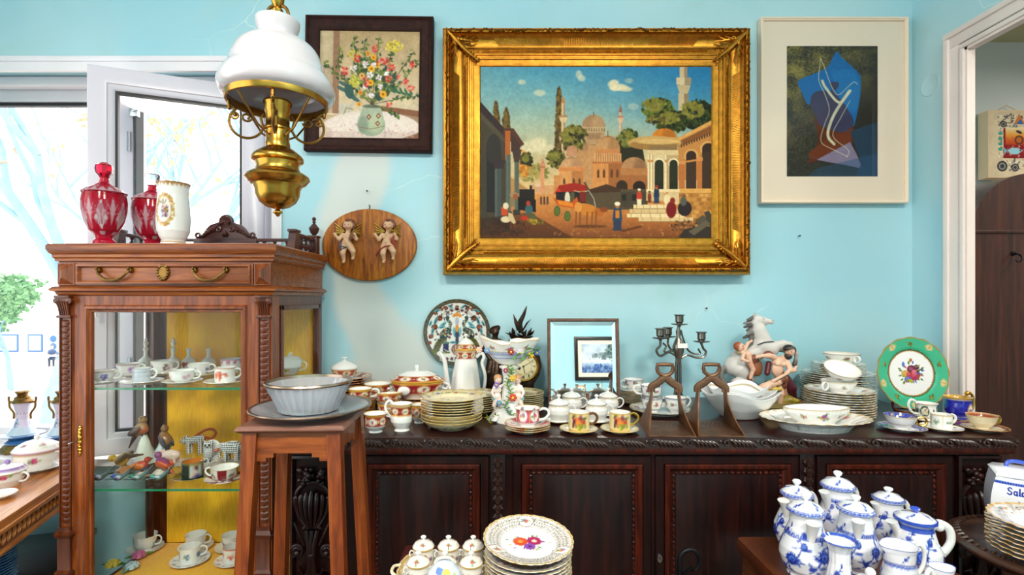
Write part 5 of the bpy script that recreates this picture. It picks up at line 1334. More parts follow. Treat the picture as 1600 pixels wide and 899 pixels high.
MB().lathe([(7,44),(9,36),(6,30),(5,24),(8,18),(9,10),(8,4),(11,0),(12,-6),(8,-10),(8,-500),(30,-505),(30,-512)],16) if 0 else None
MB().lathe([(r*lk,zz(y)) for r,y in ((0,40),(6,38),(8,32),(5,27),(7,22),(8,16),(5,12),(9,6),(10,-4),(14,-8),(14,-12),(5,-16),(4,-60),(4,-600))],16).build('hanger_rod','brass',LT)
MB().tube([(x*lk,0,zz(y)) for x,y in spline([(-17,44),(-17,24),(-12,12),(0,8),(12,12),(17,24),(17,44)],4)],2.6*lk,8).build('hanger_loop','brass_dark',LT)
MB().lathe([(.05,CZ-LT.location.z),(.05,CZ-.02-LT.location.z),(.006,CZ-.06-LT.location.z)],24).build('ceiling_rose','brass',LT)

# ------------------------------------------------------------------ china: shapes, painted motifs
def flower(c,x,y,r,cc,mid='e8c24a',n=6):
    for k in range(n): a = k*6.283/n; c.ell(x+r*.55*math.cos(a),y+r*.55*math.sin(a),r*.45,r*.45,cc)
    c.ell(x,y,r*.35,r*.35,mid)
def sprig(c,x,y,s,pal,seed=0):
    rng = np.random.RandomState(seed)
    for k in range(5):
        a = rng.rand()*6.283; c.line([(x,y),(x+s*math.cos(a),y+s*.7*math.sin(a))],s*.09,'5a7a3a'); c.ell(x+s*.8*math.cos(a),y+s*.6*math.sin(a),s*.26,s*.13,['4e8a3c','6f9a3a','3f6f4a'][k % 3],a)
    for k in range(4):
        a = rng.rand()*6.283; q = s*.4 if k else 0; flower(c,x+q*math.cos(a),y+q*.7*math.sin(a),s*(.34 if k else .42),pal[k % len(pal)])
MIX = ['c8325a','3a62c0','e0a02c','8a3a9a']; PINK = ['d83a6a','e87a94','b82c54']; RB = ['b83a4a','3a5ac8','d8902c']
def bands(c,ys,col,wd):
    for y in ys: c.line([(c.x0,y),(c.x1,y)],wd,col)
def cup_prof(r,h,shape):
    if shape == 'can': o = [(0,.003),(.80*r,.003),(.86*r,.0),(.92*r,.0),(.98*r,.06*h),(1.0*r,.12*h),(1.0*r,h)]; i = [(.95*r,h*.995),(.94*r,.15*h),(.85*r,.09*h),(0,.08*h)]
    elif shape == 'low': o = [(0,.003),(.36*r,.003),(.40*r,0),(.45*r,0),(.43*r,.08*h),(.52*r,.16*h),(.80*r,.45*h),(.93*r,.78*h),(r,h)]; i = [(.965*r,h*.99),(.89*r,.78*h),(.75*r,.47*h),(.45*r,.2*h),(0,.16*h)]
    elif shape == 'tulip': o = [(0,.003),(.46*r,.003),(.52*r,0),(.58*r,0),(.54*r,.08*h),(.62*r,.13*h),(.86*r,.3*h),(.90*r,.5*h),(.86*r,.78*h),(.92*r,.93*h),(r,h)]; i = [(.96*r,h*.99),(.88*r,.93*h),(.81*r,.78*h),(.84*r,.5*h),(.78*r,.3*h),(.4*r,.15*h),(0,.13*h)]
    else: o = [(0,.003),(.44*r,.003),(.50*r,0),(.55*r,0),(.52*r,.06*h),(.60*r,.11*h),(.84*r,.30*h),(.94*r,.55*h),(.96*r,.8*h),(r,h)]; i = [(.96*r,h*.99),(.91*r,.8*h),(.88*r,.5*h),(.76*r,.3*h),(.4*r,.13*h),(0,.11*h)]
    return o+i
def loop_handle(r,h,s=1.,t=.0032,style='c'):
    x0 = r*.93
    if style == 'ring': pts = [(x0+.011*s*(1-math.cos(a)),0,h*.60+.011*s*math.sin(a)) for a in np.linspace(-.3,6.0,22)]
    elif style == 'high': pts = spline([(x0*.9,0,h*.35),(x0+.014*s,0,h*.45),(x0+.024*s,0,h*.85),(x0+.018*s,0,h*1.18),(x0+.006*s,0,h*1.12),(x0,0,h*.95)],5)
    else: pts = spline([(x0*.97,0,h*.84),(x0+.010*s,0,h*.92),(x0+.020*s,0,h*.80),(x0+.021*s,0,h*.58),(x0+.012*s,0,h*.36),(x0*.92,0,h*.30)],5)
    return pts
def make_cup(label,loc,r,h,shape='tea',paint=None,hs=1.,hstyle='c',rz=0.,group=None,seg=72,bg='fbfaf6',hmat='porcelain',name='teacup',cat='cup',ht=.0026,wav=None,sy=1.):
    t = thing(name,label,cat,loc,rz,group)
    me = painted_lathe('cup_body',cup_prof(r,h,shape),seg,26,paint,bg=bg,wav=wav,nomr=r)
    mesh_obj('cup_body',me,'china',t)
    if hs: MB().tube(loop_handle(r,h,hs,style=hstyle),ht,8,flat=1.3).build('cup_handle',hmat,t)
    return t
def saucer_prof(r,h): return [(0,.001),(.42*r,.001),(.45*r,0),(.48*r,0),(.50*r,.0025),(.75*r,h*.45),(r,h),(.992*r,h+.0012),(.74*r,h*.45+.0022),(.5*r,.0045),(.36*r,.0040),(0,.0040)]
def plate_prof(r,h): return [(0,.0012),(.55*r,.0012),(.58*r,0),(.62*r,0),(.63*r,.003),(.70*r,h*.5),(r,h),(.995*r,h+.0015),(.72*r,h*.5+.003),(.64*r,.0055),(.6*r,.005),(0,.005)]
def bowl_prof(r,h): return [(0,.001),(.42*r,.001),(.46*r,0),(.50*r,0),(.52*r,.003),(.78*r,h*.35),(.93*r,h*.75),(r,h),(.985*r,h+.001),(.91*r,h*.76),(.74*r,h*.38),(.45*r,.0065),(0,.006)]
def make_plate(name,label,cat,loc,r,h,paint,prof=plate_prof,scal=None,group=None,seg=72,bg='fbfaf6',n=24,sx=1.,sy=1.,rz=0.,rot=None):
    me = painted_disc('plate',prof(r,h),seg,n,paint,scal,bg,sx,sy)
    o = mesh_obj(name,me,'china',None,loc,rot or (0,0,rz)); return tag(o,label,cat,group)
ORD = 'first second third fourth fifth sixth seventh eighth ninth tenth eleventh twelfth thirteenth fourteenth fifteenth sixteenth'.split()
def stack(first,n,dz,labels,group,jit=.0012,seed=0):
    """n plates upward from the first; labels: (bottom, between, top)"""
    rng = random.Random(seed); out = [first]; first['label'] = labels[0]; first['group'] = group; l0 = Vector(first.location)
    for k in range(1,n):
        c = first.copy(); COL.objects.link(c); c.location = l0+Vector((rng.uniform(-jit,jit),rng.uniform(-jit,jit),dz*k)); c.rotation_euler = (0,0,rng.uniform(0,.3))
        c['label'] = labels[2] if k == n-1 else labels[1]+', '+ORD[k]+' from bottom'; out.append(c)
    return out
def ring_pts(cv,rad,wd,col,n=60): cv.line([(rad*math.cos(a),rad*math.sin(a)) for a in np.linspace(0,6.2832,n)],wd,col)
SZT = .95
def sbp(px,Y): return Vector((PX(px,Y),Y,SZT))

# --- fruit cups
def fruit_paint(c,W,H):
    z = c.vz
    c.rect(0,0,W,c.rim,'f0d9a0'); bands(c,[c.rim-.0012],'d8a43c',.0022); bands(c,[z(.004)],'d8a43c',.002)
    for x0 in (W*.5,W*.0,W):
        c.ell(x0-.002,z(.024),.017,.016,'8a5a24',0,.7,.4)
        for (dx,dz,r,cc) in ((-.010,.030,.009,'d8441e'),(.001,.031,.010,'e2641c'),(.008,.026,.007,'c9381a'),(-.004,.024,.008,'ef8a2c'),(.002,.036,.006,'7a2a3c')):
            c.ell(x0+dx,z(dz),r,r,cc); c.ell(x0+dx-r*.3,z(dz)+r*.3,r*.4,r*.4,'f6b45c',0,.6,.6)
        rng = np.random.RandomState(1)
        for k in range(26): q = (x0+.004+rng.uniform(-.010,.011),z(.012)+rng.uniform(-.006,.007)); c.ell(*q,.0026,.0026,['93a02c','b8bc3c','6f7f22'][k % 3])
        for k in range(6): c.ell(x0-.016+rng.uniform(-.004,.004),z(.014+.004*k),.0025,.0025,'5a2234')
        c.ell(x0+.013,z(.035),.007,.003,'4a6a2a',.6); c.ell(x0-.014,z(.040),.006,.0028,'56702c',-.5)
def fruit_saucer(c,R):
    c.ell(0,0,R*1.1,R*1.1,'f2dfae'); c.ell(0,0,R*.86,R*.86,'f7ecca'); ring_pts(c,R*.97,.003,'d8a43c'); ring_pts(c,R*.5,.0012,'d8a43c'); sprig(c,-R*.62,R*.2,R*.2,['8a2a3c','d8641c'],3)
for px,lb in ((904,'nearest the white sugar pots'),(968,'next to the rusty stirrup')):
    p = sbp(px,1.30)
    make_plate('saucer','cream gold-rimmed saucer under the fruit-painted cup '+lb,'saucer',p,.048,.010,fruit_saucer,saucer_prof,group='fruit cup saucers')
    make_cup('yellow coffee can painted with peaches and grapes, '+lb,p+Vector((.001,0,.0045)),.0265,.047,'can',fruit_paint,1.0,'c',0,'fruit coffee cups',hmat='gilt' if px > 950 else 'rust_wood')
# --- white lidded sugar pots
def sugar(px,Y,label,rz=0.):
    p = sbp(px,Y)
    make_plate('saucer','plain white saucer under the '+label,'saucer',p,.036,.007,lambda c,R: ring_pts(c,R*.98,.0016,'c9a050'),saucer_prof,group='white sugar pot saucers')
    t = thing('sugar_pot',label,'sugar pot',p+Vector((0,0,.0042)),rz,'white lidded sugar pots')
    pr = [(0,.001),(.019,.001),(.021,0),(.023,.001),(.021,.004),(.026,.010),(.0305,.022),(.030,.033),(.026,.042),(.026,.046),(.024,.046),(.024,.042),(.027,.033),(.026,.018),(0,.008)]
    mesh_obj('pot_body',painted_lathe('pot_body',pr,48,24,lambda c,W,H: bands(c,[c.rim-.001],'b98a3c',.0016)),'china',t)
    MB().lathe([(.0275,.0455),(.028,.047),(.026,.050),(.018,.056),(.007,.060),(.003,.061),(.0025,.064),(.005,.066),(.006,.069),(.004,.072),(0,.073)],32).build('lid','porcelain',t)
    MB().lathe([(.0278,.0468),(.0284,.0475),(.0278,.0482)],32).build('gilt_rim','gilt',t.children[1])
    MB().tube(loop_handle(.028,.046,.9),.0022,8).build('pot_handle','porcelain',t)
sugar(873,1.40,'white lidded sugar pot nearest the pink cup'); sugar(932,1.40,'white lidded sugar pot between the two fruit cups')
sugar(893,1.505,'white lidded sugar pot at the left of the mirror foot'); sugar(950,1.505,'white lidded sugar pot at the right of the mirror foot')
# --- pink cup on three saucers
def pink_paint(c,W,H):
    z = c.vz; c.rect(0,z(.006),W,c.rim,'d8486a')
    for k in range(6):
        x = W*(k+.5)/6; c.ell(x,z(.030),W*.062,.017,'fdf8f2'); sprig(c,x,z(.030),.011,PINK if k % 2 else RB,k); c.line([(x-W*.075,z(.012)),(x-W*.083,z(.034)),(x-W*.08,z(.045))],.0016,'d8a848')
    bands(c,[c.rim-.001,c.rim+.001],'d8a848',.002); c.rect(0,0,W,z(.012),'fbf6f0')
    for k in range(5): sprig(c,W*(k+.3)/5,c.rim+.012,.008,MIX,k)
def pink_saucer(c,R):
    for k in range(6):
        a = k*1.047; c.poly([(R*.42*math.cos(a),R*.42*math.sin(a)),(R*1.05*math.cos(a-.24),R*1.05*math.sin(a-.24)),(R*1.05*math.cos(a+.24),R*1.05*math.sin(a+.24))],'dc4e70'); sprig(c,R*.72*math.cos(a+.52),R*.72*math.sin(a+.52),R*.14,MIX,k)
    c.ell(0,0,R*.42,R*.42,'fbf8f4'); ring_pts(c,R*.985,.0026,'d8a848'); ring_pts(c,R*.43,.0012,'d8a848')
p = sbp(824,1.305)
s0 = make_plate('saucer','','saucer',p,.058,.012,pink_saucer,saucer_prof,scal=lambda a: 1+.012*math.cos(12*a),seg=96)
stack(s0,3,.0052,('bottom saucer of three pink ones by the comport foot','middle saucer of three pink ones by the comport foot','top saucer of three pink ones, directly under the pink cup'),'pink saucers')
make_cup('pink and white flowered teacup on three stacked saucers',p+Vector((0,0,.0152)),.034,.046,'tulip',pink_paint,1.1,'c',.1,seg=110,wav=lambda a,t: 1+.02*math.cos(6*a),ht=.0026)
# --- cream plate stacks
def cream_plate(c,R):
    c.ell(0,0,R*1.1,R*1.1,'efe1bb'); ring_pts(c,R*.98,.0034,'d9b25c'); ring_pts(c,R*.80,.001,'c9a050')
    for k in range(8):
        a = k*.785+.2; c.line([(R*.88*math.cos(a+t),R*(.88-.10*math.sin(t/.7*3.14))*math.sin(a+t)) for t in np.linspace(0,.7,8)],.0016,'7a8a4a'); c.ell(R*.78*math.cos(a),R*.78*math.sin(a),.004,.007,['a8643c','8a2c3c','6a5a9a'][k % 3],a)
    for k in range(16): a = k*.3927; c.ell(R*.62*math.cos(a)*.55,-R*.40+R*.3*math.sin(a)*.55,.0024,.0024,['b8323c','4a7a3c','4a62b0','d8902c'][k % 4])
p = sbp(706,1.345)
b0 = make_plate('bowl','','bowl',p,.080,.026,cream_plate,bowl_prof,bg='efe1bb',seg=80)
stack(b0,3,.0075,('lowest cream bowl under the front cream stack','cream bowl just above the lowest in the front cream stack','cream bowl below the plates of the front cream stack'),'cream bowls',seed=1)
b1 = make_plate('dinner_plate','','plate',p+Vector((0,0,.026)),.082,.018,cream_plate,bg='efe1bb',seg=80)
stack(b1,7,.0065,('lowest plate of the front cream stack','cream gold-rimmed plate within the front stack before the coffee pot','garland-painted cream plate on top of the front stack'),'front cream plates',.0025,2)
p = sbp(742,1.535)
b2 = make_plate('side_plate','','plate',p,.075,.012,cream_plate,bg='efe1bb')
stack(b2,8,.0062,('lowest cream plate of the stack between coffee pot and comport','cream plate within the stack between coffee pot and comport','top cream plate of the stack between coffee pot and comport'),'cream side plates',.0016,3)
p = sbp(813,1.57)
b3 = make_plate('side_plate','','plate',p,.072,.012,lambda c,R: (cream_plate(c,R),ring_pts(c,R*.96,.003,'9aa05a')),bg='e6ddb0')
stack(b3,8,.0058,('lowest greenish cream plate beside the mirror','greenish cream plate within the stack beside the mirror','top greenish cream plate of the stack beside the mirror'),'greenish cream plates',.0016,4)
# --- red and gold service
def red_band(c,z0,z1,W,n=6,seed=0):
    c.rect(0,z0,W,z1,'9a1c2c'); bands(c,[z0,z1],'d8a03c',.0026); m = (z0+z1)/2; hh = abs(z1-z0)/2
    for k in range(n):
        x = W*(k+.5)/n; c.ell(x,m,W/n*.34,hh*.8,'fbf2de'); ring = [(x+W/n*.34*math.cos(a),m+hh*.8*math.sin(a)) for a in np.linspace(0,6.283,24)]; c.line(ring,.0012,'d8a03c'); sprig(c,x,m,hh*.6,['c83a54','d87a34','4a5ab8'],k+seed); c.ell(x+W/n*.5,m,hh*.22,hh*.22,'e8c070')
def red_cup(label,loc,r,h,rz=0.,shape='tea',group='red and gold cups',hs=1.): 
    def pt(c,W,H): red_band(c,c.vz(h*.34),c.vz(h*.86),W,6,int(r*9999)); c.rect(0,c.vz(h*.88),W,c.rim,'e0a83c'); bands(c,[c.rim],'e0a83c',.003)
    return make_cup(label,loc,r,h,shape,pt,hs,'c',rz,group,seg=80)
red_cup('small red and gold sugar basin nearest the plant stand',sbp(587,1.305),.030,.047,2.6,'tulip',hs=0)
t = thing('creamer','white cream jug with a red and gold collar beside the cream plates','jug',sbp(628,1.315),math.radians(180))
def cr_paint(c,W,H): red_band(c,c.vz(.042),c.vz(.062),W,5,3); bands(c,[c.rim,c.vz(.0665)],'e0a83c',.0036)
pr = [(0,.002),(.016,.002),(.0185,0),(.020,.001),(.016,.006),(.020,.012),(.0265,.024),(.026,.034),(.0225,.044),(.0225,.058),(.027,.070),(.025,.0695),(.0205,.058),(.020,.044),(.022,.03),(0,.012)]
mesh_obj('jug_body',painted_lathe('jug_body',pr,80,36,cr_paint,wav=lambda a,t: 1+(.28*max(0,math.cos(a+1.571))**6*max(0,min(1,(.5-abs(t-.5))*2.6-.35)))),'china',t)
MB().tube(spline([(.021,0,.066),(.030,0,.076),(.040,0,.070),(.042,0,.055),(.034,0,.040),(.025,0,.030)],5),.0026,8,flat=1.3).build('jug_handle','porcelain',t)
red_cup('gilded red cup half hidden behind the cream jug',sbp(655,1.40),.024,.05,.4,'tulip')
red_cup('lower red and gold cup of the two nested before the tureen',sbp(608,1.49),.034,.036,-.4)
red_cup('upper red and gold cup tilted in the nested pair before the tureen',sbp(608,1.49)+Vector((.002,0,.030)),.037,.034,.2).rotation_euler = (.06,.08,2.6)
red_cup('red and gold cup beside the glass dish, behind the stand',sbp(563,1.50)+Vector((0,0,.040)),.034,.036,.1)
red_cup('wide red and gold cup behind the nested pair',sbp(590,1.60)+Vector((0,0,.034)),.042,.040,-.2)
def red_plate(c,R):
    c.ell(0,0,R*1.1,R*1.1,'8e2230')
    for k in range(10): a = k*.628; c.ell(R*.8*math.cos(a),R*.8*math.sin(a),R*.17,R*.12,'f2e2be',a); sprig(c,R*.8*math.cos(a),R*.8*math.sin(a),R*.09,RB,k)
    c.ell(0,0,R*.6,R*.6,'f7efdc'); ring_pts(c,R*.97,.004,'d8a43c'); ring_pts(c,R*.6,.002,'d8a43c')
q = sbp(563,1.50)
b = make_plate('saucer','','saucer',q,.044,.010,red_plate,saucer_prof)
stack(b,8,.0048,('lowest red-gold saucer behind the plant stand','red-gold saucer within the pile behind the plant stand','top red-gold saucer of the pile behind the plant stand'),'red and gold saucers',.001,7)
q = sbp(590,1.60)
b = make_plate('saucer','','saucer',q,.048,.010,red_plate,saucer_prof)
stack(b,7,.0048,('lowest red-gold saucer under the wide cup','red-gold saucer within the pile under the wide cup','top red-gold saucer under the wide cup'),'red and gold saucers under the wide cup',.001,8)
q = sbp(541,1.665)
b = make_plate('dinner_plate','','plate',q,.082,.014,red_plate,seg=80)
stack(b,11,.0072,('lowest dark gold-rimmed plate by the cabinet','dark gold-rimmed plate within the stack by the cabinet','top dark gold-rimmed plate under the small domed dish'),'dark gold-rimmed plates',.0015,9)
t = thing('covered_dish','small white domed dish with red band on the plate stack','dish',q+Vector((-.004,-.005,.082)))
mesh_obj('dish_body',painted_lathe('dish_body',[(0,.001),(.022,.001),(.026,0),(.034,.012),(.039,.022),(.040,.030),(.037,.030),(.03,.014),(0,.008)],72,24,lambda c,W,H: red_band(c,c.vz(.008),c.vz(.027),W,6)),'china',t)
MB().lathe([(.0415,.030),(.042,.033),(.037,.041),(.022,.050),(.008,.055),(.003,.057),(.003,.061),(.0095,.064),(.009,.067),(0,.068)],40).build('lid','porcelain',t)
q = sbp(652,1.585)
b = make_plate('serving_plate','','plate',q,.076,.012,red_plate)
stack(b,5,.0068,('lowest plate under the red tureen','plate within the pile under the red tureen','top plate directly under the red tureen'),'plates under the tureen',.001,10)
t = thing('tureen','oval red and gold vegetable tureen with white domed lid','tureen',q+Vector((0,0,.0335)))
def tur(c,W,H): red_band(c,c.vz(.018),c.vz(.046),W,8,5); bands(c,[c.vz(.049)],'e0a83c',.006)
mesh_obj('tureen_body',painted_lathe('tureen_body',[(0,.001),(.045,.001),(.052,0),(.058,.006),(.072,.020),(.080,.038),(.082,.050),(.079,.050),(.07,.022),(0,.010)],140,30,tur,sy=.72),'china',t)
def turl(c,W,H): red_band(c,.004,.030,W,8,2); bands(c,[.001],'e0a83c',.007)
mesh_obj('lid',painted_lathe('lid',[(.083,.051),(.084,.054),(.072,.062),(.055,.071),(.03,.081),(.0,.083)],140,26,turl,sy=.72),'china',t)
MB().rings([[(-.004,-.005,z),(.004,-.005,z),(.004,.005,z),(-.004,.005,z)] for z in (.081,.09)]).box(-.006,.006,-.007,.007,.088,.100,.002).build('lid_knob','porcelain',t)
for s_ in (-1,1): MB().tube(spline([(s_*.074,0,.030),(s_*.090,0,.026),(s_*.096,0,.038),(s_*.080,0,.045)],5),.004,8).build('tureen_handle','porcelain',t)
mb = MB().lathe([(0,-.004),(.012,-.003),(.018,.0),(.012,.002),(0,.002)],20,axis='y',cx=-.03,cy=-.062,cz=.030,sy=.7); mb.build('shell_boss','porcelain',t)
make_plate('saucer','pink rose-painted saucer behind the cream jug','saucer',sbp(672,1.455),.034,.018,lambda c,R: [sprig(c,R*.7*math.cos(a),R*.7*math.sin(a),R*.3,PINK,int(a*9)) for a in np.arange(0,6.2,.8)],bowl_prof)
# --- coffee pot
t = thing('coffee_pot','tall white coffee pot with red collar before the peacock plate','coffee pot',sbp(728,1.64) if 0 else sbp(728,1.645))
pr = [(0,.003),(.040,.003),(.046,0),(.050,.002),(.046,.010),(.049,.02),(.050,.04),(.044,.09),(.035,.140),(.032,.150),(.033,.162),(.034,.172),(.031,.172),(.029,.15),(.03,.12),(0,.1)]
mesh_obj('pot_body',painted_lathe('pot_body',pr,110,46,lambda c,W,H: red_band(c,c.vz(.147),c.vz(.170),W,7,1),wav=lambda a,t: 1+.018*math.cos(10*a)*(1 if t < .5 else 0)),'china',t)
mesh_obj('lid',painted_lathe('lid',[(.0355,.172),(.036,.176),(.030,.184),(.024,.196),(.015,.206),(.006,.211),(0,.212)],72,20,lambda c,W,H: (red_band(c,.005,.022,W,6,4),bands(c,[.002],'e0a83c',.007))),'china',t)
MB().lathe([(.004,.211),(.003,.215),(.007,.219),(.006,.224),(0,.226)],16).build('lid_knob','porcelain',t)
MB().tube(spline([(-.044,0,.045),(-.058,0,.055),(-.063,0,.09),(-.068,0,.135),(-.078,0,.158),(-.083,0,.163)],6),[.014-.0095*(i/30)**.7 for i in range(31)],12).build('spout','porcelain',t)
MB().tube(spline([(.033,0,.150),(.050,0,.163),(.058,0,.150),(.052,0,.13),(.062,0,.09),(.058,0,.05),(.046,0,.038)],6),.0042,8,flat=1.3).build('pot_handle','porcelain',t)
# --- peacock wall plate
def peacock(c,R):
    k = R/52.
    def E(x,y,rx,ry,cc,rot=0.,al=1.): c.ell(x*k,y*k,rx*k,ry*k,cc,rot,al)
    c.ell(0,0,R*1.1,R*1.1,'2a2a22'); ring_pts(c,R*.955,3.4*k,'7a7250'); ring_pts(c,R*.955,1.4*k,'30382c'); ring_pts(c,R*.905,1.*k,'5a2420'); c.ell(0,0,R*.885,R*.885,'efeee6')
    rng = np.random.RandomState(3)
    for s_ in (-1,1):
        # tail, body, neck
        c.poly([(s_*x*k,y*k) for x,y in ((14,6),(22,4),(33,16),(39,30),(33,36),(28,28),(24,18),(18,13))],'6f6a1c')
        for q in range(4): c.line([(s_*(20+q*3)*k,10*k),(s_*(29+q*2.4)*k,(30-q*1)*k)],.8*k,'24240f')
        E(s_*18,1,11,6.5,'2c2a2c',s_*.75)
        for q in range(40): E(s_*(18+rng.uniform(-8,8)),1+rng.uniform(-6,7),1.3,1,['c9882c','2c8a8a','7a3c20','e0d6b0','205058'][q % 5],rng.rand()*3)
        c.line([(s_*12*k,-4*k),(s_*10*k,-14*k),(s_*15*k,-20*k),(s_*15*k,-23*k)],4.4*k,'2c3830'); 
        for q in range(14): E(s_*(11.5+rng.uniform(-2,2)),-6-q*1.0,1,.8,['2c8a8a','c9882c','d6d0b4'][q % 3])
        E(s_*15,-23,3,2.6,'2c3038'); c.line([(s_*15*k,-25*k),(s_*16*k,-29*k)],1*k,'3a2420'); c.line([(s_*16*k,7*k),(s_*17*k,16*k)],1*k,'3a2c24'); c.line([(s_*19*k,7*k),(s_*18*k,16*k)],1*k,'3a2c24')
        c.rect(min(s_*13,s_*22)*k,17*k,max(s_*13,s_*22)*k,30*k,'2e2a5a'); c.rect(min(s_*12,s_*23)*k,15*k,max(s_*12,s_*23)*k,18*k,'5a7a6a'); c.rect(min(s_*11,s_*24)*k,30*k,max(s_*11,s_*24)*k,33*k,'6a7a3a')
        for (x,y,r) in ((27,-22,4.6),(35,-8,4.8),(40,6,3.6),(24,-36,3),(17,-38,3.4),(33,-30,3),(42,16,2.8)):
            for q in range(8): a = q*.785; E(s_*(x+r*.7*math.cos(a)),y+r*.7*math.sin(a),r*.36,r*.3,'5a241c')
            E(s_*x,y,r*.55,r*.55,'a8502c')
        for (x,y,rx,ry,rot) in ((22,-12,7,2.6,.7),(24,-8,6,2.2,.2),(33,-18,7,2.4,1.2),(38,-2,6,2.2,1.4),(41,-14,5,2,1.1),(30,-34,6,2,.3),(10,-40,5,2,-.6)): E(s_*x,y,rx,ry,'6ab4bc',s_*rot); E(s_*x,y+.6,rx*.6,ry*.4,'2c4450',s_*rot)
        for q in range(26):
            a = rng.uniform(-2.6,.9); rr = rng.uniform(26,44); E(s_*abs(rr*math.cos(a)),rr*math.sin(a),1.8,.8,'2a2024',rng.rand()*3)
        for (x,y) in ((12,8),(10,3),(8,-34),(14,-31),(30,3),(33,22)): E(s_*x,y,2,2,'3a2028'); E(s_*x,y,1,1,'b84a3c')
    for (x,y,rx,ry,cc) in ((0,-26,7.5,4,'e08a1c'),(0,-22,4,3,'efeee6'),(0,-29,3,3,'e08a1c'),(0,-17,3,7,'b9b4c4'),(0,1,6,8,'3c8a94'),(0,3,3,6,'3a2050'),(0,-6,3,6,'e0902c'),(-5,-2,2,6,'6ab4bc'),(5,-2,2,6,'6ab4bc'),(0,12,2.6,7,'3c2a4a'),(-6,16,5,2,'3c8a94'),(6,16,5,2,'3c8a94'),(0,27,9,9,'8a5a4a'),(0,27,6.6,7.6,'d8b8a4'),(0,27,2,8,'7a4a3c'),(-4.4,27,1,7,'7a4a3c'),(4.4,27,1,7,'7a4a3c'),(0,-38,3.4,4,'6a241c')): E(x,y,rx,ry,cc)
    c.rect(-26*k,38*k,26*k,44*k,'efeee6'); [flower(c,x*k,41*k,2.6*k,'3a2a30','b84a3c') for x in range(-22,24,7)]
o = make_plate('wall_plate','round wall plate painted with two peacocks and flowers','plate',(PX(713.5,1.735),1.757,PZ(520,1.735)),52.5*1.735/800,.018,peacock,seg=200,n=110,rot=(math.radians(90),0,0))
# --- mirror
t = thing('table_mirror','upright mirror in a worn narrow frame behind the sugar pots','mirror',(PX(912,1.59),1.58,SZT))
t.rotation_euler = (math.radians(-5.2),0,0)
w2_,h2_ = .1115,.277
MB().frame(-w2_,w2_,0,h2_,[(0,.010),(0,-.004),(.002,-.006),(.007,-.006),(.009,-.003),(.0095,.002)]).build('mirror_frame',plain('worn_frame','6b4a3a',.45,.2,var=.4,vscale=90).name,t)
i_ = .0095
MB().box(-w2_+.022,w2_-.022,-.0005,.001,.022,h2_-.022).build('mirror_glass','mirror',t,sharp=5)
MB().frame(-w2_+i_,w2_-i_,i_,h2_-i_,[(0,.0012),(.0126,-.0005)]).build('bevelled_border','mirror',t,sharp=5)
MB().box(-w2_+.003,w2_-.003,.003,.009,.003,h2_-.003).build('back_board','black_wood',t)
MB().box(-.02,.02,.010,.014,.02,.22).xf(Matrix.Translation((0,.0,.0))).build('strut','black_wood',t,rot=(math.radians(0),0,0))

# --- oval-square nested bowls, sauce boat and platter
def sq_bowl(label,loc,w,h,paint=None,rz=0.):
    n = 96; R = []; C_ = []; prof = [(.40,0),(.45,0),(.50,.04),(.72,.40),(.9,.75),(1.,1.),(.985,1.01),(.88,.76),(.68,.42),(.44,.08),(.0,.06)]
    pr,tt = resample(prof,40); V = []; cv = Cv(0,0,1,1,200,'f8f8f8')
    if paint: paint(cv)
    for (r,z),tv in zip(pr,tt):
        for j in range(n):
            a = 2*math.pi*j/n; c_,s_ = -math.sin(a),math.cos(a); sq = (abs(c_)**2.9+abs(s_)**2.9)**(-1/2.9)
            k = r*w*(1+(sq-1)*.9); V.append((c_*k,s_*k,z*h*(1+.11*(math.cos(4*a+math.pi))*max(0,z)*1.0)))
    V = np.array(V); U = np.tile(np.arange(n)/n,len(pr)); T_ = np.repeat(tt/tt[-1],n)
    me = grid_mesh('square_bowl',V,n,len(pr),cv.sample(U,T_),True)
    o = mesh_obj('square_bowl',me,'china',None,loc,(0,0,rz)); return tag(o,label,'bowl','nested square bowls')
def sqp(cv):
    for k in range(8): sprig(cv,(k+.5)/8,.30,.035,['c8325a','3a62c0'],k); sprig(cv,(k+.2)/8,.72,.03,['3a62c0','c8325a'],k+3)
    cv.line([(0,.515),(1,.515)],.012,'b8a070')
p = sbp(1155,1.468)
sq_bowl('largest square white bowl, bottom of the nested three',p,.098,.072,None,math.radians(10))
sq_bowl('middle square white bowl of the nested three',p+Vector((-.004,.006,.006)),.094,.070,None,math.radians(14))
sq_bowl('flower-sprigged square bowl, innermost of the nested three',p+Vector((.0,.012,.020)),.076,.066,sqp,math.radians(4))
def platter(c,R):
    for k in range(9): a = k*.698+.3; sprig(c,R*.78*math.cos(a),R*.78*math.sin(a),R*.10,MIX,k)
    ring_pts(c,R*.985,.0035,'c9a050'); ring_pts(c,R*.55,.001,'a89a80')
    for k in range(60): a = k*.1047; c.line([(R*.62*math.cos(a),R*.62*math.sin(a)),(R*.93*math.cos(a),R*.93*math.sin(a))],.0008,'d9d6d0')
p = sbp(1273,1.335)
o = make_plate('oval_platter','oval white platter with flower sprigs under the sauce boat','platter',p,.138,.030,platter,bowl_prof if 0 else plate_prof,lambda a: 1+.010*math.cos(24*a),seg=144,sy=.66)
t = thing('sauce_boat','white fluted double-lipped sauce boat with flower sprigs on platter','sauce boat',p+Vector((.004,0,.0055)))
def sb_paint(c,W,H):
    for x,s_ in ((.5,.016),(.36,.010),(.64,.010),(.0,.014)): sprig(c,W*x,c.vz(.030),s_*1.15,MIX,int(x*10))
    bands(c,[c.rim],'c9a050',.002)
pr = [(0,.002),(.038,.002),(.045,0),(.047,.004),(.040,.010),(.052,.022),(.064,.038),(.068,.050),(.065,.050),(.05,.026),(0,.014)]
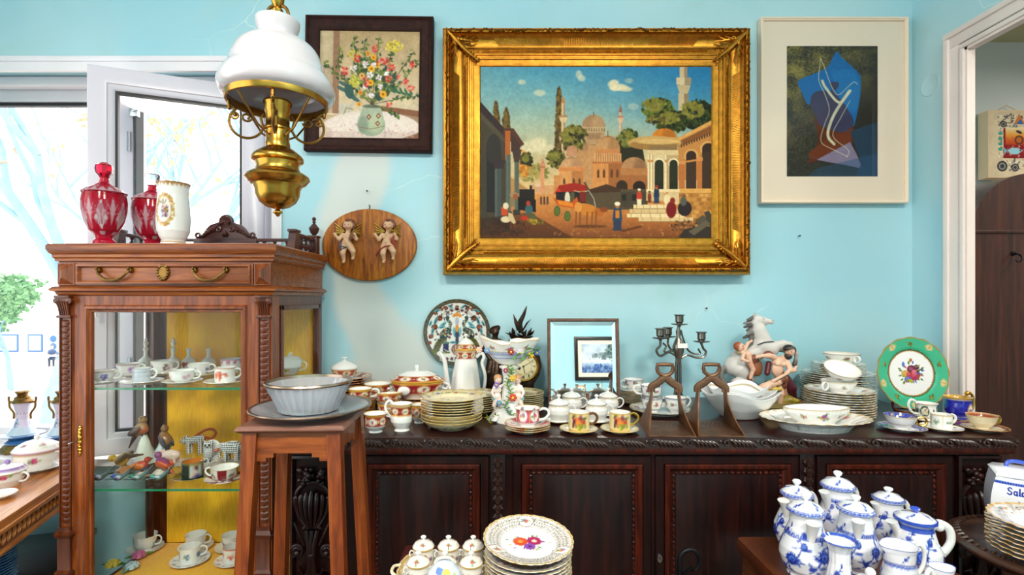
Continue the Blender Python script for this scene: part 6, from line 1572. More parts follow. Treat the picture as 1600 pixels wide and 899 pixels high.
def lipw(a,t): q = max(0,min(1,1-abs(t-.52)*2.6)); return 1+.30*abs(math.sin(a))**8*q+.012*math.cos(28*a)*q
mesh_obj('boat_body',painted_lathe('boat_body',pr,144,36,sb_paint,sy=.62,wav=lipw),'china',t)
# --- plate stacks at the right
def sprig_plate(c,R):
    for k in range(6): a = k*1.047+.4; sprig(c,R*.78*math.cos(a),R*.78*math.sin(a),R*.12,MIX,k)
    ring_pts(c,R*.985,.0028,'b89a60')
sc = lambda a: 1+.010*math.cos(18*a)
p = Vector((PX(1311,1.46),1.46,SZT))
b = make_plate('dinner_plate','','plate',p,.0875,.014,sprig_plate,scal=sc,seg=90)
stack(b,11,.0066,('lowest plate of the front white stack right of the platter','white plate within the front stack right of the platter','top sprigged plate of the front white stack under the bowls'),'front white plates',.0015,11)
ztop = .0066*10+.0055
def bowl2_paint(c,W,H):
    for k in range(6): sprig(c,W*(k+.45)/6,c.vz(.018),.008,MIX,k)
    bands(c,[c.rim],'b8a070',.0018)
t = make_cup('white two-handled soup bowl upright on the front white plates',p+Vector((-.001,0,ztop)),.046,.034,'low',bowl2_paint,1.0,'ring',math.radians(200),name='soup_bowl',cat='bowl',seg=80)
t2 = make_cup('white soup bowl tipped towards the viewer on the stack',p+Vector((-.001,-.002,ztop+.040)),.047,.034,'low',lambda c,W,H: (bowl2_paint(c,W,H),sprig(c,W*.36,c.rim+.02,.010,MIX,4)),0,name='soup_bowl',cat='bowl',seg=80)
t2.rotation_euler = (math.radians(26),0,0)
p = Vector((PX(1309,1.645),1.645,SZT))
b = make_plate('dinner_plate','','plate',p,.104,.014,sprig_plate,scal=sc,seg=90)
stack(b,14,.0068,('lowest plate of the tall rear white stack','white plate within the tall rear stack near the corner','top large plate of the tall rear white stack'),'rear white plates',.0015,12)
z2 = .0068*13+.0055
b = make_plate('side_plate','','plate',p+Vector((.001,0,z2)),.075,.010,sprig_plate,scal=sc)
stack(b,6,.0056,('lowest small plate on the rear white stack','small white plate within the pile on the rear stack','top small plate under the handled bowl'),'small white plates',.0012,13)
make_cup('white handled soup bowl crowning the rear plate stack',p+Vector((.012,0,z2+.0335)),.053,.036,'low',lambda c,W,H: (bands(c,[c.rim],'8a6a3a',.0026),[sprig(c,W*(k+.4)/5,c.vz(.02),.009,['8a3a5a','6a4a3a'],k) for k in range(5)]),.9,'ring',math.radians(-80),name='soup_bowl',cat='bowl',seg=80)
# --- green plate on a wooden stand
def green_plate(c,R):
    c.ell(0,0,R*1.1,R*1.1,'45bd92'); ring_pts(c,R*.985,.004,'b98a3c',90)
    c.ell(0,0,R*.645,R*.645,'b08a3c'); ring_pts(c,R*.645,.002,'3a2c18',90); c.ell(0,0,R*.605,R*.605,'fbfbfb')
    rng = np.random.RandomState(4)
    for k in range(10):
        a = k*.628+.314
        if k % 2 == 0:
            x,y = R*.84*math.cos(a-.0),R*.84*math.sin(a)
            for q in range(7): b_ = a+(q-3)*.5; c.ell(x+R*.06*math.cos(b_),y+R*.06*math.sin(b_),R*.052,R*.03,'e2c98a',b_)
            c.ell(x,y,R*.06,R*.06,'e8d49c'); c.line([(x-R*.05*math.cos(a),y-R*.05*math.sin(a)),(x+R*.08*math.cos(a),y+R*.08*math.sin(a))],.001,'a8843c')
        else:
            x,y = R*.80*math.cos(a),R*.80*math.sin(a); c.line([(x-R*.1*math.sin(a),y+R*.1*math.cos(a)),(x,y),(x+R*.06*math.cos(a)+R*.1*math.sin(a),y+R*.06*math.sin(a)-R*.1*math.cos(a))],.0014,'7a7a2c')
            for q in range(12): c.ell(x+rng.uniform(-.05,.05)*R,y+rng.uniform(-.06,.06)*R,.0022,.0022,['6a5a1c','b89a3c','4a6a2c'][q % 3])
    for (x,y,r,cc) in ((.06,.04,.19,'b8285a'),(.02,-.10,.13,'6a1c3c'),(-.16,.02,.11,'d8a83c'),(.10,-.02,.09,'d8607c'),(-.10,.17,.10,'4a6ac0'),(.16,-.16,.08,'5a2a3c'),(-.05,.04,.08,'c23a4c')): c.ell(x*R,y*R,r*R,r*R*.9,cc); c.ell((x-.02)*R,(y-.02)*R,r*R*.5,r*R*.45,'f0b0b8',0,.35,.5)
    for q in range(34):
        a = rng.rand()*6.28; rr = R*rng.uniform(.18,.36); c.ell(rr*math.cos(a),rr*math.sin(a),R*.045,R*.02,['4a7a2c','8a9a2c','3a5a2a','3a5ab8','c83a3a'][q % 5],a)
    c.ell(-.02*R,.22*R,R*.07,R*.05,'b8b82c',.6); c.ell(-.2*R,-.24*R,R*.04,R*.07,'5a7ad0')
p = sbp(1420,1.53)
o = make_plate('display_plate','green-bordered plate with gilt leaves and central bouquet on stand','plate',p+Vector((0,0,.012)),.107,.012,green_plate,scal=lambda a: 1+.012*math.cos(16*a),seg=200,n=110)
tl = math.radians(84); o.rotation_euler = (tl,0,0); o.location = p+Vector((0,-.004,.010+.107*math.sin(tl)))
t = thing('plate_easel','small dark wooden easel holding up the green plate','easel',p)
for x in (-.03,.03): MB().tube(spline([(x,-.060,.022),(x,-.052,.006),(x,-.03,.004),(x,.02,.006),(x*.6,.036,.05),(x*.3,.048,.10)],5),.0042,8).build('easel_leg','stand_v',t)
MB().tube([(-.03,.015,.006),(.03,.015,.006)],.003,8).build('cross_bar','stand_v',t)
# --- cups at the right end
def blue_in(c,W,H): c.rect(0,c.rim+.001,W,c.rim+.016,'2c3aa8'); c.dabs(W/2,c.rim+.008,W/2,.006,160,.0018,['d8b04a','e8d08a','8a94e0'],.9,2); bands(c,[c.rim,c.vz(.014)],'c9a24a',.0014)
def blue_s(c,R): c.ell(0,0,R*1.1,R*1.1,'3a44a8'); c.dabs(0,0,R,R,130,.0022,['d8b04a','8a94e0'],.8,5); c.ell(0,0,R*.55,R*.55,'fbfaf6'); ring_pts(c,R*.97,.003,'d8b04a')
p = sbp(1409,1.32)
make_plate('saucer','blue and gold rimmed saucer before the green plate','saucer',p,.053,.009,blue_s,saucer_prof)
make_cup('low white teacup with blue and gold inside, before the green plate',p+Vector((-.003,0,.0045)),.036,.034,'low',blue_in,1.0,'ring',math.radians(-20),hmat='gilt')
def rose_dot(c,W,H):
    for k in range(5): sprig(c,W*(k+.5)/5,c.vz(.018),.007,['c8324a','2c9a8a'],k); c.line([(W*k/5,c.vz(.006)),(W*k/5,c.rim)],.0008,'c9a24a')
    bands(c,[c.rim],'c9a24a',.0014)
p = sbp(1471,1.32)
make_plate('saucer','small white saucer under the rose-dotted demitasse','saucer',p,.045,.008,lambda c,R: (ring_pts(c,R*.98,.002,'c9a24a'),[sprig(c,R*.75*math.cos(a),R*.75*math.sin(a),R*.1,['c8324a'],3) for a in np.arange(0,6.2,1.3)]),saucer_prof)
make_cup('tiny white demitasse with red rose and gilt stripes',p+Vector((0,0,.0045)),.0225,.037,'can',rose_dot,.9,'c',.1)
p = sbp(1534,1.32)
make_plate('saucer','brown-bordered cream saucer near the right end of the sideboard','saucer',p,.054,.009,lambda c,R: (c.ell(0,0,R*1.1,R*1.1,'7a3c2c'),c.ell(0,0,R*.8,R*.8,'efe2c4'),ring_pts(c,R*.97,.003,'d8a848')),saucer_prof)
make_cup('low cream teacup with rust-coloured inside at the right end',p+Vector((0,0,.0045)),.033,.035,'low',lambda c,W,H: (c.rect(0,0,W,c.rim,'efe0bd'),c.rect(0,c.rim+.001,W,c.rim+.017,'a0482c'),bands(c,[c.rim],'d8a848',.002)),1.,'ring',.1,hmat='gilt')
p = sbp(1447,1.415)
make_plate('saucer','white saucer under the tall gilt-medallion cup','saucer',p,.036,.006,lambda c,R: ring_pts(c,R*.97,.003,'d8a848'),saucer_prof)
def med(c,W,H):
    for k in range(4): c.ell(W*(k+.5)/4,c.vz(.026),.012,.014,'2c4a34'); c.ell(W*(k+.5)/4,c.vz(.026),.0085,.0105,'f6ecd8'); sprig(c,W*(k+.5)/4,c.vz(.026),.006,['c83a3a'],k); c.ell(W*k/4,c.vz(.026),.006,.008,'3c5a44')
    bands(c,[c.rim-.001,c.vz(.006)],'d8a848',.003)
make_cup('white cup with dark medallions and a looped high handle',p+Vector((0,0,.0045)),.027,.046,'tulip',med,1.0,'high',math.radians(180),seg=90)
p = sbp(1497,1.43)
make_plate('saucer','blue and white saucer under the cobalt cup','saucer',p,.045,.008,blue_s,saucer_prof)
def cob(c,W,H):
    c.rect(0,0,W,c.rim-.003,'1c24a8'); c.rect(0,c.rim-.004,W,H,'d8a848')
    for k in range(2): c.ell(W*(k+.56),c.vz(.028),.0125,.0155,'c9783c'); c.ell(W*(k+.56),c.vz(.028),.010,.013,'f4f0ee'); sprig(c,W*(k+.56),c.vz(.028),.007,PINK,k)
    bands(c,[c.vz(.006),c.rim-.005],'f4e8c0',.002)
t = make_cup('cobalt blue cup with gilt inside and scrolled gold handle',p+Vector((0,0,.0045)),.034,.060,'tulip',cob,0,seg=90)
MB().tube(spline([(.028,0,.020),(.040,0,.026),(.043,0,.045),(.040,0,.062),(.030,0,.072),(.022,0,.070),(.024,0,.063)],5),.0035,8).ball((.027,0,.070),.006,10).build('cup_handle','gilt',t)
# --- flowered cups on a plate and saucers behind the stirrups
def dot_cup(c,W,H):
    for k in range(7): sprig(c,W*(k+.5)/7,c.vz(.024),.009,MIX,k)
    bands(c,[c.rim,c.vz(.008)],'3a4a70',.002); [c.ell(W*k/30,c.rim-.003,.0014,.0014,'3a4a70') for k in range(30)]
p = sbp(1031,1.52)
make_plate('serving_plate','flowered plate carrying the cups behind the left stirrup','plate',p,.088,.014,lambda c,R: (sprig_plate(c,R),ring_pts(c,R*.95,.0015,'3a4a70')),seg=80)
pz = Vector((0,0,.0055))
make_cup('lower flowered cup of the stacked pair behind the left stirrup',p+Vector((-.026,-.008,.0055)),.031,.042,'tea',dot_cup,1.,'c',.2,'dotted flowered cups')
make_cup('upper flowered cup of the stacked pair behind the left stirrup',p+Vector((-.028,-.008,.044)),.031,.040,'tea',dot_cup,1.,'c',math.radians(170),'dotted flowered cups')
make_cup('single flowered cup beside the candelabra foot',p+Vector((.042,-.016,.0055)),.031,.044,'tea',dot_cup,1.,'c',.3,'dotted flowered cups')
p = sbp(988,1.665)
b = make_plate('saucer','','saucer',p,.052,.008,sprig_plate,saucer_prof)
stack(b,9,.0046,('lowest saucer of the pile right of the mirror','white saucer within the pile right of the mirror','top saucer of the pile right of the mirror'),'saucers right of the mirror',.0012,15)
make_cup('blue-edged flowered cup on the saucers right of the mirror',p+Vector((.004,0,.0415)),.034,.036,'tea',dot_cup,.9,'c',math.radians(200),'dotted flowered cups')

# ------------------------------------------------------------------ candelabra
CY = 1.60; ck = CY/800
CT = thing('candelabra','dark pewter art nouveau candelabra with four sockets','candelabra',(PX(1061,CY),CY,SZT))
def cp(px,py,dy=0.): return ((px-1061)*ck,dy,PZ(py,CY)-SZT)
def tb(mb,L_,r,n=8,**k): return mb.tube(spline([cp(*q) for q in L_],5),r,n,**k)
for nm,(px,py,dy) in {'c': (1061.5,507,0),'l': (1029.5,528,-.015),'b': (1051,528,.045),'r': (1096,534,.0)}.items():
    x,y,z = cp(px,py,dy)
    MB().lathe([(.003,-.010),(.006,-.004),(.024,-.001),(.0255,.001),(.0245,.002),(.009,.002),(.009,.004),(.0125,.008),(.0125,.026),(.0165,.0285),(.0165,.0305),(.010,.0305),(.009,.01),(0,.008)],24,cx=x,cy=y,cz=z).build('candle_socket','pewter',CT)
mb = MB(); tb(mb,[(1029.5,531,-.015),(1029,540,-.015),(1024,547,-.012),(1030,556,-.008),(1042,551,-.004),(1054,545,0)],.0038); tb(mb,[(1034,536,-.014),(1039,541,-.01),(1036,549,-.01),(1046,551,-.004),(1055,556,0)],.003); mb.build('candle_arm','pewter',CT)
mb = MB(); tb(mb,[(1096,537,0),(1099,545,0),(1103,550,0),(1099,558,0),(1088,559,0),(1074,555,0),(1064,560,0)],.0038); tb(mb,[(1091,545,0),(1094,553,0),(1084,553,0),(1074,546,0),(1067,528,0),(1064,516,0)],.003); mb.build('candle_arm','pewter',CT)
mb = MB(); tb(mb,[(1051,531,.045),(1051,540,.045),(1053,548,.028),(1058,552,.01)],.0035); mb.build('candle_arm','pewter',CT)
mb = MB().lathe([(.003,cp(0,508)[2]),(.0045,cp(0,512)[2]),(.008,cp(0,519)[2]),(.006,cp(0,527)[2]),(.012,cp(0,533)[2]),(.0185,cp(0,542)[2]),(.016,cp(0,551)[2]),(.010,cp(0,559)[2]),(.007,cp(0,566)[2])],24,cx=-.002)
mb.build('knop','pewter',CT)
mb = MB()
for dx,dy in ((-4.5,-.003),(2.5,-.003),(-1,.006)): tb(mb,[(1060+dx*.6,560,dy),(1060+dx,575,dy),(1060+dx,600,dy),(1060+dx*1.6,618,dy*1.5),(1060+dx*3.6,628,dy*3),(1060+dx*5,631,dy*4)],.0042)
mb.build('stem','pewter',CT)
MB().lathe([(.040,0),(.041,.003),(.036,.007),(.018,.011),(.009,.018)],32).build('base','pewter',CT)
MB().box(cp(1055,0)[0],cp(1070,0)[0],-.024,-.0225,cp(0,543)[2],cp(0,536)[2]).build('price_tag','paper_tag',CT)
# ------------------------------------------------------------------ stirrups
def stirrup(label,loc,rz):
    t = thing('stirrup',label,'stirrup',loc,rz,'rusty iron stirrups')
    n = 60
    mb = MB(); x0,x1,y0_,y1_ = -.054,.054,-.085,.075
    mb.box(x0,x1,y0_,y1_,.0,.003,.001); mb.build('foot_plate','rust',t)
    hm = MB()
    for i in range(6):
        for j in range(3): hm.lathe([(0,.0004),(.0028,.0004),(.0028,0)],8,cx=-.028+i*.011+(j % 2)*.005,cy=.052-j*.012,cz=.003)
    hm.build('punched_holes','iron',t)
    for s_ in (-1,1):
        R = []
        for i in range(15):
            u = i/14.; z = .105*(1-u)+.0*u; hl = .011+.072*u**2.3; xx = s_*(.034+.022*u**1.7); yc = -.004*u
            R.append([(xx-.0016*s_,yc-hl,z),(xx+.0016*s_,yc-hl*.98,z),(xx+.0024*s_,yc,z),(xx+.0016*s_,yc+hl*.98,z),(xx-.0016*s_,yc+hl,z)])
        MB().rings(R).build('side_cheek','rust_wood',t)
    br = MB().tube(spline([(-.035,0,.095),(-.034,0,.108),(-.018,0,.119),(0,0,.132),(.018,0,.119),(.034,0,.108),(.035,0,.095)],5),[.010]*31,8,flat=.55); br.build('arched_bow','rust',t)
    MB().tube([(-.010,0,.140),(-.018,0,.147),(-.020,0,.156),(-.0195,0,.166),(0,0,.167),(.0195,0,.166),(.020,0,.156),(.018,0,.147),(.010,0,.140),(0,0,.137)],.0052,8,loop=True).build('strap_loop','rust',t)
stirrup('rusty iron stirrup standing nearest the fruit cups',(.424,1.335,SZT),math.radians(-5)); stirrup('rusty iron stirrup standing before the square bowls',(.545,1.335,SZT),math.radians(-5))

# ------------------------------------------------------------------ horse and figures group
HY = 1.645; hk = HY/800
HT = thing('horse_group','painted porcelain group of rearing grey horse with man, woman and child','figurine',(PX(1185,HY),HY,SZT))
def hp(px,py,dy=0.): return ((px-1185)*hk,dy,PZ(py,HY)-SZT)
def c_(a,ra,b,rb,col): return ('c',hp(*a),ra*hk,hp(*b),rb*hk,col)
def e_(a,r,col,rot=None): return ('e',hp(*a),tuple(x*hk for x in r),col)+((rot,) if rot else ())
G1,G2,G3 = 'd0cbc6','b0aaa6','8d8885'
horse = [c_((1160,562,.012),17,(1190,545,.008),15,G1),c_((1150,573,.012),16,(1162,566,.012),17,G1),c_((1190,540,.004),15,(1203,545,0),13,G1),c_((1195,540,.004),14,(1185,515,0),10.5,G1),c_((1185,515,0),10,(1180,503,0),7.5,G1),
         c_((1181,499,0),7,(1192,501,-.002),5.6,G1),c_((1192,501,-.002),5.2,(1203,503,-.004),3.8,'cfc8c4'),e_((1204.5,503.5,-.004),(3.4,3.4,3),'c9a49c'),e_((1193,506,-.002),(5,4,4),G2),c_((1177,496,-.006),2,(1177,489.5,-.006),.8,G2),c_((1181,495,.006),2,(1182,489,.006),.8,G2),e_((1190,498.5,-.011),(1.3,.8,1.1),'1c1818'),e_((1205,501,-.0095),(1,.7,.8),'2a1c1c'),
         c_((1203,543,-.008),9,(1221,537,-.010),6,G1),c_((1221,537,-.010),5.4,(1231,538,-.012),4.2,G1),c_((1231,538,-.012),4,(1241,553,-.012),3,G2),c_((1241,553,-.012),3,(1240,563,-.012),2.6,G2),c_((1240,563,-.012),3,(1238,569,-.012),3.6,'6b5140'),
         c_((1205,545,.018),8,(1222,546,.022),5,G1),c_((1222,546,.022),4.6,(1234,550,.02),3.4,G2),c_((1234,550,.02),3,(1235,557,.02),2.8,G2),c_((1235,557,.02),2.8,(1233,561,.02),3.2,'6b5140'),
         c_((1155,577,-.002),13,(1168,589,-.008),9,G1),c_((1168,589,-.008),8,(1146,596,-.008),4.6,G1),c_((1146,596,-.008),4.4,(1141,609,-.008),3.2,G2),c_((1141,609,-.008),3,(1142,627,-.006),2.8,G2),c_((1142,627,-.006),3,(1144,634,-.006),4.2,'6b5140'),
         c_((1155,577,.028),12,(1170,592,.034),8,G2),c_((1170,592,.034),7,(1152,600,.034),4.4,G2),c_((1152,600,.034),4,(1150,630,.034),3,G3),e_((1150,634,.034),(4.4,4.4,3),'6b5140')]
for k in range(9): horse.append(c_((1178-k*.6,496+k*5.2,-.002),3.6,(1166-(k % 3)*3+k*.5,500+k*5.6,-.010+(k % 2)*.012),2.0,['5c5855','807b77','4e4a48'][k % 3]))
for k in range(6): horse.append(c_((1146,573,.01),4,(1129-k*.6,576+k*2.4,.01+(k-3)*.003),3.4,['8d8985','6f6b68'][k % 2])); horse.append(c_((1129-k*.6,576+k*2.4,.01+(k-3)*.003),3.4,(1126+k*3.0,592+k*3.0,.006+(k-3)*.003),1.6,['77736f','9c9894'][k % 2]))
blob('horse',horse,120,.0035,'bisque',HT,floor=True)
MB().tube([hp(1176,538,-.030),hp(1186,534,-.030),hp(1200,533,-.024),hp(1210,535,-.006)],.0016,6).build('breast_strap','iron',HT)
SKN = 'e2b79c'; SK2 = 'd59c80'
man = [e_((1220,547,-.052),(6.4,6.6,7.6),SKN),e_((1219,542.5,-.049),(8,7.6,6),'241c1c'),e_((1227,545,-.046),(3.4,5,6),'241c1c'),e_((1217,554,-.054),(5.4,5.4,5),'2c2220'),e_((1216,549,-.0655),(1.6,1.6,2),SK2),e_((1213.5,546.5,-.0645),(1,.8,.7),'241c1c'),e_((1218.5,546.5,-.065),(1,.8,.7),'241c1c'),
       c_((1214,556,-.044),4.4,(1209,562,-.042),5,SKN),e_((1206,563,-.044),(11,7,9),SKN),e_((1203,575,-.044),(9,6.4,11),SKN),e_((1201,565,-.056),(4.4,2.4,3.4),'e8c0a4'),e_((1210,566,-.056),(4.4,2.4,3.4),'e8c0a4'),
       c_((1197,556,-.046),5,(1187,553,-.058),4,SKN),c_((1187,553,-.058),3.8,(1174,553,-.062),2.8,SKN),e_((1171,554,-.062),(3.4,2.4,2.4),SKN),c_((1216,562,-.046),5,(1219,574,-.058),4,SKN),c_((1219,574,-.058),3.6,(1209,579,-.070),2.8,SKN),e_((1225,574,-.060),(2.4,2,3.4),SKN),c_((1219,576,-.060),3,(1225,575,-.060),2.4,SKN),
       e_((1207,592,-.048),(10.5,8,9.5),'7a4630'),e_((1211,588,-.054),(6,5,6),'8a5438'),c_((1204,596,-.052),6.4,(1204,610,-.062),4.6,SKN),c_((1204,610,-.062),4.2,(1203,630,-.056),3,SKN),e_((1202,634,-.062),(3,5,2),SKN),c_((1210,596,-.040),6,(1216,612,-.036),4.6,SK2),c_((1216,612,-.036),4,(1213,632,-.030),3,SK2)]
for q in range(4): man.append(c_((1169,553+q*1.0,-.062),1.0,(1166,552.5+q*1.5,-.063),.8,SKN)); man.append(c_((1225+q*.7,572,-.060),.9,(1225.5+q*1.3,568.5,-.061),.7,SKN))
blob('man',man,110,.0022,'bisque',HT,floor=True)
woman = [e_((1199,592,-.068),(5,5,5.4),SKN),e_((1203,590,-.066),(6.4,6,6),'6b3a24'),e_((1208,597,-.064),(4.4,4,6),'6b3a24'),c_((1195,594,-.070),3,(1190,595,-.070),4,SKN),e_((1187,595,-.070),(8,6,6),SKN),e_((1181,598,-.070),(7.4,6,6.4),'e8c0a8'),e_((1176,600,-.070),(7.4,6.4,6.6),SKN),c_((1174,602,-.070),6,(1163,603,-.076),4.4,SKN),c_((1163,603,-.076),4,(1160,612,-.072),2.8,SKN),e_((1160,616,-.072),(2.6,2.4,2.6),SKN),c_((1188,590,-.076),2.8,(1200,583,-.078),2.2,SKN),c_((1200,583,-.078),2.2,(1212,578,-.072),1.8,SKN),e_((1180,607,-.070),(12,6,3.4),'c9b23c'),e_((1194,602,-.072),(9,5,3),'c9b23c')]
blob('woman',woman,90,.002,'bisque',HT,floor=True)
child = [e_((1149,541,-.034),(6,5.6,6.4),SKN),e_((1146,540,-.031),(6.6,6,7),'9a4a24'),e_((1151.5,541.5,-.0455),(1.2,1.2,1.4),SK2),e_((1150.5,539,-.0455),(.9,.8,.7),'2a1c18'),c_((1152,548,-.032),4,(1161,553,-.030),5.6,SKN),c_((1161,553,-.030),5.6,(1164,562,-.030),6,SKN),c_((1155,546,-.036),3,(1160,535,-.036),2.6,SKN),c_((1160,535,-.036),2.4,(1166,532,-.032),1.8,SKN),e_((1167,531.5,-.032),(1.8,1.6,1.6),SKN),c_((1153,551,-.040),3,(1149,559,-.046),2.6,SKN),c_((1149,559,-.046),2.4,(1156,562,-.050),1.9,SKN),e_((1158,562,-.050),(2,1.8,1.6),SKN),c_((1163,563,-.034),4.6,(1167,575,-.042),3.6,SK2),c_((1167,575,-.042),3.2,(1163,588,-.040),2.4,SKN),e_((1148,549,-.024),(2,4,3),'c9ab5a')]
blob('child',child,84,.002,'bisque',HT,floor=True)
cl = [e_((1174,573,-.034),(9,5,13),'8a5030'),e_((1170,560,-.036),(7,4,8),'7a4228'),e_((1163,588,-.036),(4,3,6),'7a4228'),e_((1193,553,-.030),(8,4,6),'7a3424'),c_((1192,566,-.036),4,(1187,580,-.046),4,'5a1420'),c_((1215,585,-.032),7,(1226,604,-.036),8,'4a1020'),c_((1226,604,-.036),7,(1230,618,-.040),4,'3a0c18'),c_((1222,590,-.026),6,(1232,606,-.028),5,'5a1828')]
blob('drapery',cl,76,.002,'bisque',HT,floor=True)
bs = [e_((1190,629,-.016),(58,36,6),'7a6a3a'),e_((1215,622,-.02),(22,20,10),'8a7a2c'),e_((1235,627,-.02),(16,16,7),'8a6a48'),e_((1150,629,.0),(20,20,6),'6a5a34'),e_((1203,612,.0),(14,12,18),'3c2c22'),e_((1176,618,-.02),(12,12,14),'5a4a30'),e_((1228,622,-.05),(7,5,4),'c2b02c')]
blob('rocky_base',bs,90,.004,'bisque',HT,floor=True)

# ------------------------------------------------------------------ bronze clock
KY = 1.70; kk = KY/800
KT = thing('mantel_clock','bronze figural mantel clock with gilt dial behind the comport','clock',(PX(800,KY),KY,SZT))
def kp(px,py,dy=0.): return ((px-800)*kk,dy,PZ(py,KY)-SZT)
BR = '3f2d22'
def cc(a,ra,b,rb,col=BR): return ('c',kp(*a),ra*kk,kp(*b),rb*kk,col)
def ee(a,r,col=BR): return ('e',kp(*a),tuple(x*kk for x in r),col)
fg = [ee((774,519,-.01),(6,6,7)),ee((774,514,-.006),(7,6,5),'33241c'),ee((778,512,-.006),(4,4,4),'33241c'),ee((768,517,-.006),(4,4,5),'33241c'),ee((773,520,-.022),(1.6,1.6,1.8)),cc((774,525,-.008),4,(773,531,-.006),5),ee((772,540,-.006),(9,7,11)),ee((772,556,-.008),(9,8,9)),cc((765,533,-.008),4.4,(757,547,-.016),3.6),cc((757,547,-.016),3.4,(766,560,-.026),2.8),cc((780,533,-.008),4.4,(792,540,-.014),3.4),cc((792,540,-.014),3.2,(803,534,-.01),2.6),cc((768,562,-.014),7,(764,580,-.036),6),cc((764,580,-.036),6,(762,612,-.024),4),cc((777,562,-.014),7,(776,582,-.036),6),cc((776,582,-.036),6,(774,614,-.022),4),ee((761,622,-.030),(4,7,3)),ee((774,624,-.028),(4,7,3)),ee((769,592,-.026),(12,8,20)),cc((759,604,-.020),5,(757,624,-.016),6)]
blob('seated_figure',fg,90,.004,'bronze_fig',KT,floor=True)
MB().box(kp(752,0)[0],kp(840,0)[0],-.045,.045,0,.016,.005).box(kp(757,0)[0],kp(836,0)[0],-.038,.038,.016,.026,.004).build('plinth','bronze',KT)
bd = MB().rings([[(kp(cx-w,0)[0],-.026,kp(0,y)[2]),(kp(cx+w,0)[0],-.026,kp(0,y)[2]),(kp(cx+w,0)[0],.026,kp(0,y)[2]),(kp(cx-w,0)[0],.026,kp(0,y)[2])] for cx,w,y in ((818,18,626),(817,15,610),(817,17,598),(816,26,585),(816,29,570),(816,27,556),(815,20,545),(814,15,536),(814,12,524))])
bd.build('clock_case','bronze',KT)
rng = random.Random(7); mb = MB()
for k in range(22):
    a = rng.uniform(-1.3,1.3); l = rng.uniform(8,18); x0 = 814+rng.uniform(-14,14); y0 = 526+rng.uniform(-4,14)
    mb.tube([kp(x0,y0,-.018),kp(x0+l*.5*math.sin(a),y0-l*.5*math.cos(a),-.030),kp(x0+l*math.sin(a)*1.1,y0-l*math.cos(a)*.9,-.020)],[.003,.0075,.001],7,flat=.5)
mb.tube(spline([kp(814,520,-.01),kp(812,506,-.012),kp(818,492,-.012),kp(823,478,-.01)],4),[.008,.0085,.0088,.0088,.0085,.008,.0075,.0068,.006,.005,.004,.0028,.0006],8,flat=.5); mb.tube([kp(810,516,-.01),kp(806,503,-.014),kp(802,491,-.010)],[.006,.006,.0006],8,flat=.5); mb.tube([kp(817,516,-.01),kp(823,505,-.014),kp(829,499,-.010)],[.006,.006,.0006],8,flat=.5)
mb.build('acanthus_crest','bronze',KT)
def dial(c,R):
    c.ell(0,0,R*1.1,R*1.1,'d2a03a'); c.ell(0,0,R*.92,R*.92,'e8dcae'); ring_pts(c,R*.60,.0012,'8a6a2c')
    for k in range(12):
        a = k*.5236; c.line([(R*.68*math.cos(a-.05),R*.68*math.sin(a-.05)),(R*.86*math.cos(a-.05),R*.86*math.sin(a-.05))],.0022,'1c1814'); c.line([(R*.68*math.cos(a+.06),R*.68*math.sin(a+.06)),(R*.86*math.cos(a+.06),R*.86*math.sin(a+.06))],.0014,'1c1814')
    c.ell(-R*.3,R*.12,R*.12,R*.12,'1c1814'); c.line([(0,0),(R*.5,-R*.3)],.002,'1c1814'); c.line([(0,0),(R*.1,R*.45)],.002,'1c1814'); c.ell(0,0,R*.08,R*.08,'3a2c18')
me = painted_disc('dial',[(0,0),(.045,0),(.0455,.004),(.041,.005),(0,.005)],90,40,dial)
mesh_obj('dial',me,'china',KT,kp(817,571,-.030),(math.radians(90),0,0))
MB().lathe([(.044,0),(.049,-.004),(.051,-.010),(.047,-.013),(.044,-.010)],48,axis='y',cx=kp(817,0)[0],cy=-.026,cz=kp(0,571)[2]).build('bezel','gilt',KT)

# ------------------------------------------------------------------ comport with putti
MY = 1.435; mk = MY/800
MT = thing('porcelain_comport','porcelain centrepiece with boat-shaped bowl on putti and vine stem','comport',(PX(796,MY),MY,SZT))
def mp_(px,py,dy=0.): return ((px-796)*mk,dy,PZ(py,MY)-SZT)
zb = lambda py: PZ(py,MY)-SZT
n = 90; pr = [(.012,zb(571)),(.030,zb(568)),(.046,zb(560)),(.062,zb(548)),(.075,zb(537)),(.082,zb(531)),(.080,zb(530)),(.07,zb(539)),(.045,zb(556)),(0,zb(562))]
def com_paint(c,W,H):
    z0,z1 = c.vz(zb(560)),c.vz(zb(549)); c.rect(0,z0,W,z1,'dfe6f2')
    for r in range(4):
        for k in range(64): c.ell(W*(k+.5*(r % 2))/64,z0+(r+.5)*(z1-z0)/4,.0024,.0014,'3f62b0')
    for k in range(9): sprig(c,W*(k+.5)/9,c.vz(zb(542)),.011,MIX,k)
    for k in range(40): x = W*k/40; c.line([(x,c.rim-.003),(x+W/80,c.rim-.006),(x+W/40,c.rim-.003)],.0009,'a87a4a'); c.line([(x,z1+.001),(x+W/80,z1+.004),(x+W/40,z1+.001)],.0009,'a87a4a')
    bands(c,[c.rim],'b98a4a',.0022)
me = painted_lathe('boat_bowl',pr,150,50,com_paint,sx=1.05,sy=.62); 
co = np.empty(len(me.vertices)*3,np.float32); me.vertices.foreach_get('co',co); co = co.reshape(-1,3)
f = np.clip((co[:,2]-zb(556))/(zb(531)-zb(556)),0,1); co[:,2] += f**2*(.010*np.cos(np.arctan2(co[:,1]*1.6,co[:,0])*2+.0)*np.where(co[:,0] > 0,.3,1.1)+.0016*np.sin(np.arctan2(co[:,1],co[:,0])*7)); me.vertices.foreach_set('co',co.ravel()); me.update()
mesh_obj('boat_bowl',me,'china',MT)
